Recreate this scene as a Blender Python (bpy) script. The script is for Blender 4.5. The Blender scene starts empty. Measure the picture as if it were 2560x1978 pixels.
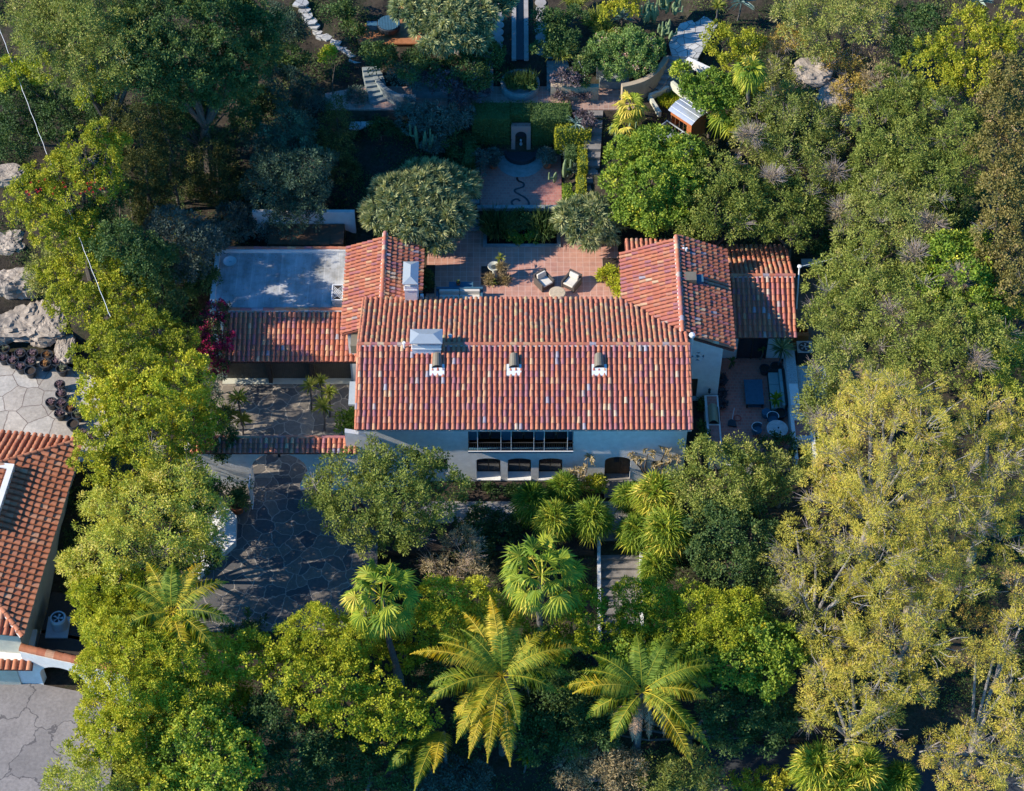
import bpy, math, random
import numpy as np
from mathutils import Vector, Matrix
from mathutils.geometry import tessellate_polygon
R = math.radians
sc = bpy.context.scene
col = sc.collection
# ---------------------------------------------------------------- camera
TH = R(39); FPX = 5137.0; DIST = 130.0
CAM = (0.0, -DIST*math.sin(TH), DIST*math.cos(TH))
cd = bpy.data.cameras.new('camera'); cam = bpy.data.objects.new('camera', cd); col.objects.link(cam)
cam.location = CAM; cam.rotation_euler = (TH, 0, 0)
cd.sensor_width = 36.0; cd.lens = FPX/2560*36.0; cd.clip_start = 1; cd.clip_end = 2000
sc.camera = cam
sc.render.resolution_x = 1024; sc.render.resolution_y = 791
# ---------------------------------------------------------------- light
SUN_EL = 31.0
SUN_DIR = Vector((1.0, 0.11, 0)).normalized()*math.cos(R(SUN_EL)) + Vector((0, 0, -math.sin(R(SUN_EL))))
w = bpy.data.worlds.new('World'); sc.world = w; w.use_nodes = True
nt = w.node_tree; nt.nodes.clear()
wo = nt.nodes.new('ShaderNodeOutputWorld'); bg = nt.nodes.new('ShaderNodeBackground')
sky = nt.nodes.new('ShaderNodeTexSky'); sky.sky_type = 'NISHITA'; sky.sun_disc = False
sky.sun_elevation = R(SUN_EL); sky.sun_rotation = math.atan2(-SUN_DIR.x, -SUN_DIR.y)
sky.air_density = 1.0; sky.dust_density = 0.3; sky.ozone_density = 3.0
bg.inputs['Strength'].default_value = 0.13
tn = nt.nodes.new('ShaderNodeMix'); tn.data_type = 'RGBA'; tn.blend_type = 'MULTIPLY'; tn.inputs[0].default_value = 1.0
tn.inputs[7].default_value = (0.13, 0.70, 1.16, 1)
nt.links.new(sky.outputs[0], tn.inputs[6]); nt.links.new(tn.outputs[2], bg.inputs[0]); nt.links.new(bg.outputs[0], wo.inputs[0])
ld = bpy.data.lights.new('sun', 'SUN'); sun = bpy.data.objects.new('sun', ld); col.objects.link(sun)
ld.energy = 4.6; ld.angle = R(0.5); ld.color = (1.0, 0.90, 0.76)
sun.rotation_euler = SUN_DIR.to_track_quat('-Z', 'Y').to_euler(); sun.location = (-40, -10, 40)
sc.view_settings.view_transform = 'Standard'; sc.view_settings.look = 'None'
sc.view_settings.exposure = 0.75; sc.view_settings.gamma = 1.0; sc.view_settings.use_curve_mapping = False
sc.render.engine = 'CYCLES'
try:
    sc.cycles.max_bounces = 6; sc.cycles.diffuse_bounces = 3; sc.cycles.transmission_bounces = 3
except Exception: pass

def P(px, py, z=0.0):
    """world point seen at photo pixel (2560 wide) lying at height z"""
    a = px-1280.0; b = 989.0-py
    d = (a, FPX*math.sin(TH)+b*math.cos(TH), -FPX*math.cos(TH)+b*math.sin(TH))
    t = (z-CAM[2])/d[2]
    return Vector((t*d[0], CAM[1]+t*d[1], z))

# ---------------------------------------------------------------- materials
MATS = {}
def nodes(name):
    m = bpy.data.materials.new(name); m.use_nodes = True
    n = m.node_tree; b = n.nodes['Principled BSDF']; MATS[name] = m
    return m, n, b
def N(n, t, **k):
    x = n.nodes.new(t)
    for a, v in k.items(): setattr(x, a, v)
    return x
def ramp(n, fac, stops, interp='LINEAR'):
    r = N(n, 'ShaderNodeValToRGB'); r.color_ramp.interpolation = interp
    e = r.color_ramp.elements
    while len(e) < len(stops): e.new(0.5)
    for i, (p, c) in enumerate(stops):
        e[i].position = p; e[i].color = (c[0], c[1], c[2], 1)
    n.links.new(fac, r.inputs[0]); return r
def mixc(n, f, a, b, mode='MIX'):
    m = N(n, 'ShaderNodeMix', data_type='RGBA', blend_type=mode)
    for sock, v in ((m.inputs[0], f), (m.inputs[6], a), (m.inputs[7], b)):
        if hasattr(v, 'links'): n.links.new(v, sock)
        elif isinstance(v, (int, float)): sock.default_value = v
        else: sock.default_value = (v[0], v[1], v[2], 1)
    return m.outputs[2]
def noise(n, scale, detail=4, rough=.55, vec=None):
    t = N(n, 'ShaderNodeTexNoise'); t.inputs['Scale'].default_value = scale
    t.inputs['Detail'].default_value = detail; t.inputs['Roughness'].default_value = rough
    if vec is None:
        g = N(n, 'ShaderNodeNewGeometry'); vec = g.outputs['Position']
    n.links.new(vec, t.inputs['Vector']); return t.outputs[0]
def bump(n, b, h, s=.3, d=.02):
    x = N(n, 'ShaderNodeBump'); x.inputs['Strength'].default_value = s; x.inputs['Distance'].default_value = d
    n.links.new(h, x.inputs['Height']); n.links.new(x.outputs[0], b.inputs['Normal'])
def plain(name, c, rough=.7, metal=0.0, var=.25, scale=6.0, bs=.2, spec=.3):
    m, n, b = nodes(name)
    f = noise(n, scale, 6, .65)
    c2 = tuple(x*(1-var) for x in c); c3 = tuple(min(1, x*(1+var*.6)) for x in c)
    r = ramp(n, f, [(.3, c2), (.7, c3)])
    n.links.new(r.outputs[0], b.inputs['Base Color'])
    b.inputs['Roughness'].default_value = rough; b.inputs['Metallic'].default_value = metal
    b.inputs['Specular IOR Level'].default_value = spec
    if bs: bump(n, b, noise(n, scale*6, 4), bs, .02)
    return m
def vramp(name, stops, rough=.75, spec=.3, nvar=.25, nscale=9, interp='LINEAR', trans=0.0, bs=0):
    """colour by the per-face value 'v'"""
    m, n, b = nodes(name)
    a = N(n, 'ShaderNodeAttribute', attribute_name='v')
    r = ramp(n, a.outputs['Fac'], stops, interp)
    c = r.outputs[0]
    if nvar:
        f = noise(n, nscale, 4)
        rr = ramp(n, f, [(.3, (1-nvar,)*3), (.7, (1+0*nvar,)*3)])
        c = mixc(n, 1.0, c, rr.outputs[0], 'MULTIPLY')
    n.links.new(c, b.inputs['Base Color'])
    b.inputs['Roughness'].default_value = rough; b.inputs['Specular IOR Level'].default_value = spec
    if bs: bump(n, b, noise(n, 40, 4), bs, .02)
    if trans:
        out = n.nodes['Material Output']
        t = N(n, 'ShaderNodeBsdfTranslucent'); mx = N(n, 'ShaderNodeMixShader'); mx.inputs[0].default_value = trans
        c2 = mixc(n, 1.0, c, (1.15, 1.2, .55), 'MULTIPLY')
        n.links.new(c2, t.inputs[0])
        n.links.new(b.outputs[0], mx.inputs[1]); n.links.new(t.outputs[0], mx.inputs[2]); n.links.new(mx.outputs[0], out.inputs[0])
    return m
def flagstone(name, scale, stones, grout, gw=.035, warp=.35):
    m, n, b = nodes(name)
    g = N(n, 'ShaderNodeNewGeometry'); pos = g.outputs['Position']
    nz = N(n, 'ShaderNodeTexNoise'); nz.inputs['Scale'].default_value = 1.1; nz.inputs['Detail'].default_value = 3
    n.links.new(pos, nz.inputs['Vector'])
    v0 = N(n, 'ShaderNodeVectorMath', operation='SCALE'); v0.inputs['Scale'].default_value = warp
    n.links.new(nz.outputs['Color'], v0.inputs[0])
    v1 = N(n, 'ShaderNodeVectorMath', operation='ADD'); n.links.new(pos, v1.inputs[0]); n.links.new(v0.outputs[0], v1.inputs[1])
    ve = N(n, 'ShaderNodeTexVoronoi', voronoi_dimensions='2D', feature='DISTANCE_TO_EDGE'); vf = N(n, 'ShaderNodeTexVoronoi', voronoi_dimensions='2D', feature='F1')
    for x in (ve, vf): x.inputs['Scale'].default_value = scale; n.links.new(v1.outputs[0], x.inputs['Vector'])
    sep = N(n, 'ShaderNodeSeparateColor'); n.links.new(vf.outputs['Color'], sep.inputs[0])
    st = ramp(n, sep.outputs[0], stones)
    f = noise(n, 5, 6, .7)
    fr = ramp(n, f, [(.25, (.62,)*3), (.75, (1.2,)*3)])
    c = mixc(n, 1.0, st.outputs[0], fr.outputs[0], 'MULTIPLY')
    ed = ramp(n, ve.outputs['Distance'], [(gw*.6, (1,)*3), (gw, (0,)*3)])
    c = mixc(n, ed.outputs[0], c, grout)
    big = ramp(n, noise(n, .35, 3), [(.35, (.8,)*3), (.7, (1.1,)*3)])
    c = mixc(n, 1.0, c, big.outputs[0], 'MULTIPLY')
    n.links.new(c, b.inputs['Base Color']); b.inputs['Roughness'].default_value = .75
    bump(n, b, f, .25, .02)
    return m
def squaretile(name, size, stops, grout, gw=.02, mottle=.3, off=0.0):
    m, n, b = nodes(name)
    g = N(n, 'ShaderNodeNewGeometry')
    br = N(n, 'ShaderNodeTexBrick'); br.offset = off
    br.inputs['Scale'].default_value = 1.0; br.inputs['Brick Width'].default_value = size; br.inputs['Row Height'].default_value = size
    br.inputs['Mortar Size'].default_value = gw; br.inputs['Mortar Smooth'].default_value = .1
    br.inputs['Color1'].default_value = (0, 0, 0, 1); br.inputs['Color2'].default_value = (1, 1, 1, 1); br.inputs['Mortar'].default_value = (.5, .5, .5, 1)
    n.links.new(g.outputs['Position'], br.inputs['Vector'])
    st = ramp(n, br.outputs['Color'], stops)
    fr = ramp(n, noise(n, 2.2, 6, .7), [(.25, (1-mottle,)*3), (.75, (1.12,)*3)])
    c = mixc(n, 1.0, st.outputs[0], fr.outputs[0], 'MULTIPLY')
    c = mixc(n, br.outputs['Fac'], c, grout)
    n.links.new(c, b.inputs['Base Color']); b.inputs['Roughness'].default_value = .6
    return m

STUCCO = plain('white_stucco', (.74, .73, .70), .85, var=.13, scale=2.5, bs=.5)
STUCCO2 = plain('cream_stucco', (.56, .55, .44), .85, var=.15, scale=2.0, bs=.5)
TILE = vramp('clay_tiles', [(0, (.55, .195, .115)), (.25, (.53, .175, .105)), (.45, (.59, .235, .12)), (.60, (.49, .165, .13)), (.74, (.40, .165, .175)),
                            (.89, (.60, .27, .15)), (.945, (.62, .36, .20)), (.965, (.66, .48, .30)), (.985, (.34, .28, .32)), (1, (.42, .38, .40))], .7, .25, .22, 6, 'LINEAR')
TILEOLD = vramp('mossy_clay_tiles', [(0, (.60, .215, .125)), (.35, (.56, .205, .125)), (.62, (.56, .24, .13)), (.78, (.52, .29, .15)), (.88, (.38, .22, .18)), (1, (.58, .42, .20))], .8, .2, .35, 5)
TILEOR = vramp('orange_clay_tiles', [(0, (.52, .19, .095)), (.5, (.58, .23, .12)), (.8, (.50, .17, .09)), (.93, (.62, .30, .17)), (1, (.64, .36, .22))], .75, .2, .25, 5)
MORTAR = plain('pale_mortar', (.56, .50, .45), .9, var=.2, scale=8)
PAN = plain('dark_clay_pans', (.20, .065, .045), .85, var=.3, scale=8)
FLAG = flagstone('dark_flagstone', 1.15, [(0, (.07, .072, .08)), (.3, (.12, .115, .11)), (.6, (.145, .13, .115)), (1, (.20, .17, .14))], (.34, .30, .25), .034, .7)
FLAGPALE = flagstone('pale_flagstone', .62, [(0, (.40, .36, .31)), (.5, (.50, .44, .37)), (1, (.56, .52, .46))], (.17, .13, .11), .02, .3)
GARFLAG = flagstone('garden_flagstone', 1.5, [(0, (.45, .45, .43)), (.5, (.55, .53, .49)), (1, (.62, .60, .55))], (.10, .10, .10), .04, .3)
PATIO = squaretile('terracotta_paving', .42, [(0, (.50, .255, .185)), (.5, (.56, .29, .205)), (1, (.46, .225, .165))], (.60, .42, .34), .012)
BRICKP = squaretile('brick_paving', .24, [(0, (.44, .17, .13)), (.5, (.50, .21, .16)), (1, (.40, .15, .12))], (.38, .25, .21), .012, off=.5)
COURTB = squaretile('courtyard_brick', .24, [(0, (.60, .19, .13)), (.5, (.66, .22, .15)), (1, (.52, .165, .12))], (.5, .28, .22), .012, off=.5)
GARPAVE = squaretile('garden_paving', .34, [(0, (.36, .22, .17)), (.5, (.42, .27, .21)), (1, (.32, .2, .16))], (.42, .34, .28), .014)
CONC = plain('worn_concrete', (.36, .335, .31), .9, var=.3, scale=1.2, bs=.3)
STEPC = plain('step_stone', (.24, .22, .20), .9, var=.25, scale=3)
STEPG = plain('grey_green_stone', (.24, .27, .26), .9, var=.25, scale=3)
TANWALL = plain('tan_plaster', (.42, .33, .22), .9, var=.2, scale=2, bs=.4)
WOODD = plain('dark_wood', (.045, .036, .03), .7, var=.3, scale=5)
WOODDOOR = plain('garage_door_wood', (.085, .078, .062), .7, var=.25, scale=4)
WOODB = plain('brown_wood', (.13, .075, .045), .6, var=.3, scale=5)
DECK = plain('redwood_deck', (.40, .165, .07), .6, var=.3, scale=4)
METAL = plain('grey_sheet_metal', (.42, .46, .47), .4, .3, .08, 3, .05, .5)
METALD = plain('dark_metal', (.06, .06, .06), .5, .4, .2, 6, .05)
METALW = plain('white_painted_metal', (.72, .73, .73), .45, 0, .06, 3, .05)
CORR = plain('corrugated_steel', (.62, .64, .66), .32, .55, .1, 3, .05, .5)
TAUPE = plain('taupe_flashing', (.20, .175, .13), .6, .2, .12, 5)
GLASSD = plain('dark_glass', (.022, .03, .038), .08, 0, .2, 1, 0, .6)
BLACK = plain('black_plastic', (.035, .042, .05), .45, 0, .2, 6, 0, .4)
WATER = plain('dark_water', (.006, .011, .014), .06, 0, .3, 1, 0, .5)
TERRA = plain('terracotta_pot', (.42, .13, .06), .75, var=.2, scale=5)
SOIL = plain('dark_mulch', (.055, .04, .03), .95, var=.5, scale=9, bs=.6)
FABRIC = plain('cream_cushion', (.66, .61, .52), .9, var=.08, scale=8)
WICKER = plain('brown_wicker', (.10, .085, .075), .7, var=.35, scale=30, bs=.6)
BLUEM = plain('blue_painted_wood', (.05, .13, .19), .6, var=.2, scale=5)
TEAL = plain('green_grey_fabric', (.30, .38, .36), .85, var=.1, scale=8)
STONET = plain('tan_stone', (.52, .42, .29), .8, var=.25, scale=5)
ROCK = plain('pale_sandstone', (.38, .315, .25), .9, var=.35, scale=1.6, bs=.9)
BARK = plain('brown_bark', (.13, .105, .085), .9, var=.4, scale=6, bs=.7)
BARKPALE = plain('pale_bark', (.31, .28, .25), .85, var=.35, scale=5, bs=.5)
PALMBARK = plain('grey_palm_bark', (.13, .12, .115), .9, var=.45, scale=9, bs=.8)
TWIG = plain('grey_twigs', (.30, .25, .235), .9, var=.3, scale=5, bs=0)
ASPH = plain('asphalt', (.05, .055, .06), .9, var=.2, scale=4)
RED = plain('red_plastic', (.5, .03, .03), .5); BLUEP = plain('blue_plastic', (.02, .05, .25), .5)
ORWOOD = plain('orange_painted_wood', (.45, .15, .05), .6)
CACT = plain('cactus_skin', (.20, .27, .13), .7, var=.25, scale=6)
def ground_material():
    m, n, b = nodes('hillside_soil')
    f = noise(n, .55, 7, .65); g = noise(n, 5, 6, .75)
    r1 = ramp(n, f, [(.30, (.035, .030, .024)), (.48, (.07, .056, .042)), (.60, (.038, .044, .024)), (.75, (.13, .10, .075))])
    r2 = ramp(n, g, [(.3, (.5,)*3), (.7, (1.25,)*3)])
    n.links.new(mixc(n, 1.0, r1.outputs[0], r2.outputs[0], 'MULTIPLY'), b.inputs['Base Color'])
    b.inputs['Roughness'].default_value = .95; b.inputs['Specular IOR Level'].default_value = .1
    bump(n, b, g, .8, .08)
    return m
GROUND = ground_material()

# ---------------------------------------------------------------- mesh builder
class MB:
    def __init__(s): s.v = []; s.f = []; s.fv = []; s.arr = []
    def face(s, pts, v=.5):
        i = len(s.v); s.v += [tuple(p) for p in pts]; s.f.append(tuple(range(i, i+len(pts)))); s.fv.append(v)
    def add(s, vs, fs, v=.5):
        i = len(s.v); s.v += [tuple(p) for p in vs]; s.f += [tuple(j+i for j in f) for f in fs]; s.fv += [v]*len(fs)
    def box(s, a, b, v=.5, M=None):
        x0, y0, z0 = a; x1, y1, z1 = b
        p = [(x0,y0,z0),(x1,y0,z0),(x1,y1,z0),(x0,y1,z0),(x0,y0,z1),(x1,y0,z1),(x1,y1,z1),(x0,y1,z1)]
        if M is not None: p = [M @ Vector(q) for q in p]
        s.add(p, [(0,3,2,1),(4,5,6,7),(0,1,5,4),(1,2,6,5),(2,3,7,6),(3,0,4,7)], v); return s
    def cbox(s, c, d, v=.5, M=None):
        return s.box((c[0]-d[0]/2, c[1]-d[1]/2, c[2]-d[2]/2), (c[0]+d[0]/2, c[1]+d[1]/2, c[2]+d[2]/2), v, M)
    def cyl(s, p0, p1, r0, r1=None, n=12, caps=True, v=.5):
        if r1 is None: r1 = r0
        p0 = Vector(p0); p1 = Vector(p1); ax = (p1-p0).normalized()
        u = ax.orthogonal().normalized(); w_ = ax.cross(u)
        vs = []
        for p, r in ((p0, r0), (p1, r1)):
            for k in range(n):
                a = 2*math.pi*k/n; vs.append(p+u*(r*math.cos(a))+w_*(r*math.sin(a)))
        fs = [(k, (k+1) % n, n+(k+1) % n, n+k) for k in range(n)]
        if caps: fs += [tuple(reversed(range(n))), tuple(range(n, 2*n))]
        s.add(vs, fs, v); return s
    def tube(s, pts, rs, n=7, v=.5, cap=True):
        pts = [Vector(p) for p in pts]
        if not hasattr(rs, '__len__'): rs = [rs]*len(pts)
        vs = []; u = None
        for i, p in enumerate(pts):
            t = (pts[min(i+1, len(pts)-1)]-pts[max(i-1, 0)])
            t = t.normalized() if t.length > 1e-9 else Vector((0, 0, 1))
            u = t.orthogonal().normalized() if u is None else (u-t*u.dot(t)).normalized()
            w_ = t.cross(u)
            for k in range(n):
                a = 2*math.pi*k/n; vs.append(p+u*(rs[i]*math.cos(a))+w_*(rs[i]*math.sin(a)))
        fs = []
        for i in range(len(pts)-1):
            for k in range(n):
                a = i*n+k; b = i*n+(k+1) % n; fs.append((a, b, b+n, a+n))
        if cap: fs += [tuple(reversed(range(n))), tuple(range((len(pts)-1)*n, len(pts)*n))]
        s.add(vs, fs, v); return s
    def lathe(s, c, prof, n=20, v=.5, cap=False):
        vs = []
        for r, z in prof:
            for k in range(n):
                a = 2*math.pi*k/n; vs.append((c[0]+r*math.cos(a), c[1]+r*math.sin(a), c[2]+z))
        fs = []
        for i in range(len(prof)-1):
            for k in range(n):
                a = i*n+k; b = i*n+(k+1) % n; fs.append((a, b, b+n, a+n))
        if cap: fs.append(tuple(range((len(prof)-1)*n, len(prof)*n)))
        s.add(vs, fs, v); return s
    def prism(s, poly, z0, z1, v=.5):
        """vertical prism over a 2-D polygon"""
        n = len(poly); vs = [(p[0], p[1], z0) for p in poly]+[(p[0], p[1], z1) for p in poly]
        s.add(vs, [tuple(reversed(range(n))), tuple(range(n, 2*n))]+[(k, (k+1) % n, n+(k+1) % n, n+k) for k in range(n)], v); return s
    def arrays(s, V, F, fv):
        s.arr.append((np.asarray(V, float).reshape(-1, 3), np.asarray(F, int), np.asarray(fv, float))); return s
    def build(s, name, mat, parent=None, smooth=False, origin=None, bevel=0):
        o0 = Vector((0, 0, 0))
        if parent is not None: o0 = WORLD0.get(parent.name, Vector((0, 0, 0)))
        elif origin is not None: o0 = Vector(origin)
        me = bpy.data.meshes.new(name)
        V = [np.asarray(s.v, float).reshape(-1, 3)] if s.v else []
        cnt = np.array([len(f) for f in s.f], int)
        idx = np.array([j for f in s.f for j in f], int)
        fv = [np.asarray(s.fv, float)]
        off = len(s.v); cs = [cnt]; ids = [idx]
        for (v_, f_, q_) in s.arr:
            V.append(v_); ids.append((f_+off).ravel()); cs.append(np.full(len(f_), f_.shape[1])); fv.append(q_); off += len(v_)
        V = np.concatenate(V); cnt = np.concatenate(cs); idx = np.concatenate(ids).astype(np.int32); fv = np.concatenate(fv)
        V = V-np.array(o0)
        me.vertices.add(len(V)); me.vertices.foreach_set('co', V.astype(np.float32).ravel())
        me.loops.add(len(idx)); me.loops.foreach_set('vertex_index', idx)
        me.polygons.add(len(cnt)); me.polygons.foreach_set('loop_start', (np.cumsum(cnt)-cnt).astype(np.int32))
        me.polygons.foreach_set('use_smooth', np.full(len(cnt), bool(smooth)))
        me.update(calc_edges=True)
        at = me.attributes.new('v', 'FLOAT', 'FACE'); at.data.foreach_set('value', fv.astype(np.float32))
        me.materials.append(mat)
        o = bpy.data.objects.new(name, me); col.objects.link(o)
        if parent is not None: o.parent = parent; WORLD0[o.name] = o0
        else: o.location = o0; WORLD0[o.name] = o0
        if bevel:
            bv = o.modifiers.new('bevel', 'BEVEL'); bv.width = bevel; bv.segments = 2; bv.limit_method = 'ANGLE'
        return o
WORLD0 = {}
def thing(name, label, cat, loc, group=None, kind=None):
    o = bpy.data.objects.new(name, None); col.objects.link(o); o.location = loc; o.empty_display_size = .3
    WORLD0[o.name] = Vector(loc); tag(o, label, cat, group); return o
def tag(o, label=None, cat=None, group=None, kind=None):
    if label: o['label'] = label
    if cat: o['category'] = cat
    if group: o['group'] = group
    if kind: o['kind'] = kind
    return o
def struct(o, label=None, cat=None):
    o['kind'] = 'structure'
    if label: o['label'] = label
    o['category'] = cat or o.name.split('.')[0].replace('_', ' ')
    return o
def slab(mb, outer, holes, fr, depth, v=.5):
    """flat plate with holes. outer/holes: 2-D loops; fr(a,b,d) -> 3-D point, d = depth into the plate"""
    loops = [[Vector((a, b, 0)) for a, b in outer]]+[[Vector((a, b, 0)) for a, b in h] for h in holes]
    flat = [p for l in loops for p in l]
    tris = tessellate_polygon(loops)
    n = len(flat)
    vs = [fr(p.x, p.y, 0) for p in flat]+[fr(p.x, p.y, depth) for p in flat]
    fs = [tuple(t) for t in tris]+[tuple(n+i for i in reversed(t)) for t in tris]
    i = 0
    for l in loops:
        m_ = len(l)
        for k in range(m_): fs.append((i+k, i+(k+1) % m_, n+i+(k+1) % m_, n+i+k))
        i += m_
    mb.add(vs, fs, v); return mb
def arch(x0, x1, z0, zs, rise, n=12):
    """loop of an opening: flat bottom z0, springing zs, arched by rise"""
    pts = [(x0, z0), (x1, z0)]
    for k in range(n+1):
        t = k/n; a = math.pi*t
        pts.append(((x0+x1)/2+math.cos(a)*(x1-x0)/2, zs+math.sin(a)*rise))
    return pts
def sstep(t): t = np.clip(t, 0, 1); return t*t*(3-2*t)

def roofing():
    m, n, b = nodes('rolled_roofing')
    g = N(n, 'ShaderNodeNewGeometry'); br = N(n, 'ShaderNodeTexBrick'); br.offset = 0
    for k_, v_ in (('Scale', 1), ('Brick Width', .93), ('Row Height', 60), ('Mortar Size', .03), ('Mortar Smooth', 1)): br.inputs[k_].default_value = v_
    br.inputs['Color1'].default_value = (.40, .42, .43, 1); br.inputs['Color2'].default_value = (.52, .53, .53, 1); br.inputs['Mortar'].default_value = (.62, .62, .60, 1)
    n.links.new(g.outputs['Position'], br.inputs['Vector'])
    mp = N(n, 'ShaderNodeMapping'); mp.inputs['Scale'].default_value = (2.2, .35, 1); n.links.new(g.outputs['Position'], mp.inputs['Vector'])
    f1 = ramp(n, noise(n, 1.0, 6, .7, mp.outputs[0]), [(.3, (.72,)*3), (.7, (1.1,)*3)])
    f2 = ramp(n, noise(n, .8, 5, .7), [(.42, (1,)*3), (.66, (.62, .60, .56))])
    c = mixc(n, 1.0, br.outputs['Color'], f1.outputs[0], 'MULTIPLY'); c = mixc(n, 1.0, c, f2.outputs[0], 'MULTIPLY')
    n.links.new(c, b.inputs['Base Color']); b.inputs['Roughness'].default_value = .9
    return m
ROOFM = roofing()
# ---------------------------------------------------------------- terrain
PADS = [  # x0,x1,y0,y1,z
 (-19.4, -8.5, -18.0, 2.0, -.04), (-9.5, 11, -10.0, -2, -.04), (10, 18.6, -6.6, 4, .52), (17.0, 24, -1, 11, .52), (-20, 14, 0, 9.8, 0.0),
 (-10.4, 8.5, 3.0, 12.9, 2.2), (-2.6, 3.9, 12.9, 18.2, 3.3), (-13, 9.5, 19.2, 22.0, 6.1), (-8, 12, 23.4, 34, 7.3),
 (-48, -24.8, -5.5, 4.5, -.6), (-60, -22.6, -40, -18.0, -3.1), (4.6, 8.2, -11.6, -9.5, -.3), (10, 60, -26.2, -21.0, -6.1), (5.6, 10, 12.8, 17.5, 4.4)]
YS = [-400, -150, -60, -28, -20, -13, -10.2, 4, 12, 20, 29, 45, 150, 400]; ZS = [-45, -38, -17, -7, -4.2, -1.6, -.2, .4, 2.4, 5.8, 8, 12, 45, 60]
def T(x, y):
    x = np.asarray(x, float); y = np.asarray(y, float)
    z = np.interp(y, YS, ZS)
    z = z + .25*np.sin(x*.6+1)*np.cos(y*.5) + .12*np.sin(x*1.7)*np.sin(y*1.9)
    z = z + np.clip((np.abs(x)-30)*.05, 0, 6)*np.where(y > -5, 1, 0)
    for (x0, x1, y0, y1, pz) in PADS:
        d = np.minimum(np.minimum(x-x0, x1-x), np.minimum(y-y0, y1-y))
        t = sstep((d+.5)/.5)
        z = z*(1-t)+pz*t
    return z
def Tz(x, y): return float(T(x, y))
def base(px, py):
    """first ground point along the pixel's sight line"""
    z = 9.5
    while z > -9:
        p = P(px, py, z)
        if Tz(p.x, p.y) >= z: return p
        z -= .1
    return P(px, py, -6)
def ground():
    ax = np.concatenate([[-400, -200, -120, -80], np.arange(-56, 56.1, .5), [80, 120, 200, 400]])
    ay = np.concatenate([[-400, -200, -120, -70], np.arange(-45, 50.1, .5), [70, 120, 200, 400]])
    X, Y = np.meshgrid(ax, ay); Z = T(X, Y); nx = len(ax)
    V = np.stack([X.ravel(), Y.ravel(), Z.ravel()], 1)
    i = np.arange(len(ay)-1)[:, None]*nx+np.arange(nx-1)[None]; i = i.ravel()
    F = np.stack([i, i+1, i+1+nx, i+nx], 1)
    m = MB(); m.arrays(V, F, np.zeros(len(F))); o = m.build('ground', GROUND, smooth=True)
    struct(o, 'brown hillside soil under the trees and garden beds', 'ground')
ground()
def sheet(name, poly, z, mat, label, cat, th=.12):
    m = MB(); m.prism(poly, z-th, z); return struct(m.build(name, mat), label, cat)
def rect(x0, y0, x1, y1): return [(x0, y0), (x1, y0), (x1, y1), (x0, y1)]
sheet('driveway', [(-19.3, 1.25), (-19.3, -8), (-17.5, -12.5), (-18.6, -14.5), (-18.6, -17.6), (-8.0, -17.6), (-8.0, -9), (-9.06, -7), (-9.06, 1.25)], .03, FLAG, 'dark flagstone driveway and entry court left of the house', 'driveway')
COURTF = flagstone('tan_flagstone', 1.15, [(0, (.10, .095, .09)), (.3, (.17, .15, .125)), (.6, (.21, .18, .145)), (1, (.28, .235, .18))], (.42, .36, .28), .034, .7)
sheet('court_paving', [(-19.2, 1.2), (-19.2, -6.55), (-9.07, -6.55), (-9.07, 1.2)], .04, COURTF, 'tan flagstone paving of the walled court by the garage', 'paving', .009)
sheet('front_path', rect(-7.9, -9.9, 5.3, -8.3), .04, CONC, 'pale concrete path along the front of the house', 'path')
sheet('entry_landing', rect(5.3, -10.0, 7.6, -8.3), .05, CONC, 'pale landing at the top of the front steps', 'path')
sheet('rear_patio', rect(-5.55, 2.9, 6.95, 13.0), 2.4, PATIO, 'terracotta tiled rear patio behind the main roof', 'patio')
sheet('upper_terrace', rect(-2.1, 13.25, 3.3, 18.2), 3.42, BRICKP, 'small brick terrace below the niche fountain', 'terrace')
sheet('garden_path', [(-12.4, 19.6), (8.4, 19.6), (8.8, 21.4), (4, 21.9), (-10, 21.9), (-12.6, 21.2)], 6.2, GARPAVE, 'paved garden path above the clipped hedge', 'path')
sheet('side_courtyard', rect(12.9, -6.4, 17.19, 2.59), .6, COURTB, 'red brick side courtyard right of the house', 'courtyard')
sheet('side_yard', [(17.8, 9.5), (17.8, 1.5), (18.6, -1), (22.5, -1), (22.5, 9.5)], .6, plain('brown_concrete', (.22, .16, .11), .9, var=.35, scale=.8), 'brown paved yard beside the air conditioner', 'yard')
sheet('neighbour_patio', [(-45, -4.3), (-25.6, -4.9), (-25.2, -2.5), (-26.6, 1.8), (-30, 3.6), (-45, 4)], -.5, FLAGPALE, 'pale flagstone patio of the neighbouring house', 'patio')
CRACKED = flagstone('cracked_concrete', .30, [(0, (.235, .215, .205)), (1, (.29, .262, .245))], (.11, .10, .10), .02, 2.2)
sheet('neighbour_driveway', [(-60, -19.3), (-28, -19.2), (-22.8, -20.3), (-22.6, -34), (-60, -34)], -3.0, CRACKED, 'cracked grey concrete driveway in the lower left corner', 'driveway')
sheet('road', rect(9, -26.0, 70, -21.6), -6.0, ASPH, 'dark asphalt road in the shade at the bottom right', 'road')
sheet('deck', [(-13.5, 38), (-10.4, 24.6), (-6.2, 24.6), (-6.2, 38)], 7.6, DECK, 'orange redwood deck in the upper garden', 'deck')
ORD = ['first', 'second', 'third', 'fourth', 'fifth', 'sixth', 'seventh', 'eighth', 'ninth', 'tenth', 'eleventh', 'twelfth', 'thirteenth', 'fourteenth', 'fifteenth', 'sixteenth']
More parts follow.
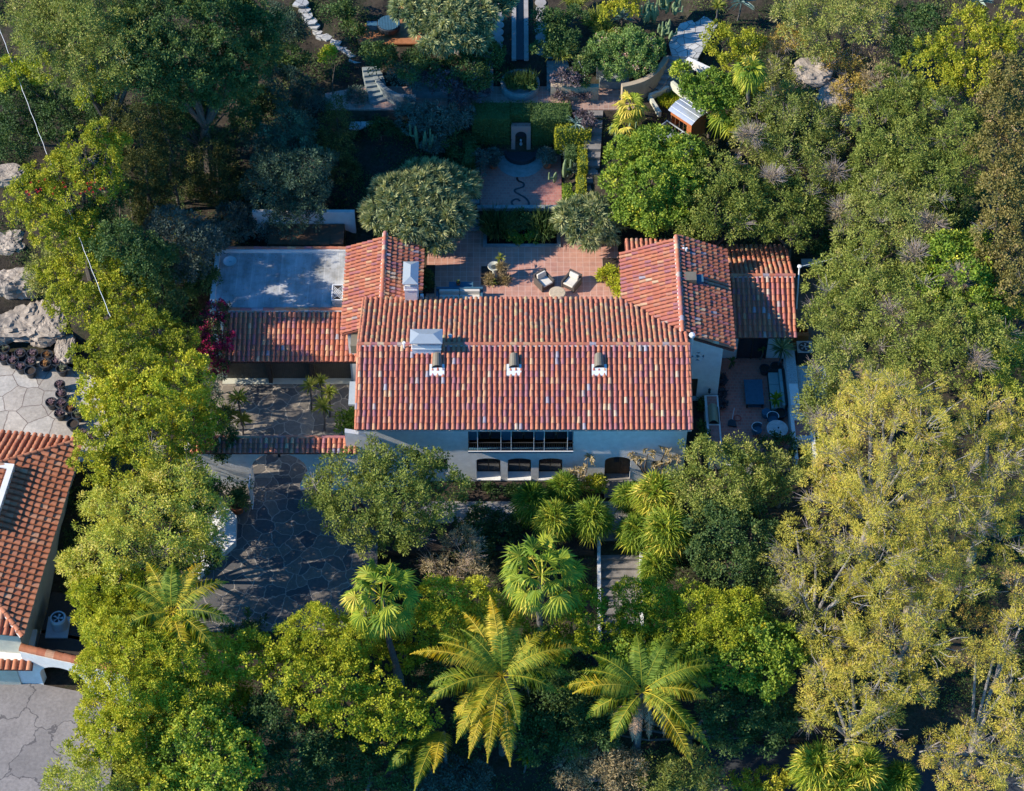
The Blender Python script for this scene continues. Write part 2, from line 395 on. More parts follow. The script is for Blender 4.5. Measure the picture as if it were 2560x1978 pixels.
# stepping stone path, top left of the garden
sp = [(752, 8), (762, 24), (768, 40), (776, 52), (784, 64), (794, 78), (806, 90), (819, 92), (838, 104), (852, 115), (868, 124), (880, 134), (893, 148), (905, 160), (912, 172)]
random.seed(5)
for i, (a, b) in enumerate(sp):
    z = 7.3; p = P(a, b, z); r0 = .46 if i % 3 else .58
    z = Tz(p.x, p.y)+.05; p = P(a, b, z)
    pts = [(p.x+r0*random.uniform(.75, 1.1)*math.cos(k*math.pi/3.5), p.y+r0*.8*random.uniform(.75, 1.1)*math.sin(k*math.pi/3.5)) for k in range(7)]
    m = MB(); m.prism(pts, z-.12, z+.03)
    tag(m.build('stepping_stone', GARFLAG, origin=(p.x, p.y, z)), '%s stone from the top edge in the curving pale stone path' % ORD[i], 'stepping stone', 'stones of the curving path')
# flagstone path, upper right, and the curved steps
sheet('flagstone_path', [tuple(P(a, b, 7.6))[:2] for a, b in ((1680, 140), (1745, 145), (1795, 60), (1760, 40), (1700, 60), (1672, 110))], 7.62, GARFLAG, 'flagstone path climbing at the top right of the garden', 'path')
sheet('left_garden_path', [tuple(P(a, b, 5.6))[:2] for a, b in ((872, 325), (880, 300), (960, 288), (1000, 262), (1040, 262), (1000, 306), (930, 312), (895, 326))], 5.7, GARFLAG, 'short flagstone path left of the cactus bed', 'path')
def steps(name, label, pts0, pts1, z0, z1, n, mat):
    """stair between edge (a0,b0) at z0 and (a1,b1) at z1; each tread a slab in one object"""
    t = MB()
    for k in range(n):
        u0 = k/n; u1 = (k+1)/n; z = z0+(z1-z0)*(k+1)/n
        A = pts0[0].lerp(pts1[0], u0); B = pts0[1].lerp(pts1[1], u0); C = pts0[1].lerp(pts1[1], u1); D = pts0[0].lerp(pts1[0], u1)
        t.prism([(p.x, p.y) for p in (A, B, C, D)], min(z0, z1)-.3, z)
    o = t.build(name, mat); tag(o, label, 'steps'); return o
V3 = lambda x, y: Vector((x, y, 0))
steps('garden_steps', 'grey steps left of the round basin', (V3(-3.0, 21.4), V3(-1.25, 21.4)), (V3(-2.6, 24.0), V3(-1.3, 24.0)), 6.2, 7.4, 5, STEPG)
steps('garden_steps', 'grey steps right of the round basin', (V3(2.35, 21.4), V3(4.2, 21.4)), (V3(2.35, 24.0), V3(3.6, 24.0)), 6.2, 7.4, 5, STEPG)
a, b, c, d = P(1590, 222, 6.2), P(1670, 232, 6.2), P(1670, 140, 7.5), P(1745, 150, 7.5)
steps('curved_steps', 'broad steps curving up behind the tan wall at the upper right', (a, b), (c, d), 6.2, 7.55, 6, STEPG)
a, b, c, d = P(978, 250, 6.2), P(925, 262, 6.2), P(948, 165, 7.4), P(905, 168, 7.4)
steps('stone_steps', 'stone steps linking the curving stone path to the upper terrace', (a, b), (c, d), 6.2, 7.4, 7, STEPG)
a, b, c, d = P(965, 265, 5.9), P(1000, 285, 5.9), P(985, 245, 6.3), P(1030, 260, 6.3)
steps('low_steps', 'three low steps beside the curved garden wall on the left', (a, b), (c, d), 5.8, 6.3, 3, STEPG)
steps('front_steps', 'long flight of front steps running down between white kerbs', (V3(5.3, -17.5), V3(7.6, -17.5)), (V3(5.3, -10.0), V3(7.6, -10.0)), -3.6, 0, 15, STEPC)
for x in (5.1, 7.62):
    m = MB(); n = 12
    y0, y1 = -17.5, -10.6
    for k in range(n):
        ya = y0+(y1-y0)*k/n; yb = y0+(y1-y0)*(k+1)/n; z = -3.45+3.6*(k+.9)/n
        m.add([(x, ya, z-1.5), (x+.2, ya, z-1.5), (x+.2, yb, z-1.5), (x, yb, z-1.5), (x, ya, z-.15), (x+.2, ya, z-.15), (x+.2, yb, z+.12), (x, yb, z+.12)], [(4,5,6,7),(0,1,5,4),(1,2,6,5),(2,3,7,6),(3,0,4,7)])
    tag(m.build('step_kerb', STUCCO), 'white kerb along the %s edge of the front steps' % ('left' if x < 6 else 'right'), 'kerb')
steps('side_steps', 'brown steps between the gold hedge and the citrus tree', (V3(4.6, 14.3), V3(5.7, 14.3)), (V3(4.95, 19.58), V3(6.1, 19.58)), 3.6, 6.15, 10, STEPC)
m = MB(); m.box((-7.9, -11.9, -.5), (4.9, -9.95, -.02)); tag(m.build('planting_bed', SOIL), 'dark planting bed below the front path', 'planting bed')
m = MB(); m.box((-7.9, -8.28, -.3), (4.2, -6.85, .02)); tag(m.build('planting_bed', SOIL), 'dark planting bed under the ground floor windows', 'planting bed')
# ---------------------------------------------------------------- roofs
def inside(poly, x, y):
    c = False; n = len(poly); j = n-1
    for i in range(n):
        xi, yi = poly[i]; xj, yj = poly[j]
        if (yi > y) != (yj > y) and x < (xj-xi)*(y-yi)/(yj-yi)+xi: c = not c
        j = i
    return c
def half_tile(mb, p0, p1, side, up, r0, r1, v, segs=6, hk=.85):
    vs = []
    for p, r in ((p0, r0), (p1, r1)):
        for k in range(segs+1):
            a = math.pi*k/segs; vs.append(p-side*(r*math.cos(a))+up*(r*hk*math.sin(a)))
        # inner lip for thickness
    n = segs+1
    for k in range(segs+1):
        a = math.pi*k/segs; vs.append(p0-side*((r0-.018)*math.cos(a))+up*((r0-.018)*hk*math.sin(a)))
    fs = [(k, k+1, n+k+1, n+k) for k in range(segs)]+[(2*n+k, 2*n+k+1, k+1, k) for k in range(segs)]
    mb.add(vs, fs, v)
RNG = random.Random(11)
def tile_roof(name, parent, O, u, s, poly, mat, pitch=.312, row=.415, r=.108, panmat=None, off=0.0):
    """barrel tiles over a sloping plane. O corner, u along the eave, s up the slope, poly in (u,s) metres"""
    O = Vector(O); u = Vector(u).normalized(); s = Vector(s).normalized(); nrm = u.cross(s).normalized()
    if nrm.z < 0: nrm = -nrm
    mb = MB()
    amin = min(p[0] for p in poly); amax = max(p[0] for p in poly); bmin = min(p[1] for p in poly); bmax = max(p[1] for p in poly)
    nc = max(1, round((amax-amin)/pitch)); pitch = (amax-amin)/nc; nr = int(math.ceil((bmax-bmin)/row))
    row = (bmax-bmin)/nr
    for i in range(nc):
        a = amin+(i+.5)*pitch+off; wob = RNG.uniform(-.012, .012)
        for j in range(nr):
            b = bmin+j*row
            if not inside(poly, a, b+row*.5): continue
            da = RNG.gauss(0, .009)+wob; tw = RNG.gauss(0, .011); dz = RNG.gauss(0, .006); b += RNG.gauss(0, .006)
            p0 = O+u*(a+da)+s*(b-.03)+nrm*(.092+dz)
            p1 = O+u*(a+da+tw)+s*(b+row+.03)+nrm*(.045+dz)
            half_tile(mb, p0, p1, u, nrm, r*RNG.uniform(1.0, 1.06), r*.83, RNG.random())
            # concave pan between this column and the next
            q0 = O+u*(a+pitch/2)+s*b; q1 = O+u*(a+pitch/2)+s*(b+row)
            w_ = pitch*.5
            vs = []
            for q, h in ((q0, .05), (q1, .035)):
                for c, dd in ((-w_, .04), (-w_*.4, 0), (w_*.4, 0), (w_, .04)): vs.append(q+u*c+nrm*(h+dd-.03))
            if inside(poly, a+pitch/2, b+row*.5): mb.add(vs, [(0,1,5,4),(1,2,6,5),(2,3,7,6)], RNG.random()*.7)
    o = mb.build(name, mat, parent)
    bd = MB(); pts = [O+u*a+s*b-nrm*.01 for a, b in poly]; low = [p-nrm*.10 for p in pts]; n = len(pts)
    bd.add(pts+low, [tuple(range(n)), tuple(reversed(range(n, 2*n)))]+[(k, (k+1) % n, n+(k+1) % n, n+k) for k in range(n)])
    bd.build('roof_deck', panmat or PAN, o)
    return o
def ridge_caps(name, parent, p0, p1, mat, r=.14, step=.40, up=Vector((0, 0, 1)), mortar=True):
    p0 = Vector(p0); p1 = Vector(p1); d = (p1-p0); L = d.length; d.normalize(); side = d.cross(up).normalized(); up2 = side.cross(d).normalized()
    mb = MB(); n = max(1, round(L/step)); st = L/n
    for k in range(n):
        a = p0+d*(k*st-.03); b = p0+d*((k+1)*st+.03)
        j = side*RNG.gauss(0, .006)
        half_tile(mb, a+up2*.025+j, b+j, side, up2, r, r*.9, RNG.random(), 7)
    o = mb.build(name, mat, parent)
    if mortar:
        mm = MB()
        for k in range(n*2):
            a = p0+d*(k*st/2); b = p0+d*((k+1)*st/2); w_ = r+RNG.uniform(.02, .05)
            mm.add([a-side*w_-up2*.04, b-side*w_-up2*.04, b+side*w_-up2*.04, a+side*w_-up2*.04, a-side*r*.6+up2*.05, b-side*r*.6+up2*.05, b+side*r*.6+up2*.05, a+side*r*.6+up2*.05],
                   [(0,1,5,4),(2,3,7,6),(4,5,6,7)])
        mm.build('mortar_bed', MORTAR, o)
    return o
# ---------------------------------------------------------------- the main house
H = thing('house', 'large white stucco villa with multicoloured clay tile roofs in the middle', 'house', (0, -2, 0))
ZE, ZR = 5.6, 7.32; YF, YR, YB = -7.14, -2.0, 3.17; XL, XR = -9.22, 10.62
EX, EZ = 6.78, 5.6
sl = Vector((0, YR-YF, ZR-ZE)); Lf = sl.length
roof = tile_roof('roof', H, (XL, YF, ZE), (1, 0, 0), sl, rect(0, 0, XR-XL, Lf-.05), TILE)
slb = Vector((0, YR-YB, ZR-ZE)); Lb = slb.length
wz = 6.95; fr = (wz-ZE)/(ZR-ZE)
tile_roof('roof', H, (XL, YB, ZE), (1, 0, 0), slb, [(0, 0), (EX-XL+.1, 0), (10.31-XL, fr*Lb), (XR-XL, fr*Lb-.9), (XR-XL, Lb-.05), (0, Lb-.05)], TILEOLD, off=.02)
ridge_caps('ridge_cap', H, (XL, YR, ZR+.05), (XR, YR, ZR+.05), TILE, .13)
# rake verge tiles at both gables
ridge_caps('verge_tiles', H, (XR-.02, YF, ZE+.05), (XR-.02, YR, ZR+.03), TILE, .10, .415, mortar=False)
ridge_caps('verge_tiles', H, (XL+.02, YF, ZE+.05), (XL+.02, YR, ZR+.03), TILE, .10, .415, mortar=False)
ridge_caps('verge_tiles', H, (XL+.02, YB, ZE+.05), (XL+.02, YR, ZR+.03), TILEOLD, .10, .415, mortar=False)
m = MB(); m.box((XL+.02, YF-.02, ZE-.13), (XR-.02, YF+.09, ZE-.04)); m.build('gutter', MORTAR, H)
# body
YW = -6.72
def gable_body(m, x0, x1, y0, y1, yr, z0, ze, zr):
    v = []
    for x in (x0, x1): v += [(x, y0, z0), (x, y1, z0), (x, y1, ze), (x, yr, zr), (x, y0, ze)]
    m.add(v, [(0,1,2,3,4),(9,8,7,6,5),(0,5,6,1),(1,6,7,2),(2,7,8,3),(3,8,9,4),(4,9,5,0)])
m = MB(); gable_body(m, -9.0, 10.4, YW+.95, 2.8, -2.0, -.5, 5.44, 7.12); m.build('wall', STUCCO, H)
holes = [arch(x0, x1, .25, 2.05, .22) for x0, x1 in ((-2.16, -.70), (-.26, 1.16), (1.62, 3.06))]
holes += [arch(5.62, 7.18, .02, 2.0, .42)]
holes += [[(-2.62, 3.4), (3.62, 3.4), (3.62, 5.25), (-2.62, 5.25)]]
holes += [rect(8.5, 1.2, 9.15, 2.0), [(-7.6, .8), (-6.2, .8), (-6.2, 2.2), (-7.6, 2.2)], [(-5.3, .8), (-3.9, .8), (-3.9, 2.2), (-5.3, 2.2)]]
m = MB(); slab(m, [(-9.0, -.5), (10.4, -.5), (10.4, 5.44), (-9.0, 5.44)], holes, lambda a, b, d: Vector((a, YW+d, b)), .94)
m.build('front_wall', STUCCO, H)
def window(parent, x0, x1, z0, z1, y, panes=2, mat=WOODD):
    f = MB(); t = .07
    f.box((x0, y, z0), (x1, y+.08, z0+t)); f.box((x0, y, z1-t), (x1, y+.08, z1)); f.box((x0, y, z0+t), (x0+t, y+.08, z1-t)); f.box((x1-t, y, z0+t), (x1, y+.08, z1-t))
    for k in range(1, panes):
        x = x0+(x1-x0)*k/panes; f.box((x-.03, y+.01, z0+t), (x+.03, y+.07, z1-t))
    o = f.build('window', mat, parent)
    g = MB(); g.box((x0+t, y+.03, z0+t), (x1-t, y+.05, z1-t)); g.build('pane', GLASSD, o)
    return o
for x0, x1 in ((-2.16, -.70), (-.26, 1.16), (1.62, 3.06)):
    wn = window(H, x0+.02, x1-.02, .29, 2.3, YW+.5, 2, WOODD)
    s_ = MB(); s_.add([(x0, YW-.10, .22), (x1, YW-.10, .22), (x1, YW+.5, .285), (x0, YW+.5, .285), (x0, YW-.10, .12), (x1, YW-.10, .12), (x1, YW+.01, .12), (x0, YW+.01, .12)], [(0,1,2,3),(0,4,5,1),(0,3,7,4),(1,5,6,2)])
    s_.build('sill', STUCCO, wn)
window(H, 8.52, 9.13, 1.22, 1.98, YW+.3, 1); window(H, -7.58, -6.22, .82, 2.18, YW+.3); window(H, -5.28, -3.92, .82, 2.18, YW+.3)
d = MB(); d.box((5.6, YW+.46, 0.0), (7.2, YW+.54, 2.45))
for k in range(8): d.box((5.64+k*.195, YW+.44, .06), (5.80+k*.195, YW+.465, 2.36))
dr = d.build('front_door', WOODB, H)
g = MB(); g.box((6.2, YW+.405, 1.35), (6.52, YW+.435, 2.0)); gr = g.build('door_grille', METALD, dr)
g = MB(); g.box((6.24, YW+.395, 1.4), (6.48, YW+.404, 1.95)); g.build('pane', GLASSD, gr)
s_ = MB(); s_.box((5.45, YW-.95, -.04), (7.35, YW+.44, .15)); s_.box((5.6, YW-1.3, -.04), (7.2, YW-.952, .08)); s_.build('doorstep', STEPC, H)
# balcony
B = MB(); B.box((-2.62, YW-.35, 3.24), (3.66, YW+.93, 3.40)); bal = B.build('balcony', BLUEM, H)
r_ = MB(); y = YW-.30
r_.box((-2.62, y-.02, 4.18), (3.66, y+.03, 4.22)); r_.box((-2.62, y-.02, 3.45), (3.66, y+.03, 3.49))
for k in range(46): x = -2.58+k*6.2/45; r_.box((x-.012, y-.008, 3.49), (x+.012, y+.016, 4.18))
r_.build('railing', METALD, bal)
r_ = MB(); r_.box((-2.62, y-.07, 3.40), (3.66, y-.02, 3.44)); r_.build('edge_rail', METALW, bal)
for x in (-2.58, -2.05, -.66, -.05, 1.30, 1.92, 3.30, 3.62):
    q = MB(); q.box((x-.016, YW-.32, 3.4), (x+.016, YW-.29, 5.42)); q.build('post', STUCCO if x not in (-2.58, 3.62) else WOODD, bal)
for x0 in (-1.95, .05, 2.0):
    window(H, x0, x0+.62, 3.55, 5.1, YW+.50, 1); window(H, x0+.68, x0+1.3, 3.55, 5.1, YW+.50, 1)
for x0, x1 in ((-2.6, -2.0), (-.6, 0), (1.4, 1.95), (3.35, 3.6)): q = MB(); q.box((x0, YW+.50, 3.42), (x1, YW+.58, 5.2)); q.build('shutter', BLUEM, H)
# sloping buttress wing between arch and facade (flared plaster)
m = MB()
prof = [(-9.9, 5.2), (-9.1, 5.0), (-8.2, 4.5), (-7.4, 3.6), (-6.8, 2.5), (-6.3, 1.2), (-6.0, -.2)]
for k in range(len(prof)-1):
    (a, za), (b, zb) = prof[k], prof[k+1]
    y0, y1 = YW-.30, YW
    m.add([(a, y0-.25, -.3), (b, y0-.25, -.3), (b, y0, zb), (a, y0, za), (a, y1, -.3), (b, y1, -.3), (b, y1, zb), (a, y1, za)], [(0,1,2,3),(3,2,6,7),(5,4,7,6),(0,3,7,4),(1,5,6,2)])
m.build('buttress', STUCCO, H)
# chimneys
def chimney(name, x0, x1, y0, y1, z0, z1, capz, capw, flat=False):
    c = MB(); c.box((x0, y0, z0), (x1, y1, z1)); c.box((x0-.04, y0-.04, z1-.35), (x1+.04, y1+.04, z1-.27))
    o = c.build(name, STUCCO, H)
    k = MB()
    for (a, b) in ((x0+.03, y0+.03), (x1-.03, y0+.03), (x0+.03, y1-.03), (x1-.03, y1-.03)): k.box((a-.025, b-.025, z1), (a+.025, b+.025, capz))
    a0, a1, b0, b1 = x0-capw, x1+capw, y0-capw, y1+capw; h = .22
    k.box((a0, b0, capz), (a1, b1, capz+.06))
    w_, d_ = a1-a0, b1-b0; i = min(w_, d_)/2
    if w_ > d_: r0, r1 = (a0+i*.98, (b0+b1)/2), (a1-i*.98, (b0+b1)/2)
    else: r0, r1 = ((a0+a1)/2, b0+i*.98), ((a0+a1)/2, b1-i*.98)
    z = capz+.062
    v = [(a0, b0, z), (a1, b0, z), (a1, b1, z), (a0, b1, z), (r0[0], r0[1], z+h), (r1[0], r1[1], z+h)]
    if w_ > d_: fs = [(0,1,5,4),(1,2,5),(2,3,4,5),(3,0,4)]
    else: fs = [(0,1,4),(1,2,5,4),(2,3,5),(3,0,4,5)]
    k.add(v, fs); k.build('chimney_cap', METAL, o)
    return o
chimney('chimney', -5.95, -4.25, -2.62, -1.72, 6.6, 7.95, 8.22, .12)
chimney('chimney', -6.62, -5.86, 2.85, 4.55, 3.2, 7.1, 7.38, .10)
m = MB(); m.box((-5.72, 2.95, 2.4), (-5.52, 3.8, 5.4)); m.build('chimney_breast', STUCCO, H)
m = MB(); m.add([(-7.6, 3.2, 4.98), (-6.62, 2.9, 4.75), (-6.62, 4.5, 4.75), (-7.1, 4.55, 4.9)], [(0,1,2,3)]); m.build('flashing', STUCCO2, H)
# half-round roof vents on the front slope
def fz(y): return ZE+(y-YF)*(ZR-ZE)/(YR-YF)
for x in (-4.47, .12, 5.19):
    y0, y1 = -3.55, -2.75; v = MB(); n = 8; zb = fz(y0)+.08; ws = .33
    pts0 = [(x-ws*math.cos(math.pi*k/n), y0, zb+.38*math.sin(math.pi*k/n)) for k in range(n+1)]
    pts1 = [(x-.8*ws*math.cos(math.pi*k/n), y1, fz(y1)+.16+.26*math.sin(math.pi*k/n)) for k in range(n+1)]
    v.add(pts0+pts1, [(k, k+1, n+1+k+1, n+1+k) for k in range(n)])
    o = v.build('roof_vent', TAUPE, H)
    l = MB()
    for k in range(4):
        z = zb+.03+k*.085; hw = ws*math.sqrt(max(0, 1-((z-zb+.03)/.40)**2)); l.box((x-hw, y0+.01+k*.02, z), (x+hw, y0+.06+k*.02, z+.035))
    l.box((x-ws+.02, y0+.12, zb), (x+ws-.02, y0+.14, zb+.12))
    l.build('louvre', METALD, o)
    q = MB(); yy = y0-.42
    q.add([(x-.44, yy, fz(yy)+.15), (x+.44, yy, fz(yy)+.15), (x+.44, y0+.25, fz(y0+.25)+.17), (x-.44, y0+.25, fz(y0+.25)+.17), (x-.44, yy, fz(yy)+.05), (x+.44, yy, fz(yy)+.05)], [(0,1,2,3),(0,4,5,1)])
    q.build('flashing', METALW, o)
v = MB(); v.cyl((-3.7, -1.5, 7.1), (-3.7, -1.5, 7.55), .09, .09, 10); v.cyl((-3.7, -1.5, 7.55), (-3.7, -1.5, 7.6), .14, .12, 10); v.build('vent_pipe', METAL, H)
v = MB(); v.cyl((-6.45, -2.25, 7.2), (-6.45, -2.25, 7.75), .06, .06, 10); v.cyl((-6.45, -2.25, 7.75), (-6.45, -2.25, 7.82), .11, .09, 10); v.build('vent_pipe', METALW, H)
v = MB(); v.cyl((10.85, -1.1, 5.2), (10.85, -1.1, 7.0), .11, .11, 12); v.lathe((10.85, -1.1, 7.0), [(.17, 0), (.20, .1), (.17, .22), (.05, .27)], 12, cap=True); v.build('vent_pipe', METALW, H)
# ---- right wing: ridge runs north-south
wx, wl, wr = 10.31, 6.84, 13.55; wn, ws_ = 7.1, -1.0
m = MB(); V_ = [(7.2, 2.6, -.2), (13.1, 2.6, -.2), (13.1, 2.6, 5.5), (wx, 2.6, 6.80), (7.2, 2.6, 5.5)]
V2 = [(a, 6.7, c) for a, b, c in V_]
m.add(V_+V2, [(0,1,2,3,4),(9,8,7,6,5),(0,5,6,1),(1,6,7,2),(2,7,8,3),(3,8,9,4),(4,9,5,0)]); m.build('wall', STUCCO, H)
# south gable wall with the pierced square vent and a doorway
zs = lambda x: 6.80-(abs(x-wx))*(1.30/2.79)
vent = []
cx, cz = 11.35, 4.85
for (dx, dz) in ((0, 0), (-.19, .19), (.19, .19), (-.19, -.19), (.19, -.19)): pass
for (dx, dz, w_, h_) in ((0, 0, .17, .17),): vent.append([(cx+dx-w_, cz+dz), (cx+dx, cz+dz-h_), (cx+dx+w_, cz+dz), (cx+dx, cz+dz+h_)])
for sx in (-1, 1):
    vent.append([(cx+sx*.40, cz-.17), (cx+sx*.40, cz+.17), (cx+sx*.23, cz)])
    vent.append([(cx-.17, cz+sx*.40), (cx, cz+sx*.23), (cx+.17, cz+sx*.40)])
m = MB(); slab(m, [(10.4, .3), (12.86, .3), (12.86, zs(12.86)), (10.4, zs(10.4))], vent+[rect(10.55, .7, 11.55, 2.7)], lambda a, b, d: Vector((a, -.85+d, b)), .3)
m.build('gable_wall', STUCCO, H)
m = MB(); m.box((10.41, -.5, .3), (12.55, -.45, 5.4)); m.build('vent_shade_sheet', BLACK, H)  # black sheet stands in for the shade behind the vent holes
m = MB(); m.box((10.5, -.60, .6), (11.6, -.56, 2.75)); m.build('side_door', WOODB, H)
m = MB(); m.box((12.56, -.55, .3), (12.86, 2.6, 5.36)); m.build('wall', STUCCO, H)
L_ = Vector((wx-wl, 0, wz-ZE)).length
# left slope: O at north-west eave corner, u runs south, s runs up east
SLX = (wx-wl)
tile_roof('roof', H, (wl, wn, ZE), (0, -1, 0), (SLX, 0, wz-ZE), [(0, 0), (wn-3.17, 0), (wn+.75, L_), (0, L_)], TILE)
L2 = Vector((wr-wx, 0, wz-5.55)).length
tile_roof('roof', H, (wr, wn+.35, 5.55), (0, -1, 0), (wx-wr, 0, wz-5.55), [(0, 0), (wn+.35-ws_, 0), (wn+.35-ws_, L2), (0, L2)], TILE, pitch=.30)
ridge_caps('ridge_cap', H, (wx, wn+.1, wz+.06), (wx, -.72, wz+.06), TILE, .14)
v = MB(); v.box((11.35, 3.6, 6.2), (11.85, 4.2, 6.75)); o = v.build('roof_vent', BLUEM, H)
v = MB(); v.add([(10.65, 3.55, 6.95), (11.4, 3.55, 6.95), (11.4, 4.25, 6.95), (10.65, 4.25, 6.95), (10.65, 3.55, 6.75), (11.4, 3.55, 6.4), (11.4, 4.25, 6.4), (10.65, 4.25, 6.75)], [(0,1,2,3),(0,4,5,1),(2,6,7,3),(1,5,6,2),(3,7,4,0)]); v.build('vent_hood', TAUPE, o)
v = MB(); v.box((10.62, 6.1, 6.85), (10.78, 6.5, 6.95)); v.cyl((10.9, 6.1, 6.6), (10.9, 6.1, 7.1), .07, .07, 8); v.build('vent_pipe', METALW, H)
# small lean-to roof behind the wing
tile_roof('roof', H, (7.2, 8.7, 5.0), (1, 0, 0), (0, -1.7, .45), rect(0, 0, 3.4, 1.7), TILEOLD)
m = MB(); m.box((7.4, 6.7, 0), (10.5, 8.4, 4.85)); m.build('wall', STUCCO, H)
# ---- far right low roof
fz0, fz1 = 3.1, 4.6; fy0, fyr, fy1 = 2.14, 6.03, 9.95; fx0, fx1 = 13.2, 17.92
m = MB(); gable_body(m, 12.9, 17.55, 2.6, 9.5, 6.03, .3, 2.98, 4.42); m.build('wall', STUCCO, H)
S1 = Vector((0, fyr-fy0, fz1-fz0)); tile_roof('roof', H, (fx0, fy0, fz0), (1, 0, 0), S1, rect(0, 0, fx1-fx0, S1.length-.05), TILE)
S2 = Vector((0, fyr-fy1, fz1-fz0)); tile_roof('roof', H, (fx0, fy1, fz0), (1, 0, 0), S2, rect(0, 0, fx1-fx0, S2.length-.05), TILEOLD)
ridge_caps('ridge_cap', H, (fx0+.3, fyr, fz1+.06), (fx1, fyr, fz1+.06), TILE, .13)
m = MB(); m.box((14.35, 2.56, .62), (16.15, 2.595, 2.75)); gd = m.build('glass_door', GLASSD, H)
f = MB()
for x in (14.3, 15.2, 16.1): f.box((x, 2.50, .6), (x+.07, 2.555, 2.8))
f.box((14.3, 2.50, 2.75), (16.17, 2.555, 2.82)); f.build('door_frame', WOODD, gd)
# ---- left rear wing
lx, lz = -8.1, 5.55; le0, le1, lez = -10.55, -5.68, 4.6; ln = 8.75
m = MB(); V_ = [(-10.2, 2.6, -.2), (-6.0, 2.6, -.2), (-6.0, 2.6, 4.5), (lx, 2.6, 5.4), (-10.2, 2.6, 4.5)]; V2 = [(a, 8.35, c) for a, b, c in V_]
m.add(V_+V2, [(0,1,2,3,4),(9,8,7,6,5),(0,5,6,1),(1,6,7,2),(2,7,8,3),(3,8,9,4),(4,9,5,0)]); m.box((-10.2, 1.2, -.2), (-9.01, 2.599, 4.4)); m.build('wall', STUCCO, H)
LL = Vector((lx-le0, 0, lz-lez)).length; LR = Vector((le1-lx, 0, lz-lez)).length
tile_roof('roof', H, (le0, ln-.3, lez), (0, -1, 0), (lx-le0, 0, lz-lez), [(0, 0), (7.35, 0), (7.35, LL*.52), (5.3, LL*.52), (5.3, LL), (-.1, LL)], TILE, pitch=.30)
tile_roof('roof', H, (le1, ln-.1, lez), (0, -1, 0), (lx-le1, 0, lz-lez), [(0, 0), (3.9, 0), (3.9, 0), (5.7, LR*.5), (5.7, LR), (0, LR)], TILE, pitch=.30)
ridge_caps('ridge_cap', H, (lx, ln+.1, lz+.06), (lx, 3.2, lz+.06), TILE, .13)
m = MB(); m.box((-9.95, .2, 3.9), (-9.28, 1.75, 4.62)); m.build('skylight', TAUPE, H)
m = MB(); m.box((-9.98, -3.4, 3.2), (-9.25, -1.6, 3.35)); m.build('side_awning', METAL, H)
# ---- garage and flat roof
m = MB(); m.box((-18.6, 4.1, -.3), (-10.25, 9.3, 3.12)); m.add([(-18.05, 1.5, -.3), (-18.05, 4.1, -.3), (-18.05, 4.1, 3.3), (-18.05, 1.5, 2.5), (-9.1, 1.5, -.3), (-9.1, 4.1, -.3), (-9.1, 4.1, 3.3), (-9.1, 1.5, 2.5)], [(0,1,2,3),(7,6,5,4),(2,6,7,3)])
m.build('wall', STUCCO, H)
holes = [rect(-17.9, -.02, -15.45, 2.06), rect(-15.05, -.02, -12.75, 2.06), rect(-12.35, -.02, -10.55, 2.06)]
m = MB(); slab(m, [(-18.6, -.3), (-9.05, -.3), (-9.05, 2.36), (-18.6, 2.36)], [], lambda a, b, d: Vector((a, 1.45+d, b)), .2)
m.build('garage_wall', STUCCO2, H)
for x0, x1 in ((-18.1, -15.45), (-15.2, -12.75), (-12.5, -10.15)):
    q = MB()
    n = int((x1-x0)/.12)
    for k in range(n): xx = x0+(x1-x0)*k/n; q.box((xx, 1.36+RNG.uniform(-.003, .003), .04), (xx+(x1-x0)/n-.01, 1.44, 2.2))
    q.build('garage_door', WOODDOOR, H)
for x in (-15.32, -12.62): q = MB(); q.box((x-.12, .95, .0), (x+.12, 1.30, 2.3)); q.build('garage_post', WOODD, H)
q = MB(); q.box((-10.05, .95, 0), (-9.05, 1.44, 2.3)); q.build('pier', STUCCO, H)
q = MB(); q.box((-18.4, .9, -.02), (-10.05, 1.36, .07)); q.build('threshold', STUCCO2, H)
SG = Vector((0, 4.05-.76, 1.0)); tile_roof('roof', H, (-18.2, .76, 2.4), (1, 0, 0), SG, [(0, 0), (8.9, 0), (8.9, 1.2), (7.4, 2.7), (7.9, SG.length-.05), (0, SG.length-.05)], TILE)
ridge_caps('parapet_cap', H, (-18.6, 4.18, 3.5), (-9.9, 4.18, 3.5), TILE, .13, .7)
m = MB(); m.box((-18.15, .74, 2.24), (-9.3, .82, 2.33)); m.build('gutter', METALD, H)
m = MB(); m.box((-18.9, 4.32, 3.121), (-10.6, 9.3, 3.2)); m.build('flat_roof', ROOFM, H)
m = MB(); m.box((-18.95, 9.302, -.3), (-10.62, 9.62, 3.45)); m.box((-19.2, 4.3, -.3), (-18.92, 9.3, 3.4)); m.build('parapet', STUCCO, H)
ridge_caps('parapet_cap', H, (-18.9, 9.5, 3.47), (-10.7, 9.5, 3.47), TILE, .12, .55, mortar=False)
# rear retaining walls behind the flat roof
m = MB(); m.box((-17.0, 12.0, 1.5), (-10.3, 12.25, 4.2)); tag(m.build('retaining_wall', STUCCO), 'long white wall behind the flat roof, in shade', 'wall')
m = MB(); m.box((-15.9, 10.1, .5), (-11.0, 11.9, 3.2)); m.box((-14.6, 10.0, 2.9), (-11.9, 10.9, 3.25)); tag(m.build('shed', WOODB), 'low brown shed roof between flat roof and white wall', 'shed')
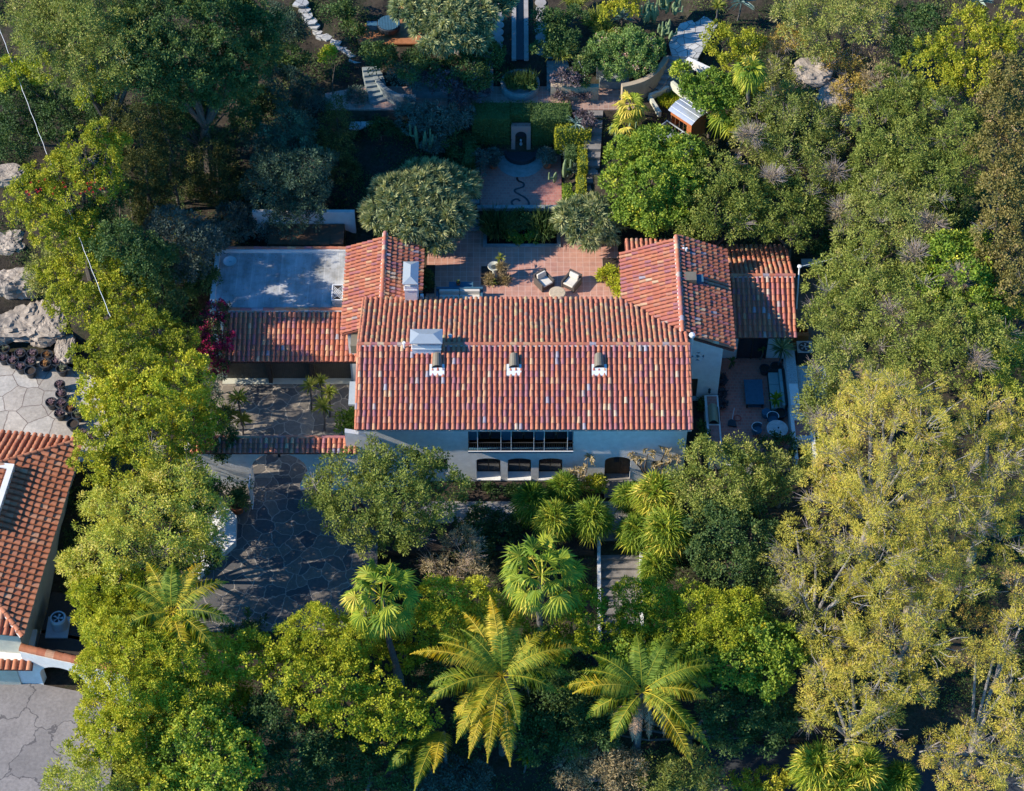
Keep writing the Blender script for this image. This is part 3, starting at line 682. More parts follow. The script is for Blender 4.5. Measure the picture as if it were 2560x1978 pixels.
# gate wall with the broad arch
GW = thing('arched_gate_wall', 'white wall with a wide arched driveway opening and tiled coping', 'wall', (-14, -7, 0))
m = MB(); o0 = [(-19.6, -.3), (-15.75, -.3), (-15.75, 1.7)]
for k in range(15):
    a = math.pi*(1-k/14); o0.append((-14.05+1.70*math.cos(a), 1.7+1.75*math.sin(a)))
o0 += [(-12.35, 1.7), (-12.35, -.3), (-9.02, -.3), (-9.02, 3.72), (-19.6, 3.72)]
slab(m, o0, [], lambda a, b, d: Vector((a, -7.22+d, b)), .6)
m.build('wall', STUCCO, GW)
m = MB(); m.add([(-12.9, -7.55, -.2), (-9.0, -7.55, -.2), (-9.0, -7.4, 3.3), (-11.8, -7.3, 2.9), (-12.9, -7.223, .4)], [(0,1,2,3,4)]); m.add([(-12.9, -7.223, .4), (-11.8, -7.3, 2.9), (-9.0, -7.4, 3.3), (-9.0, -7.223, 3.4), (-11.8, -7.223, 3.0)], [(0,1,2,3,4)])
m.build('buttress', STUCCO, GW)
SC = Vector((0, .95, .28)); tile_roof('coping', GW, (-19.2, -7.45, 3.7), (1, 0, 0), SC, rect(0, 0, 10.0, .95), TILE, row=.46)
ridge_caps('coping_ridge', GW, (-19.2, -6.46, 4.02), (-9.2, -6.46, 4.02), TILE, .11, .7, mortar=False)
l = MB(); l.box((-14.0, -7.25, 3.05), (-13.86, -7.1, 3.35)); l.cyl((-13.93, -7.18, 3.35), (-13.93, -7.18, 3.42), .10, .03, 6); tag(l.build('lantern', METALD), 'small black lantern hanging over the driveway arch', 'lantern')
g = MB()
for k in range(9): yy = -7.9+k*.11-1.0; g.box((-15.72, yy, .1), (-15.68, yy+.03, 2.4))
g.box((-15.73, -8.95, .1), (-15.66, -7.95, .18)); g.box((-15.73, -8.95, 2.3), (-15.66, -7.95, 2.38)); tag(g.build('gate', METALW), 'open white metal driveway gate leaf by the arch', 'gate')
# planter bench wall on the drive
m = MB(); pl = [(-19.4, -6.9), (-18.3, -7.9), (-16.55, -9.75), (-16.45, -11.6), (-17.6, -13.0), (-18.4, -14.0), (-18.9, -13.6), (-17.5, -12.2), (-17.1, -11.4), (-17.2, -9.95), (-18.8, -8.3), (-19.8, -7.4)]
m.prism(pl, -.2, .55); m.prism([(-19.4, -7.9), (-18.8, -8.32), (-17.22, -9.96), (-17.12, -11.35), (-17.5, -12.15), (-19.4, -13)], -.2, .28)
tag(m.build('planter_bench', STUCCO), 'white angled bench wall on the left edge of the driveway', 'bench wall')
# ---------------------------------------------------------------- neighbour house, lower left
NH = thing('neighbour_house', 'neighbouring house with orange tile roof, cut by the left edge', 'house', (-29, -12, -.5))
A = P(208, 1100, 2.0); Bq = P(57, 1592, 2.0)
ud = (Bq-A).normalized(); sd = Vector((ud.y, -ud.x, 0)); sd = -sd if sd.x > 0 else sd     # towards the ridge (west)
Le = (Bq-A).length; rise = .36
s_up = Vector((sd.x, sd.y, rise))
LS = 6.6
tile_roof('roof', NH, A, ud, s_up, [(0, 0), (Le, 0), (Le-5.6, LS*.92), (4.9, LS*.92)], TILEOR, pitch=.40, row=.44, r=.15, panmat=PAN)
nN = A+sd*12; tile_roof('roof', NH, A, sd, -(-ud+Vector((0, 0, -rise))) , [(0, 0), (12, 0), (12, 6), (6.2, 6)], TILEOR, pitch=.40, row=.44, r=.15)
sS = Bq; tile_roof('roof', NH, Bq, sd, -ud+Vector((0, 0, rise)), [(0, 0), (12, 0), (12, 6), (6.2, 6)], TILEOR, pitch=.40, row=.44, r=.15)
kh = 5.9
ridge_caps('hip_cap', NH, A+Vector((0, 0, .08)), A+ud*kh*.83+sd*kh+Vector((0, 0, rise*kh*.95+.1)), TILEOR, .15, .45)
ridge_caps('hip_cap', NH, Bq+Vector((0, 0, .08)), Bq-ud*kh*.95+sd*kh+Vector((0, 0, rise*kh*.95+.1)), TILEOR, .15, .45)
m = MB(); pl = [A+ud*.5+sd*.5, Bq-ud*.5+sd*.5, Bq-ud*.5+sd*13, A+ud*.5+sd*13]
m.prism([(p.x, p.y) for p in pl], -3.5, 1.98); m.build('wall', STUCCO2, NH)
for t in (.42, .50): p = A+ud*(Le*t)+sd*.47; q = MB(); q.cbox((0, 0, 0), (.5, .06, .8), M=Matrix.Translation(p+Vector((0, 0, -1.0))) @ Matrix.Rotation(math.atan2(ud.y, ud.x), 4, 'Z')); q.build('window', GLASSD, NH)
# white framed tower / roof terrace
p = P(36, 1160, 3.55)
q1 = p; q2 = p+ud*4.6; q3 = q2+sd*6; q4 = q1+sd*6
def obox(m, a, d1, l1, d2, l2, z0, z1): m.prism([(a.x, a.y), ((a+d1*l1).x, (a+d1*l1).y), ((a+d1*l1+d2*l2).x, (a+d1*l1+d2*l2).y), ((a+d2*l2).x, (a+d2*l2).y)], z0, z1)
m = MB(); obox(m, q1, ud, 4.6, sd, .35, 1.5, 3.55); obox(m, q1+sd*.352, ud, .35, sd, 6, 1.5, 3.55); obox(m, q1+ud*4.25+sd*.352, ud, .35, sd, 6, 1.5, 3.55); obox(m, q1+sd*.352+ud*2.0, ud, .25, sd, 6, 1.5, 3.45); m.build('parapet', STUCCO, NH)
m = MB(); obox(m, q1+sd*.354+ud*.352, ud, 1.64, sd, 6, 1.5, 3.1); m.build('terrace_floor', TERRA, NH)
# lower south block: white wall with tile strip, then arch wall
sw = Bq+Vector((0, 0, 0))
def PW(px, py, z): return P(px, py, z)
a0 = P(78, 1655, -.6); m = MB(); e1 = Vector((a0.x, a0.y, 0)); dl = Vector((-1, .02, 0))
m.prism([(e1.x, e1.y), (e1.x-10, e1.y+.2), (e1.x-10, e1.y+2.5), (e1.x+.0, e1.y+2.3)], -3.1, -.75); m.build('wall', STUCCO, NH)
tile_roof('lower_roof', NH, (e1.x-10, e1.y-.28, -.75), (1, -.02, 0), (0, .5, .12), rect(0, 0, 10.1, .6), TILEOR, pitch=.4, row=.6, r=.15)
q = MB(); q.box((e1.x-9, e1.y-.06, -3.0), (e1.x-1.0, e1.y-.02, -1.1)); q.build('garage_door', STUCCO2, NH)
c0 = P(75, 1705, -3.0); ar = [(0, 0), (.35+.5, 0)]+[(2.25-1.4*math.cos(math.pi*k/12), 1.1+1.25*math.sin(math.pi*k/12)) for k in range(13)]+[(3.65, 0), (6.2, 0), (6.2, 2.9), (0, 3.3)]
AW = thing('arched_porch', 'white arched porch wall with red tile coping beside the neighbour house', 'porch', (c0.x+2, c0.y, -3))
m = MB(); dirx = Vector((1, -.22, 0)).normalized(); diry = Vector((.22, 1, 0)).normalized()
slab(m, ar, [], lambda a, b, d: c0+dirx*a+diry*d+Vector((0, 0, b)), .5); m.build('wall', STUCCO, AW)
m = MB(); obox(m, c0+dirx*.3+diry*2.0, dirx, 6, diry, .2, -3.1, -.6); m.build('back_wall', TANWALL, AW)
ridge_caps('coping', AW, c0+diry*.25+Vector((0, 0, 3.36)), c0+dirx*6.2+diry*.25+Vector((0, 0, 2.98)), TILEOR, .26, .5, mortar=False)
m = MB(); b0 = P(90, 1600, -.6); pr = [P(90, 1625, -.6), P(215, 1655, -.6), P(215, 1490, -.6), P(130, 1480, -.6)]
m.prism([(p.x, p.y) for p in pr], -1.5, -.6); m.build('flat_roof', WOODD, AW)
from mathutils import noise as noise_v
def cat_rom(pts, n=6):
    out = []
    for i in range(len(pts)-1):
        p0 = pts[max(i-1, 0)]; p1 = pts[i]; p2 = pts[i+1]; p3 = pts[min(i+2, len(pts)-1)]
        for k in range(n):
            t = k/n; out.append(.5*((2*p1)+(p2-p0)*t+(2*p0-5*p1+4*p2-p3)*t*t+(3*p1-p0-3*p2+p3)*t*t*t))
    out.append(pts[-1]); return out
# ---------------------------------------------------------------- objects
def RZ(a): return Matrix.Rotation(a, 4, 'Z')
def armchair(loc, rz, label):
    t = thing('armchair', label, 'armchair', loc, 'wicker armchairs on the patio'); t.rotation_euler = (0, 0, rz)
    WORLD0[t.name] = Vector((0, 0, 0))
    m = MB(); m.box((-.42, -.42, .06), (.42, .40, .34)); m.box((-.50, -.45, .02), (-.38, .50, .62)); m.box((.38, -.45, .02), (.50, .50, .62))
    m.build('frame', WICKER, t, bevel=.02)
    m = MB(); m.add([(-.5, .36, .1), (.5, .36, .1), (.5, .5, .1), (-.5, .5, .1), (-.46, .46, .86), (.46, .46, .86), (.46, .58, .86), (-.46, .58, .86)], [(0,3,2,1),(4,5,6,7),(0,1,5,4),(1,2,6,5),(2,3,7,6),(3,0,4,7)]); m.build('backrest', WICKER, t, bevel=.02)
    m = MB(); m.box((-.36, -.44, .345), (.36, .32, .48)); m.build('seat_cushion', FABRIC, t, bevel=.05)
    m = MB(); m.cbox((0, 0, 0), (.68, .17, .40), M=Matrix.Translation((0, .34, .66)) @ Matrix.Rotation(R(-14), 4, 'X')); m.build('back_cushion', FABRIC, t, bevel=.06)
    for x in (-.44, .44):
        for y in (-.4, .44): m = MB(); m.cbox((x, y, .03), (.06, .06, .06)); m.build('leg', WICKER, t)
    return t
p = P(1361, 716, 2.4); armchair((p.x, p.y+.1, 2.4), R(35), 'brown wicker armchair with cream cushions, left of the round stone table')
p = P(1428, 716, 2.4); armchair((p.x, p.y+.05, 2.4), R(-33), 'brown wicker armchair with cream cushions, right of the round stone table')
p = P(1393, 742, 2.4)
t = thing('round_table', 'round stone topped table on the patio between two wicker armchairs', 'table', (2.9, 6.1, 2.4))
m = MB(); m.lathe((2.9, 6.1, 2.4), [(0, .44), (.50, .44), (.54, .48), (.54, .53), (.50, .56), (0, .56)], 28); m.build('table_top', STONET, t)
m = MB(); m.lathe((2.9, 6.1, 2.4), [(.26, 0), (.22, .08), (.10, .2), (.12, .44)], 16); m.build('pedestal', METALD, t)
def sofa(name, label, x0, x1, yb, z, mat, n=2, cush=FABRIC):
    t = thing('sofa', label, 'sofa', ((x0+x1)/2, yb, z)); o = []
    m = MB(); m.box((x0, yb-.85, z+.05), (x1, yb, z+.34)); m.box((x0, yb-.85, z+.341), (x0+.16, yb, z+.60)); m.box((x1-.16, yb-.85, z+.341), (x1, yb, z+.60)); m.build('frame', mat, t, bevel=.03)
    m = MB(); m.box((x0, yb+.002, z+.05), (x1, yb+.16, z+.82)); m.build('backrest', mat, t, bevel=.03)
    w_ = (x1-x0-.36)/n
    for k in range(n):
        a = x0+.18+k*w_; m = MB(); m.box((a+.01, yb-.82, z+.35), (a+w_-.01, yb-.2, z+.50)); m.build('seat_cushion', cush, t, bevel=.05)
        m = MB(); m.box((a+.01, yb-.19, z+.40), (a+w_-.01, yb-.01, z+.80)); m.build('back_cushion', cush, t, bevel=.05)
    return t
sofa('sofa', 'dark framed patio sofa with pale cushions, half under the roof edge', -4.85, -1.85, 6.20, 2.4, BLUEM)
t = thing('console_table', 'blue console table behind the patio sofa', 'table', (-3.3, 6.85, 2.4))
m = MB(); m.box((-4.05, 6.55, 2.86), (-2.5, 7.05, 2.92)); m.build('table_top', BLUEM, t)
for x in (-4.0, -2.6):
    for y in (6.6, 6.95): m = MB(); m.box((x, y, 2.4), (x+.06, y+.06, 2.86)); m.build('leg', BLUEM, t)
# pots
def pot(loc, r, h, label, mat=TERRA, group=None, fill=SOIL, cat='plant pot', name='plant_pot'):
    t = thing(name, label, cat, loc, group); x, y, z = loc
    m = MB(); m.lathe(loc, [(0, 0), (r*.68, 0), (r*.95, h*.86), (r*1.06, h*.87), (r*1.06, h), (r*.93, h), (r*.88, h*.80)], 22); m.build('pot', mat, t, smooth=False)
    m = MB(); m.lathe(loc, [(0, h*.81), (r*.88, h*.81)], 22); m.build('soil', fill, t)
    return t
def sticks(parent, loc, r, h, n, mat, seed=0, tilt=.5, w_=.012):
    rr = random.Random(seed); m = MB()
    for k in range(n):
        a = rr.uniform(0, 6.28); q = rr.uniform(0, r*.5); b = Vector((loc[0]+q*math.cos(a), loc[1]+q*math.sin(a), loc[2]))
        t_ = b+Vector((rr.gauss(0, tilt*h), rr.gauss(0, tilt*h), h*rr.uniform(.6, 1.1))); mid = b.lerp(t_, .5)+Vector((rr.gauss(0, .05), rr.gauss(0, .05), .05))
        m.tube([b, mid, t_], [w_, w_*.8, w_*.4], 4)
    return m.build('stems', mat, parent)
PURP = plain('purple_stems', (.33, .22, .24), .8, var=.3, scale=8, bs=0); ORST = plain('dry_orange_stems', (.55, .28, .10), .8, var=.3, scale=8, bs=0)
PC = [(180, 880, 'p'), (292, 880, 'p'), (425, 895, 'o'), (115, 950, 'p'), (28, 920, 'p'), (35, 842, 'g'), (278, 957, 'p'), (410, 975, 'o'), (510, 953, 'p'), (185, 1002, 'p'), (272, 1040, 'e'),
      (560, 1022, 'g'), (540, 1162, 'p'), (553, 1247, 'p'), (465, 1326, 'p'), (553, 1337, 'p'), (540, 1425, 'p'), (638, 1385, 'o'), (702, 1437, 'g'), (660, 1522, 'e'), (742, 1602, 'p'), (840, 1640, 'p')]
WH = ['second from the left in the back row', 'third from the left in the back row', 'in the back row below the boulder crack', 'on the patio left of the front middle pot', 'at the left edge of the frame, lower one', 'at the left edge of the frame, upper one',
      'in the middle of the upper cluster', 'just in front of the other orange one', 'at the right end of the upper cluster', 'directly left of the empty pot', 'at the front of the upper cluster', 'alone between the upper and lower clusters',
      'topmost of the right hand column', 'second from the top of the right hand column', 'leftmost of the lower cluster', 'between two purple ones in the lower cluster', 'frontmost of the stems in the lower cluster', 'in the lower cluster, beside a grey green one',
      'at the right side of the lower cluster', 'in the lower cluster near the roof', 'close to the neighbour roof corner', 'lowest of all, half under the tree']
NAMEC = {'p': 'bare purple stems', 'o': 'dry orange stems', 'g': 'grey green stems', 'e': 'nothing in it'}
protos = {}
GRST = plain('grey_green_stems', (.24, .26, .15), .8, var=.3, scale=8, bs=0)
for i, (a, b, k) in enumerate(PC):
    q = P(a/3.635, 640+b/3.635, .06); loc = Vector((q.x, q.y, -.5+.0))
    lab = 'black nursery pot with %s, %s' % (NAMEC[k], WH[i])
    if k not in protos:
        t = pot(loc, .36, .56, lab, BLACK, 'black nursery pots on the pale patio', cat='nursery pot', name='nursery_pot')
        if k != 'e': sticks(t, (loc.x, loc.y, -.05), .30, .34, 26, {'p': PURP, 'o': ORST, 'g': GRST}[k], i, .30, .016)
        protos[k] = t
    else:
        s0 = protos[k]; t = s0.copy(); col.objects.link(t); t.location = loc; t.rotation_euler = (0, 0, i*1.3); t['label'] = lab; t.scale = (.95+.03*(i % 4),)*3
        for c in list(s0.children):
            c2 = c.copy(); col.objects.link(c2); c2.parent = t
# right courtyard
t = thing('coffee_table', 'long dark wooden coffee table in the side courtyard', 'table', (15.1, -.6, .6))
m = MB(); m.box((14.6, -1.55, 1.0), (15.75, .45, 1.08)); m.build('table_top', BLUEM, t, bevel=.02)
m = MB(); m.box((14.7, -1.45, .62), (15.65, .35, .68)); m.build('shelf', BLUEM, t)
for x in (14.65, 15.6):
    for y in (-1.5, .3): m = MB(); m.box((x, y, .6), (x+.1, y+.1, 1.0)); m.build('leg', WOODD, t)
t = thing('sofa', 'long grey green sofa against the courtyard side wall', 'sofa', (16.6, -.3, .6))
m = MB(); m.box((16.15, -1.9, .65), (17.0, 1.05, .88)); m.box((16.15, 1.055, .65), (17.15, 1.2, 1.2)); m.box((17.003, -1.9, .65), (17.15, 1.05, 1.4)); m.build('frame', WOODD, t)
for k in range(3):
    y = -1.88+k*.98; m = MB(); m.box((16.17, y, .885), (16.80, y+.96, 1.05)); m.build('seat_cushion', TEAL, t, bevel=.03)
    m = MB(); m.box((16.805, y, .885), (17.0, y+.96, 1.40)); m.build('back_cushion', TEAL, t, bevel=.03)
t = thing('garden_table', 'round slatted white table in the lower part of the side courtyard', 'table', (16.35, -3.7, .6))
m = MB(); 
for k in range(13):
    y = -.6+k*.096; hw = math.sqrt(max(0.001, .62**2-(y+.02)**2)); m.box((16.35-hw, -3.7+y, 1.31), (16.35+hw, -3.7+y+.085, 1.34))
m.lathe((16.35, -3.7, 1.28), [(.60, 0), (.66, 0), (.66, .07), (.60, .07), (.60, 0)], 30); m.build('table_top', plain('weathered_white_wood', (.55, .56, .54), .7, var=.25, scale=5), t)
m = MB(); m.lathe((16.35, -3.7, .6), [(.3, 0), (.06, .08), (.06, .7)], 12); m.build('pedestal', METALD, t)
m = MB(); m.lathe((16.42, -3.68, 1.345), [(.04, 0), (.05, .08), (.02, .1)], 8, cap=True); tag(m.build('candle_cup', BLACK), 'small dark cup on the round slatted table', 'cup')
def tubchair(loc, rz, label):
    t = thing('tub_chair', label, 'chair', loc, 'tub chairs at the round courtyard table'); t.rotation_euler = (0, 0, rz); WORLD0[t.name] = Vector((0, 0, 0))
    m = MB(); m.lathe((0, 0, 0), [(0, .42), (.30, .42), (.30, .47), (0, .47)], 18); m.build('seat', BLUEM, t)
    pts = [(.33*math.cos(a), .33*math.sin(a)) for a in [R(-20+220*k/16) for k in range(17)]]
    m = MB(); n = len(pts); vs = [(x, y, .3) for x, y in pts]+[(x*1.1, y*1.1, .78) for x, y in pts]; m.add(vs, [(k, k+1, n+k+1, n+k) for k in range(n-1)]); m.build('backrest', BLUEM, t)
    m = MB(); m.tube([(x*1.1, y*1.1, .79) for x, y in pts], .022, 6); m.build('rim', METALW, t)
    for a in (45, 135, 225, 315): m = MB(); m.cyl((.22*math.cos(R(a)), .22*math.sin(R(a)), 0), (.2*math.cos(R(a)), .2*math.sin(R(a)), .42), .02, .02, 6); m.build('leg', METALD, t)
tubchair((16.15, -2.75, .6), R(0), 'blue grey tub chair with white rim, above the round courtyard table')
tubchair((15.15, -3.6, .6), R(60), 'blue grey tub chair with white rim, left of the round courtyard table')
m = MB(); m.lathe((15.85, -2.1, .6), [(0, 0), (.28, 0), (.3, .35), (.3, .38), (0, .4)], 20); tag(m.build('drum_stool', BLUEM), 'low round blue stool at the foot of the courtyard sofa', 'stool')
# grill counter on the left of the court
t = thing('counter', 'white edged tiled counter along the left side of the side courtyard', 'counter', (12.4, -3.5, .6))
m = MB(); m.box((12.0, -6.2, .4), (12.85, -1.15, 1.45)); m.build('counter_base', STUCCO, t)
m = MB(); m.box((12.14, -2.0, 1.451), (12.75, -1.25, 1.47)); m.build('tile_top', BRICKP, t)
m = MB(); m.box((12.14, -6.1, 1.451), (12.75, -3.55, 1.47)); m.build('tile_top', BRICKP, t)
t = thing('grill', 'barbecue grill with curved tan lid set in the counter', 'grill', (12.5, -2.8, 1.46))
m = MB(); n = 8; 
m.add([(12.15+.62*(k/n), y, 1.47+.38*math.sin(math.pi*(.12+.88*k/n))) for y in (-3.45, -2.1) for k in range(n+1)], [(k, k+1, n+1+k+1, n+1+k) for k in range(n)]); m.build('lid', plain('tan_metal', (.36, .33, .22), .45, .2, .1, 4), t)
m = MB(); m.box((12.15, -3.44, 1.46), (12.78, -2.12, 1.52)); m.cyl((12.85, -3.3, 1.62), (12.85, -2.25, 1.62), .02, .02, 6); m.build('grill_body', METALD, t)
t = thing('sink_counter', 'white counter with round sink at the bottom of the side courtyard', 'counter', (13.9, -6, .6))
m = MB(); m.box((12.95, -6.6, .4), (14.6, -5.75, 1.4)); m.build('counter_base', STUCCO, t)
m = MB(); m.box((13.1, -6.5, 1.401), (14.5, -5.85, 1.42)); m.build('tile_top', BLUEM, t)
m = MB(); m.lathe((14.1, -6.18, 1.42), [(.30, 0), (.28, .02), (.22, -.0), (0, .005)], 20); m.build('sink', METALD, t)
# court side wall, upper deck of plaster at right
t = thing('courtyard_wall', 'white wall with speckled coping on the right side of the courtyard', 'wall', (17.3, -2, .6))
m = MB(); m.box((17.2, -2.6, .3), (17.75, 1.9, 2.3)); m.box((17.2, -6.2, .3), (17.42, -2.602, 1.5)); m.box((18.35, -6.2, .3), (18.6, -2.602, 1.5)); m.box((17.422, -3.1, .3), (18.348, -2.602, 1.5)); m.box((17.422, -4.6, .3), (18.348, -4.3, 1.4)); m.build('wall', STUCCO, t)
m = MB(); m.box((17.18, -.9, 2.302), (17.77, 1.92, 2.34)); m.box((17.752, -1.2, 1.2), (19.6, 0.7, 2.1)); m.build('coping', plain('speckled_stone', (.35, .40, .40), .9, var=.5, scale=12), t)
m = MB(); m.box((17.43, -4.3, 1.3), (18.34, -3.11, 1.36)); m.build('tile_top', BRICKP, t)
t = thing('dustpan', 'dark dustpan with long white handle and red hoop on the courtyard bricks', 'dustpan', (13.65, -2.6, .6))
m = MB(); m.prism([(13.4, -2.95), (13.95, -3.05), (13.9, -2.6), (13.65, -2.45), (13.45, -2.6)], .62, .72); m.build('pan', BLACK, t)
m = MB(); m.cyl((13.7, -2.5, .68), (13.85, -1.85, 1.05), .02, .02, 6); m.build('handle', METALW, t)
m = MB(); m.tube([(14.05+.22*math.cos(a), -2.35+.22*math.sin(a), .66) for a in [R(24*k) for k in range(16)]], .018, 5); m.build('hoop', RED, t)
m = MB(); m.box((15.2, -7.4, .2), (15.35, -5.9, 2.1)); tag(m.build('screen_panel', WOODD), 'dark upright screen at the bottom of the side courtyard', 'screen')
m = MB(); m.cyl((18.1, -3.3, 1.2), (18.75, -3.9, 1.9), .03, .03, 6); m.cyl((18.75, -3.9, 1.9), (18.75, -4.8, 1.7), .03, .03, 6); tag(m.build('handrail', METALW), 'thin white handrail at the lower right of the side courtyard', 'handrail')
for x, z in ((12.3, 1.5), (18.1, 1.6)):
    m = MB(); y = -.95 if x < 15 else -2.52; y = -1.05 if x < 15 else -3.12
    m.lathe((x, y, z), [(.03, 0), (.09, .12), (.06, .3), (.1, .36), (.02, .5)], 8, cap=True); tag(m.build('wall_lantern', METALD), 'small black wall lantern %s' % ('on the gable wall above the grill counter' if x < 15 else 'on the right hand courtyard wall'), 'lantern')
# AC units
def ac(loc, w_, h, label, round_=False):
    t = thing('air_conditioner', label, 'air conditioner', loc); x, y, z = loc
    m = MB()
    if round_: m.lathe(loc, [(w_/2, 0), (w_/2, h-.1), (w_/2-.05, h), (w_*.36, h)], 24)
    else: m.box((x-w_/2, y-w_/2, z), (x+w_/2, y+w_/2, z+h-.02)); m.lathe(loc, [(w_*.42, h), (w_*.40, h+.03), (w_*.36, h+.0)], 24)
    m.build('casing', METAL if round_ else BLACK, t)
    if not round_: m = MB(); m.box((x-w_/2-.01, y-w_/2-.01, z+h-.018), (x+w_/2+.01, y+w_/2+.01, z+h+.005)); m.build('top_panel', METAL, t)
    m = MB(); m.lathe(loc, [(0, h+.012 if not round_ else h-.15), (w_*.36, h+.012 if not round_ else h-.15)], 24); m.build('fan_well', METALD, t)
    m = MB()
    for k in range(5): a = 2*math.pi*k/5; c_, s_ = math.cos(a), math.sin(a); zz = z+h+(.02 if not round_ else -.1); m.add([(x+.04*c_, y+.04*s_, zz), (x+w_*.3*math.cos(a-.2), y+w_*.3*math.sin(a-.2), zz), (x+w_*.32*math.cos(a+.35), y+w_*.32*math.sin(a+.35), zz+.02)], [(0,1,2)])
    m.lathe((x, y, 0), [(0, zz+.03), (.09, zz+.03)], 10); m.build('fan', METAL, t)
ac((18.55, 2.55, .6), .95, 1.15, 'square dark air conditioner with round top grille beside the far right roof')
ac((P(145, 1545, .3).x, P(145, 1545, .3).y, -.58), .98, .95, 'round grey air conditioner on the low roof beside the neighbour house', True)
m = MB(); q = P(145, 1570, -.55); m.box((q.x-.65, q.y-.7, -.599), (q.x+.65, q.y+.75, -.50)); tag(m.build('mounting_pad', METAL), 'grey pad under the round air conditioner', 'pad')
t = thing('bin_box', 'orange wooden crate standing behind the square air conditioner', 'crate', (18.5, 4.0, .6))
m = MB(); m.box((18.05, 3.7, .6), (18.95, 4.0, 1.5)); m.box((18.05, 4.35, .6), (18.95, 4.4, 1.5)); m.box((18.05, 4.0, .6), (18.1, 4.35, 1.5)); m.box((18.9, 4.0, .6), (18.95, 4.35, 1.5)); m.build('box', ORWOOD, t)
# flat roof items
t = thing('satellite_dish', 'white satellite dish lying at the top left corner of the flat roof', 'satellite dish', (-18.2, 8.3, 3.2))
m = MB(); m.lathe((-18.2, 8.3, 3.45), [(0, 0), (.25, .02), (.42, .08), (.44, .08)], 24); m.build('dish', METALW, t); m = MB(); m.cyl((-18.2, 8.3, 3.2), (-18.2, 8.3, 3.46), .05, .05, 8); m.cyl((-18.2, 8.3, 3.5), (-18.0, 8.0, 3.75), .015, .015, 6); m.build('mast', METAL, t)
t = thing('lattice_box', 'white lattice covered box at the lower right of the flat roof', 'box', (-11.05, 5.3, 3.2))
m = MB(); m.box((-11.40, 4.75, 3.2), (-10.75, 5.95, 3.78)); m.build('box', WOODD, t)
m = MB()
for k in range(-8, 16):
    for sg in (1, -1):
        for s0 in (0,):
            x0 = -11.42; L = .7; y0 = 4.72+k*.13
            a = (x0, y0 if sg > 0 else y0+L*1.0); b_ = (x0+L, y0+L if sg > 0 else y0)
            if min(a[1], b_[1]) < 4.70 or max(a[1], b_[1]) > 6.0: continue
            m.tube([(a[0], a[1], 3.80), (b_[0], b_[1], 3.80)], .016, 4)
for k in range(-6, 8):
    for sg in (1, -1):
        pass
m.box((-11.45, 4.68, 3.76), (-11.38, 6.0, 3.83)); m.box((-10.77, 4.68, 3.76), (-10.70, 6.0, 3.83)); m.box((-11.379, 4.68, 3.76), (-10.771, 4.74, 3.83)); m.box((-11.379, 5.94, 3.76), (-10.771, 6.0, 3.83))
for k in range(6): z = 3.24+k*.1; m.box((-11.4, 4.715, z), (-10.75, 4.745, z+.04))
m.build('lattice', METALW, t)
# power cable
pts = []
c0_, c1_ = P(-30, -5, 13), P(276, 792, 8.4)
for k in range(13):
    u = k/12; p = c0_.lerp(c1_, u); p.z -= 1.2*4*u*(1-u)*.5; pts.append(p)
m = MB(); pts = [q_+Vector((.02*math.sin(i_*2.1), 0, .02*math.cos(i_*1.7))) for i_, q_ in enumerate(cat_rom(pts, 4))]; m.tube(pts, .017, 5); tag(m.build('power_cable', METALW), 'white overhead cable slanting through the trees on the left', 'cable')
m = MB(); q = P(1990, 670, 4.2); m.cyl((18.15, 5.0, 2.6), (18.2, 6.4, 5.0), .05, .05, 7); m.lathe((18.2, 6.4, 5.0), [(.05, 0), (.14, .05), (.14, .12), (0, .15)], 10); tag(m.build('service_mast', METALW), 'white electric service mast at the far right roof edge', 'mast')
m = MB(); m.tube([(18.2, 6.4, 5.05), (20, 6.9, 5.1), (22.5, 7.5, 5.8)], .02, 4); tag(m.build('service_wire', METALW), 'thin wire from the service mast into the right hand trees', 'cable')
m = MB(); q = P(2020, 635, .7); m.box((q.x-.5, q.y-1.0, .5), (q.x+.9, q.y+.6, .75)); tag(m.build('paving_slab', STUCCO), 'pale slab behind the far right roof', 'slab')
# rear patio pool
t = thing('pond', 'rectangular dark pond with pale stone edge at the back of the patio', 'pond', (.6, 12, 2.4))
m = MB(); m.box((-1.9, 10.55, 2.405), (3.2, 10.8, 2.50)); m.box((-1.9, 10.8, 2.405), (-1.65, 13.2, 2.50)); m.box((2.95, 10.8, 2.405), (3.2, 13.2, 2.50)); m.build('coping', STEPG, t)
m = MB(); m.box((-1.65, 10.8, 2.402), (2.95, 13.2, 2.43)); m.build('water', WATER, t)
m = MB(); m.box((-2.3, 13.0, 2.3), (3.5, 13.25, 3.5)); m.box((-2.3, 13.0, 3.502), (3.5, 13.3, 3.56)); tag(m.build('terrace_wall', STEPG), 'low grey wall between the pond and the brick terrace', 'wall')
for x in (-2.9, 3.35):
    m = MB(); 
    for k in range(5): m.box((x, 12.0+k*.4, 2.3), (x+.75, 12.4+k*.4, 2.6+k*.2))
    tag(m.build('terrace_steps', STEPG), 'grey steps %s the pond up to the brick terrace' % ('left of' if x < 0 else 'right of'), 'steps')
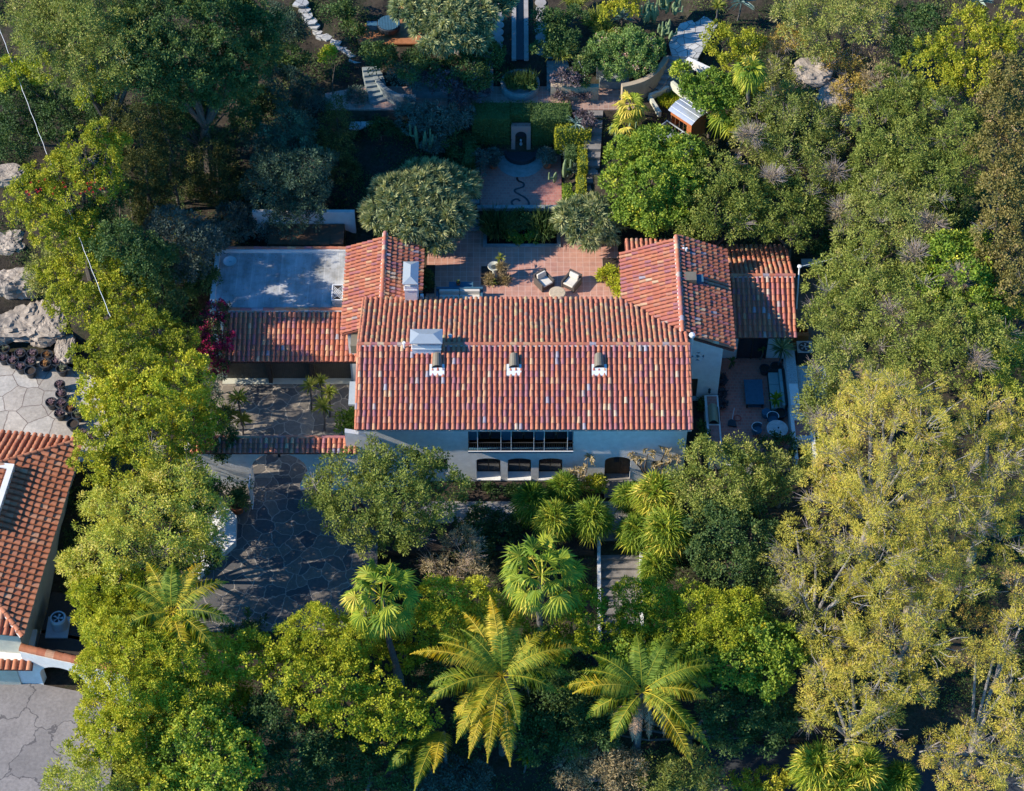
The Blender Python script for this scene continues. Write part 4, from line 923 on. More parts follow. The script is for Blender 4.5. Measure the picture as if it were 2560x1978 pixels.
# planter square with statue pot
t = thing('planter_bed', 'square bed cut in the patio tiles, holding a pale urn and succulents', 'planter', (-1.2, 8.0, 2.4))
m = MB(); m.box((-2.0, 7.22, 2.403), (-.36, 8.88, 2.415)); m.build('soil', SOIL, t)
t = thing('stone_urn', 'tall pale stone urn in the square patio bed', 'urn', (-1.15, 7.9, 2.4))
m = MB(); m.lathe((-1.15, 7.9, 2.41), [(.22, 0), (.2, .1), (.12, .2), (.13, .7), (.3, .95), (.42, 1.05), (.40, 1.1), (.2, 1.0)], 16); m.build('urn', STONET if False else STUCCO2, t)
m = MB(); m.box((5.9, 8.0, 2.403), (6.9, 9.6, 2.415)); tag(m.build('flower_bed', SOIL), 'small bed cut in the patio tiles beside the right wing', 'flower bed')
m = MB(); m.box((-5.6, 6.5, 2.403), (-5.0, 9.0, 2.415)); tag(m.build('flower_bed', SOIL), 'dark bed beside the rear chimney', 'flower bed')
# snake rill on the terrace
rp = [(1300, 403), (1302, 418), (1302, 428), (1293, 443), (1296, 452), (1308, 458), (1309, 466), (1300, 470), (1288, 474), (1288, 480), (1298, 486), (1312, 494), (1321, 504), (1321, 514), (1310, 520), (1296, 520), (1284, 514), (1279, 506), (1284, 500), (1293, 498), (1300, 503)]
pts = cat_rom([P(a, b, 3.428) for a, b in rp]); m = MB(); vs = []
for i, p in enumerate(pts):
    d = (pts[min(i+1, len(pts)-1)]-pts[max(i-1, 0)]).normalized(); s = Vector((-d.y, d.x, 0)); w_ = .07
    vs += [p+s*w_, p-s*w_]
m.add(vs, [(2*i, 2*i+1, 2*i+3, 2*i+2) for i in range(len(pts)-1)]); tag(m.build('water_rill', WATER), 'thin snake shaped water channel ending in a spiral on the brick terrace', 'water channel')
# niche fountain in hedge
t = thing('niche_fountain', 'pink arched niche fountain set in the tall clipped hedge', 'fountain', (.6, 18.4, 3.4))
m = MB(); slab(m, [(-.05, 3.4), (1.25, 3.4), (1.25, 5.95), (-.05, 5.95)], [arch(.22, .98, 3.7, 5.05, .42)], lambda a, b, d: Vector((a, 18.25+d, b)), .35); m.build('surround', BRICKP, t)
m = MB(); m.box((.1, 18.62, 3.5), (1.1, 18.7, 5.7)); m.build('recess', BLACK, t)
m = MB(); m.lathe((.6, 18.3, 3.42), [(1.15, 0), (1.15, .35), (.95, .35), (.95, .25), (0, .25)], 28); m.build('basin', BLACK, t)
m = MB(); m.lathe((.6, 18.45, 3.8), [(.14, 0), (.06, .15), (.12, .35), (.05, .55), (.09, .7), (.02, .8)], 10, cap=True); m.build('figure', METAL, t)
m = MB(); m.lathe((.55, 17.6, 3.425), [(0, .01), (1.6, .01), (1.6, 0)], 30); tag(m.build('apron', STEPG), 'curved grey stone apron in front of the niche fountain', 'paving')
for x, w_ in ((-1.25, 'left'), (2.35, 'right')): pot((x, 17.0, 3.42), .36, .62, 'terracotta pot with a bushy plant %s of the niche fountain' % w_)
# long rill with stone edges, stepping discs
t = thing('long_rill', 'long straight dark rill between two pale stone strips in the upper garden', 'water channel', (.5, 27, 7.4))
m = MB(); m.box((-.02, 23.2, 7.3), (.28, 44, 7.52)); m.box((.82, 23.2, 7.3), (1.12, 44, 7.52)); m.build('edge_strip', CONC, t)
m = MB(); m.box((.28, 23.2, 7.3), (.82, 44, 7.42)); m.build('water', WATER, t)
i = 0
for (x0, nm) in ((-.95, 'left'), (2.0, 'right')):
    for k in range(12):
        y = 23.9+k*.72+(.2 if x0 > 0 else 0); m = MB(); m.lathe((x0+random.uniform(-.05, .05), y, 7.32), [(.40, 0), (.40, .06), (0, .065)], 12)
        tag(m.build('stepping_disc', CONC, origin=(x0, y, 7.3)), '%s round stepping stone from the basin, in the row %s of the long rill' % (ORD[k], nm), 'stepping stone', 'round stepping stones %s of the rill' % nm)
t = thing('round_basin', 'round grey basin full of reeds at the foot of the long rill', 'basin', (.55, 21.6, 6.2))
m = MB(); m.lathe((.55, 21.7, 6.0), [(1.32, 0), (1.32, .75), (1.12, .75), (1.12, .6), (0, .6)], 30); m.build('rim', STEPG, t)
# walls of the upper path
def curved_wall(label, pix, z0, h, th, mat, zt=None):
    pts = [P(a, b, z0+h) for a, b in pix]; pts = cat_rom(pts, 5); m = MB(); vs = []
    for i, p in enumerate(pts):
        d = (pts[min(i+1, len(pts)-1)]-pts[max(i-1, 0)]).normalized(); s = Vector((-d.y, d.x, 0))*th/2
        vs += [(p.x+s.x, p.y+s.y, z0), (p.x-s.x, p.y-s.y, z0), (p.x-s.x, p.y-s.y, z0+h), (p.x+s.x, p.y+s.y, z0+h)]
    n = len(pts); m.add(vs, [f for i in range(n-1) for f in ((4*i, 4*i+1, 4*i+5, 4*i+4), (4*i+1, 4*i+2, 4*i+6, 4*i+5), (4*i+2, 4*i+3, 4*i+7, 4*i+6), (4*i+3, 4*i, 4*i+4, 4*i+7))]+[(0,3,2,1), (4*n-4, 4*n-3, 4*n-2, 4*n-1)])
    return tag(m.build('garden_wall', mat), label, 'wall')
curved_wall('curved tan garden wall sweeping up to the right, under the rose bush', [(1555, 213), (1580, 208), (1610, 198), (1635, 182), (1655, 160), (1666, 142)], 6.1, 1.6, .35, TANWALL)
curved_wall('straight tan garden wall right of the round basin', [(1377, 212), (1440, 214), (1497, 214)], 6.1, 1.3, .35, TANWALL)
curved_wall('curved grey garden wall with pale coping at the upper left', [(930, 170), (938, 190), (950, 208), (970, 225), (1000, 238), (1040, 240)], 6.1, 1.0, .3, STEPG)
curved_wall('low grey wall between the bench niche and the garden steps', [(1100, 222), (1150, 224), (1222, 218)], 6.1, .8, .3, STEPG)
m = MB(); a = P(1070, 250, 6.2); m.box((a.x-1.05, a.y+.2, 6.1), (a.x+1.05, a.y+1.0, 6.7)); m.box((a.x-1.1, a.y+1.002, 6.1), (a.x+1.1, a.y+1.3, 7.5)); tag(m.build('bench_niche', STEPG), 'grey stone bench niche on the left of the upper path', 'bench')
m = MB(); m.box((5.9, 21.7, 6.1), (7.9, 22.4, 6.75)); m.box((5.7, 22.402, 6.1), (8.1, 22.7, 7.5)); tag(m.build('bench_niche', STEPG), 'stone bench niche between the two tan garden walls', 'bench')
m = MB(); m.tube([(4.9, 22.0, 6.2), (4.9, 22.0, 7.3), (4.45, 22.6, 7.9)], .03, 6); tag(m.build('garden_lamp', METALW), 'bent white garden lamp post in front of the tan wall', 'garden lamp')
m = MB(); m.tube(cat_rom([P(1610, 190, 7.7), P(1620, 215, 7.0), P(1650, 225, 6.9), P(1680, 190, 7.3), P(1735, 175, 7.5)]), .03, 5); tag(m.build('garden_hose', BLACK), 'black hose trailing over the curved garden steps', 'hose')
# coop with curved roof
cz = 7.6; A_, B_, C_, D_ = P(1722, 240, cz), P(1764, 282, cz), P(1740, 308, cz-.0), P(1679, 270, cz)
CO = thing('garden_shed', 'small wooden shed with curved corrugated steel roof in the upper garden', 'shed', (P(1720, 300, 5.6).x, P(1720, 300, 5.6).y, 5.6))
ctr = P(1722, 272, cz); ang = math.atan2((P(1764, 292, cz)-P(1700, 250, cz)).y, (P(1764, 292, cz)-P(1700, 250, cz)).x)
Mx = Matrix.Translation((ctr.x, ctr.y, 0)) @ RZ(ang)
L_, W_ = 2.1, 1.7; n = 12; vs = []
for k in range(n+1):
    t_ = k/n; y = (t_-.5)*W_; z = cz-.35+.38*math.cos((t_-.5)*2.5)
    vs += [Mx @ Vector((-L_/2, y, z)), Mx @ Vector((L_/2, y, z)), Mx @ Vector((-L_/2, y, z-.03)), Mx @ Vector((L_/2, y, z-.03))]
m = MB(); m.add(vs, [f for k in range(n) for f in ((4*k, 4*k+1, 4*k+5, 4*k+4), (4*k+2, 4*k+6, 4*k+7, 4*k+3), (4*k, 4*k+4, 4*k+6, 4*k+2), (4*k+1, 4*k+3, 4*k+7, 4*k+5))])
ro = m.build('roof', CORR, CO)
m = MB()
for k in (2, 5, 8, 11):
    t_ = k/n; y = (t_-.5)*W_; z = cz-.35+.38*math.cos((t_-.5)*2.5)+.012; m.tube([Mx @ Vector((-L_/2-.01, y, z)), Mx @ Vector((L_/2+.01, y, z))], .018, 5)
m.build('seam', METALW, ro)
m = MB(); m.box((-L_/2+.1, W_/2-.2, 5.6), (L_/2-.1, W_/2-.12, cz-.3), M=Mx); m.box((-L_/2+.1, -W_/2+.18, 6.9), (L_/2-.1, -W_/2+.24, 7.3), M=Mx); m.box((L_/2-.5, -W_/2+.12, 5.6), (L_/2-.1, -W_/2+.179, 7.3), M=Mx)
m.box((-L_/2+.1, -W_/2+.24, 5.6), (-L_/2+.16, W_/2-.2, cz-.3), M=Mx); m.box((L_/2-.16, -W_/2+.24, 5.6), (L_/2-.1, W_/2-.2, cz-.3), M=Mx); m.build('wall', ORWOOD, CO)
m = MB()
for k in range(5): x = -L_/2+.15+k*.36; m.box((x, -W_/2+.19, 5.6), (x+.04, -W_/2+.23, 6.9), M=Mx)
m.build('wire_front', WOODB, CO)
m = MB(); m.box((-L_/2-.1, -W_/2-1.3, 5.9), (L_/2+.6, -W_/2-1.24, 5.96), M=Mx); m.box((-L_/2-.1, -W_/2-.0, 6.3), (L_/2+.6, -W_/2+.06, 6.36), M=Mx); m.box((-L_/2-.1, -W_/2-1.24, 5.92), (-L_/2-.04, -W_/2, 6.3), M=Mx); m.box((.3, -W_/2-1.24, 5.92), (.36, -W_/2, 6.3), M=Mx); m.box((-L_/2-.04, -W_/2-1.24, 5.9), (L_/2+.6, -W_/2-.001, 5.915), M=Mx)
tag(m.build('cold_frame', METAL), 'grey framed wire run in front of the curved roof shed', 'run')
# raised beds beside the coop
def lowwall(label, pix, z, h=.45, th=.22, mat=None): return curved_wall(label, pix, z, h, th, mat or STUCCO2)
lowwall('pale low wall left of the grassy raised bed', [(1624, 238), (1636, 258), (1650, 280)], 6.0)
lowwall('pale low wall behind the grassy raised bed', [(1624, 236), (1645, 228), (1672, 215)], 6.1)
lowwall('long pale wall running down behind the curved roof shed', [(1680, 203), (1700, 220), (1722, 238)], 6.6, .6)
lowwall('white garden wall beside the flagstone path at upper right', [(1718, 145), (1745, 158), (1775, 172)], 7.4, .6, .3, STUCCO)
# rocks
def rock(label, px, py, z, rx, ry, rz, seed, mat=ROCK, name='boulder'):
    c = P(px, py, z); rr = random.Random(seed); m = MB(); n1, n2 = 64, 36; vs = []
    ph = [(rr.uniform(.6, 2.2), rr.uniform(0, 6), rr.uniform(.8, 2.2), rr.uniform(0, 6)) for _ in range(5)]
    for i in range(n2+1):
        th_ = math.pi*i/n2
        for j in range(n1):
            a = 2*math.pi*j/n1; d = Vector((math.sin(th_)*math.cos(a), math.sin(th_)*math.sin(a), math.cos(th_)))
            k = 1-.20*abs(noise_v.noise(d*2.6+Vector((seed, 0, 0))))+.16*noise_v.cell(d*2.2+Vector((0, seed, 0))+noise_v.noise_vector(d*2)*.3)*.5-.10*abs(noise_v.noise(d*7+Vector((seed, 3, 0))))+.03*noise_v.noise(d*16)+sum(.045*math.sin(f1*3*d.x+p1+2*d.z)*math.cos(f2*3*d.y+p2) for f1, p1, f2, p2 in ph)
            d = Vector((math.copysign(abs(d.x)**.75, d.x), math.copysign(abs(d.y)**.75, d.y), math.copysign(abs(d.z)**.6, d.z)))
            vs.append(c+Vector((d.x*rx*k, d.y*ry*k, d.z*rz*k)))
    m.add(vs, [(i*n1+j, i*n1+(j+1) % n1, (i+1)*n1+(j+1) % n1, (i+1)*n1+j) for i in range(n2) for j in range(n1)])
    return tag(m.build(name, mat, origin=c, smooth=False), label, 'boulder')
rock('large pale boulder at the left edge above the nursery pots', 45, 800, .3, 2.2, 1.9, .8, 3)
rock('large pale boulder with rounded right end above the nursery pots', 118, 805, .2, 1.6, 2.0, .8, 8)
rock('narrow pale rock sloping down right of the nursery pots', 165, 872, -.1, .7, 1.3, .5, 12)
rock('shaded rock at the left edge under the flowering tree', 25, 610, 2.0, 1.3, 1.1, .7, 21)
rock('shaded flat rock behind the large boulders at the left', 40, 715, 1.4, 1.6, 1.1, 1.0, 24)
rock('pale flat rock outcrop on the slope at the upper right', 2030, 183, 9.0, 1.4, 1.3, .6, 31)
rock('pale rock below the outcrop on the upper right slope', 2085, 240, 8.6, 1.2, 1.4, .5, 33)
rock('small pale rock in the yellow weeds at upper right', 2130, 285, 8.2, .9, 1.0, .5, 35)
rock('shaded slab rock at the left edge near the red flowers', 25, 440, 4.5, 1.2, .8, .6, 41)
rock('pale rock glimpsed under the yellow tree', 2285, 1545, -2.5, .9, .8, .5, 44)
rock('pale rock glimpsed at the right under the yellow tree', 2440, 1490, -2.5, .8, .6, .5, 47)
# wooden boat-like lounge on the deck
t = thing('daybed', 'dark blue oval daybed on the redwood deck at the top', 'daybed', (-7.9, 25.3, 7.9)); q = P(972, 62, 8.2)
m = MB(); m.lathe((q.x, q.y, 7.9), [(.75, 0), (.8, .4), (.7, .45), (0, .45)], 24); o = m.build('base', BLACK, t)
m = MB()
for k in range(14): x = q.x-.72+k*.105; hw = math.sqrt(max(.01, .74**2-(x+.04-q.x)**2)); m.box((x, q.y-hw, 8.352), (x+.085, q.y+hw, 8.40))
m.build('slats', BLUEM, t)
m = MB(); m.box((q.x-1.5, q.y-.2, 7.9), (q.x-.8, q.y+.25, 8.3)); m.build('side_step', BLUEM, t)
pot((-16.55, -9.0, .03), .42, .62, 'large terracotta pot holding a dark shrub beside the driveway arch')
pot((-3.45, 6.8, 2.92), .14, .22, 'small clay pot with a little plant on the blue console table', TERRA)
pot((13.2, .7, .6), .33, .42, 'brown pot against the gable wall corner in the side courtyard', TERRA)
pot((16.0, 1.35, .6), .33, .5, 'dark pot beside the courtyard glass door', BLACK)
pot((16.75, 1.5, .6), .38, .5, 'dark pot with a spiky leaved dracaena in the side courtyard', BLACK)
pot((16.7, -2.25, .6), .36, .5, 'dark pot with a leafy plant behind the tub chair', BLACK)
# ---------------------------------------------------------------- vegetation
def lv(name, stops, trans=.22, nvar=.12, k=1.35, y=(1.0, 1.0, 1.0)):
    stops = [(p, tuple(min(.8, x*k*y[i]) for i, x in enumerate(c))) for p, c in stops]
    return vramp(name, stops, .6, .22, nvar, 1.2, trans=trans)
LEAF = {
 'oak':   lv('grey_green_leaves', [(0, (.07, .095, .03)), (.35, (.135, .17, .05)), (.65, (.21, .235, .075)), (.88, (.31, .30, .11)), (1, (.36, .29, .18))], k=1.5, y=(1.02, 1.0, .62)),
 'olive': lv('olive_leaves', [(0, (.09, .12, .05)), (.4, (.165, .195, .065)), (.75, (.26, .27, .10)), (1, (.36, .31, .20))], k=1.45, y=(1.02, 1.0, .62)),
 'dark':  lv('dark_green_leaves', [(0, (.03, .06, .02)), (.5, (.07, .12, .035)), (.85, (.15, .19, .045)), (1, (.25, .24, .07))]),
 'ficus': lv('bright_green_leaves', [(0, (.09, .15, .02)), (.35, (.17, .24, .028)), (.7, (.27, .32, .04)), (1, (.42, .40, .07))], .3, k=1.75, y=(1.22, .97, .62)),
 'soft':  lv('soft_green_leaves', [(0, (.12, .18, .04)), (.5, (.22, .29, .07)), (.85, (.32, .36, .10)), (1, (.42, .38, .18))], .3, k=1.75, y=(1.22, .97, .62)),
 'gold':  lv('golden_green_leaves', [(0, (.11, .13, .02)), (.4, (.22, .23, .03)), (.75, (.34, .31, .045)), (1, (.48, .37, .08))], .28, k=1.55, y=(1.0, 1.02, .62)),
 'yellow': lv('yellow_green_needles', [(0, (.13, .15, .035)), (.3, (.27, .275, .055)), (.65, (.42, .39, .07)), (.9, (.52, .45, .10)), (1, (.42, .30, .15))], .25, k=1.4, y=(1.10, 1.0, .85)),
 'citrus': lv('citrus_leaves', [(0, (.05, .11, .025)), (.45, (.11, .20, .035)), (.8, (.22, .30, .05)), (1, (.42, .40, .06))], .25, k=1.75, y=(1.22, .97, .62)),
 'brown': lv('olive_brown_leaves', [(0, (.10, .095, .03)), (.5, (.20, .17, .045)), (.85, (.27, .21, .07)), (1, (.38, .24, .13))]),
 'conif': lv('dark_conifer_needles', [(0, (.025, .04, .012)), (.5, (.07, .08, .022)), (.8, (.20, .17, .045)), (1, (.34, .27, .07))]),
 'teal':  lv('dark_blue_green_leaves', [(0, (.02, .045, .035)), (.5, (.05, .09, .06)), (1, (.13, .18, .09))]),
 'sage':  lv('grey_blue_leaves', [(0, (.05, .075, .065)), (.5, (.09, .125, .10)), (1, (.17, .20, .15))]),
 'dry':   lv('dry_straw_leaves', [(0, (.16, .12, .06)), (.5, (.30, .23, .12)), (1, (.42, .34, .20))]),
 'weed':  lv('orange_yellow_weeds', [(0, (.20, .15, .04)), (.5, (.36, .27, .06)), (1, (.48, .30, .07))]),
 'boug':  lv('magenta_bracts', [(0, (.04, .06, .02)), (.46, (.07, .09, .03)), (.52, (.14, .012, .04)), (.75, (.26, .012, .06)), (1, (.45, .02, .12))], .2),
 'purple': lv('purple_leaves', [(0, (.06, .05, .06)), (.6, (.12, .09, .10)), (1, (.20, .15, .15))]),
 'rose':  lv('rose_bush_leaves', [(0, (.06, .11, .03)), (.5, (.13, .20, .05)), (.84, (.20, .26, .07)), (.92, (.50, .24, .22)), (1, (.55, .33, .28))], k=1.6),
 'fan':   lv('fan_palm_leaves', [(0, (.035, .085, .015)), (.5, (.10, .17, .025)), (.8, (.26, .30, .05)), (1, (.48, .40, .12))], .2, k=1.5, y=(1.12, 1.0, .55)),
 'queen': lv('feather_palm_leaves', [(0, (.05, .11, .02)), (.45, (.13, .20, .035)), (.75, (.32, .30, .04)), (1, (.52, .38, .07))], .25, k=1.5, y=(1.15, 1.0, .6)),
 'drac':  lv('dragon_tree_leaves', [(0, (.05, .09, .05)), (.4, (.14, .18, .09)), (.75, (.34, .34, .15)), (1, (.55, .48, .24))], .15, k=1.5),
 'agave': lv('blue_agave_leaves', [(0, (.12, .20, .18)), (.6, (.22, .31, .28)), (1, (.38, .42, .32))], .05),
 'yucca': lv('yucca_leaves', [(0, (.12, .17, .03)), (.5, (.25, .28, .05)), (1, (.48, .42, .12))], .2),
 'deadf': lv('dead_palm_fronds', [(0, (.18, .12, .08)), (.5, (.34, .21, .13)), (1, (.48, .34, .24))], .1),
}
# species: leaf length, width, clump radius, clumps per m2, leaves per clump, tuft (radial) 0..1, clump colour spread, mean v, roughness of outline
SP = {
 'oak':    ('oak', .15, .055, .32, 3.3, 54, .5, .20, .45, .34),
 'olive':  ('olive', .17, .048, .36, 3.0, 56, .6, .22, .47, .38),
 'dark':   ('dark', .16, .07, .32, 3.6, 50, .35, .18, .42, .28),
 'ficus':  ('ficus', .14, .08, .28, 4.2, 46, .3, .20, .48, .26),
 'soft':   ('soft', .17, .05, .36, 3.1, 54, .5, .20, .5, .34),
 'gold':   ('gold', .14, .075, .27, 4.0, 44, .25, .22, .48, .30),
 'yellow': ('yellow', .16, .024, .33, 1.9, 105, .8, .20, .58, .45),
 'citrus': ('citrus', .17, .09, .30, 4.2, 42, .2, .22, .42, .13),
 'brown':  ('brown', .16, .07, .33, 3.4, 44, .3, .22, .48, .2),
 'sage':   ('sage', .20, .05, .26, 4.0, 40, .7, .2, .45, .16),
 'dry':    ('dry', .22, .035, .30, 3.4, 40, .6, .2, .5, .25),
 'weed':   ('weed', .14, .05, .24, 4.2, 34, .3, .25, .5, .3),
 'boug':   ('boug', .12, .09, .24, 5.0, 44, .2, .28, .5, .2),
 'purple': ('purple', .14, .07, .22, 5.0, 40, .3, .2, .5, .18),
 'rose':   ('rose', .11, .07, .24, 6.0, 42, .2, .22, .5, .10),
 'teal':   ('teal', .18, .045, .28, 4.2, 46, .7, .2, .45, .28),
 'conifer': ('conif', .16, .04, .26, 4.6, 50, .7, .2, .35, .18),
 'pine':   ('ficus', .15, .05, .24, 5.2, 52, .75, .18, .48, .16),
}
def leafquads(pos, ax, nr, L, W):
    """rhombic leaves: pos (n,3) base, ax unit axis, nr side reference"""
    side = np.cross(ax, nr); side /= np.linalg.norm(side, axis=1, keepdims=True)+1e-9
    L = L[:, None]; W = W[:, None]
    a = pos; b = pos+ax*L*.45+side*W*.5; c = pos+ax*L; d = pos+ax*L*.45-side*W*.5
    n = len(pos); V = np.stack([a, b, c, d], 1).reshape(-1, 3); F = np.arange(4*n).reshape(-1, 4)
    return V, F
def unit(v): return v/(np.linalg.norm(v, axis=1, keepdims=True)+1e-9)
def crown_mesh(mb, lobes, sp, rg, dens=1.0, size=1.0, low=-.35):
    key, L, W, cr, cpm, lpc, tuft, cs, vm, rough = SP[sp]
    C = np.array([l[0] for l in lobes]); RR = np.array([l[1] for l in lobes])
    allc = []; vm = vm+.08*rg.normal(); seed_k = rg.uniform(0, 6)
    for i in range(len(lobes)):
        r = RR[i]; n = int(max(10, cpm*dens*3.0*math.pi*r[0]*r[1]/size**2*1.15))
        d = unit(rg.normal(size=(n*2, 3))); d = d[d[:, 2] > low][:n]
        k = 1+rough*(np.sin(d[:, 0]*4.2+i*1.7)*np.cos(d[:, 1]*4.6+2*i)*1.0+np.sin(d[:, 0]*9+d[:, 2]*7+i)*.45+rg.normal(size=len(d))*.4)*.75
        depth = np.where(rg.random(len(d)) < .34, rg.uniform(.4, .88, len(d)), 1.0)
        p = C[i]+d*r*(k*depth)[:, None]
        keep = np.ones(len(p), bool)
        for j in range(len(lobes)):
            if j != i: keep &= (((p-C[j])/RR[j])**2).sum(1) > .55
        if sp in ('oak', 'olive', 'yellow', 'soft', 'dark', 'ficus', 'gold', 'brown'):
            g = np.sin(p[:, 0]*2.3+seed_k)*np.sin(p[:, 1]*2.1+seed_k*2)+.7*np.sin(p[:, 2]*2.7+p[:, 0]*1.1)
            keep &= ~((g < -.55) & (rg.random(len(p)) < .8))
        allc.append(np.concatenate([p[keep], d[keep]], 1))
    A = np.concatenate(allc); cp = A[:, :3]; cdir = A[:, 3:]; nc = len(cp)
    vcl = vm+cs*rg.normal(size=nc)*.8
    m = int(lpc)
    csz = cr*size*rg.uniform(.65, 1.25, nc)
    off = rg.normal(size=(nc, m, 3)); on = off/(np.linalg.norm(off, axis=2, keepdims=True)+1e-9)
    rad = rg.random((nc, m, 1))**.5
    off = on*rad*csz[:, None, None]*1.15
    # flatten along outward direction
    dot = (off*cdir[:, None]).sum(2, keepdims=True); off = off-cdir[:, None]*dot*.35
    pos = (cp[:, None]+off).reshape(-1, 3)
    radial = on.reshape(-1, 3); od = np.repeat(cdir, m, 0)
    rnd = unit(rg.normal(size=(nc*m, 3)))
    ax = unit(radial*tuft*1.6+od*.45+rnd*(1-tuft*.6)+np.array([0, 0, .15]))
    nr = unit(rg.normal(size=(nc*m, 3))*.8+od*1.0+np.array([0, 0, .5]))
    nn = nc*m; LL = L*size**.5*rg.uniform(.7, 1.3, nn); WW = 1.3*W*size**.5*rg.uniform(.7, 1.3, nn)
    nrm = nr-ax*(nr*ax).sum(1, keepdims=True)
    V, F = leafquads(pos, ax, nrm, LL, WW)
    v = np.clip(np.repeat(vcl, m)+rg.normal(size=nn)*.11, 0, 1)
    mb.arrays(V, F, v); return cp, cdir
def tubes_np(segs, mb, v=.5):
    """three-sided thin twigs; segs list of (p0,p1,r0,r1)"""
    for p0, p1, r0, r1 in segs: mb.cyl(p0, p1, r0, r1, 3, False, v)
def tree(name, label, cat, sp, lobes, group=None, trunk=None, tr=.16, seed=None, dens=1.0, size=1.0, bark=None, twigs=0, flat=.82, basepx=None, dead=0, low=-.35, twigcol=None, leaftwigs=0):
    """lobes: (px,py,r_px,z[,rz factor])"""
    seed = seed if seed is not None else abs(hash((lobes[0][0], lobes[0][1], len(lobes)))) % 9999
    rg = np.random.default_rng(seed); rr = random.Random(seed)
    LB = []
    for l in lobes:
        px, py, r, z = l[:4]; f = l[4] if len(l) > 4 else flat
        p = P(px, py, z); rm = r/41.0
        LB.append((np.array(p), np.array([rm, rm, rm*f])))
    cx = sum(l[0][0] for l in LB)/len(LB); cy = sum(l[0][1] for l in LB)/len(LB)
    if trunk: q = P(trunk[0], trunk[1], trunk[2]); cx, cy = q.x, q.y
    bz = Tz(cx, cy); t = thing(name, label, cat, (cx, cy, bz), group)
    m = MB(); cp, cdir = crown_mesh(m, LB, sp, rg, dens, size, low)
    if sp == 'conifer' or True: pass
    m.build('crown' if name.endswith('tree') else 'foliage', LEAF[SP[sp][0]], t)
    minz = min(l[0][2]-l[1][2]*.4 for l in LB); hz = max(bz+.3, bz+(minz-bz)*.55)
    b = MB(); fork = Vector((cx+rr.uniform(-.2, .2), cy+rr.uniform(-.2, .2), hz))
    b.tube([(cx, cy, bz-.3), (cx+rr.uniform(-.1, .1), cy+rr.uniform(-.1, .1), (bz+hz)/2), fork], [tr*1.25, tr, tr*.85], 8)
    for c, r in LB:
        c = Vector(c); mid = fork.lerp(c, .5)+Vector((rr.uniform(-.3, .3), rr.uniform(-.3, .3), -.1))
        b.tube([fork, mid, c, c+Vector((rr.uniform(-.3, .3), rr.uniform(-.3, .3), r[2]*.5))], [tr*.6, tr*.42, tr*.28, tr*.1], 6)
    if twigs:
        idx = rg.choice(len(cp), min(len(cp), int(len(cp)*twigs)), replace=False)
        Cs = np.array([l[0] for l in LB])
        for i in idx:
            p = cp[i]; j = np.argmin(((Cs-p)**2).sum(1)); c = Vector(Cs[j]); p = Vector(p)+Vector(cdir[i])*.12
            s0 = c.lerp(p, rr.uniform(.25, .5)); mid = s0.lerp(p, .5)+Vector((rr.gauss(0, .12), rr.gauss(0, .12), rr.gauss(0, .1)))
            b.tube([s0, mid, p], [.032, .022, .010], 3, cap=False)
    b.build('trunk' if name.endswith('tree') else 'branches', bark or BARK, t)
    if dead:
        # bare twig sprays showing at some clumps
        idx = rg.choice(len(cp), min(len(cp), int(dead)), replace=False)
        for i in idx:
            tw = MB(); p = Vector(cp[i])-Vector(cdir[i])*.3; d0 = Vector(cdir[i])
            for k in range(26):
                q = (d0*1.0+Vector((rr.gauss(0, .75), rr.gauss(0, .75), rr.gauss(0, .35)))).normalized()*rr.uniform(.5, 1.15)
                tw.cyl(p, p+q, .014, .005, 3, False)
            tw.build('bare_twigs', twigcol or TWIG, t)
    return t
def shrub(label, sp, lobes, cat='shrub', name='shrub', **k): return tree(name, label, cat, sp, lobes, tr=.04, **k)
# ---- leaf rosettes (yucca, agave, dragon tree)
def rosette(mb, c, axis, n, L, W, rg, spread=1.1, droop=.25, v0=.45, vs=.18):
    axis = np.asarray(axis, float); axis /= np.linalg.norm(axis)
    d = rg.normal(size=(n, 3)); d -= axis*(d@axis)[:, None]; d = unit(d)
    el = rg.uniform(.05, spread, n)[:, None]
    ax = unit(axis*np.cos(el*1.35)+d*np.sin(el*1.35)); LL = L*rg.uniform(.75, 1.15, n); c = np.asarray(c, float)
    mid = c+ax*LL[:, None]*.55; tip = c+unit(ax-np.array([0, 0, droop]))*LL[:, None]
    side = unit(np.cross(ax, axis+1e-3))*W*.5
    b0 = c+ax*.03; V = np.stack([b0-side*.5, b0+side*.5, mid+side, tip, mid-side], 1).reshape(-1, 3); F = np.arange(5*n).reshape(-1, 5)
    mb.arrays(V, F, np.clip(v0+vs*rg.normal(size=n)+.15*(1-el[:, 0]), 0, 1))
def rosette_plant(name, label, cat, px, py, z, n, L, W, mat, h=0.0, group=None, seed=1, axis=(0, 0, 1), spread=1.1, droop=.25, stem=PALMBARK, zb=None):
    p = P(px, py, z); bz = zb if zb is not None else Tz(p.x, p.y); rg = np.random.default_rng(seed)
    t = thing(name, label, cat, (p.x, p.y, min(bz, z)), group)
    m = MB(); rosette(m, (p.x, p.y, z), axis, n, L, W, rg, spread, droop); m.build('leaves', LEAF[mat], t)
    if z-bz > .25: s = MB(); s.tube([(p.x-.1, p.y+.05, bz), (p.x, p.y, (z+bz)/2), (p.x, p.y, z)], [.07, .06, .07], 7); s.build('stem', stem, t)
    return t
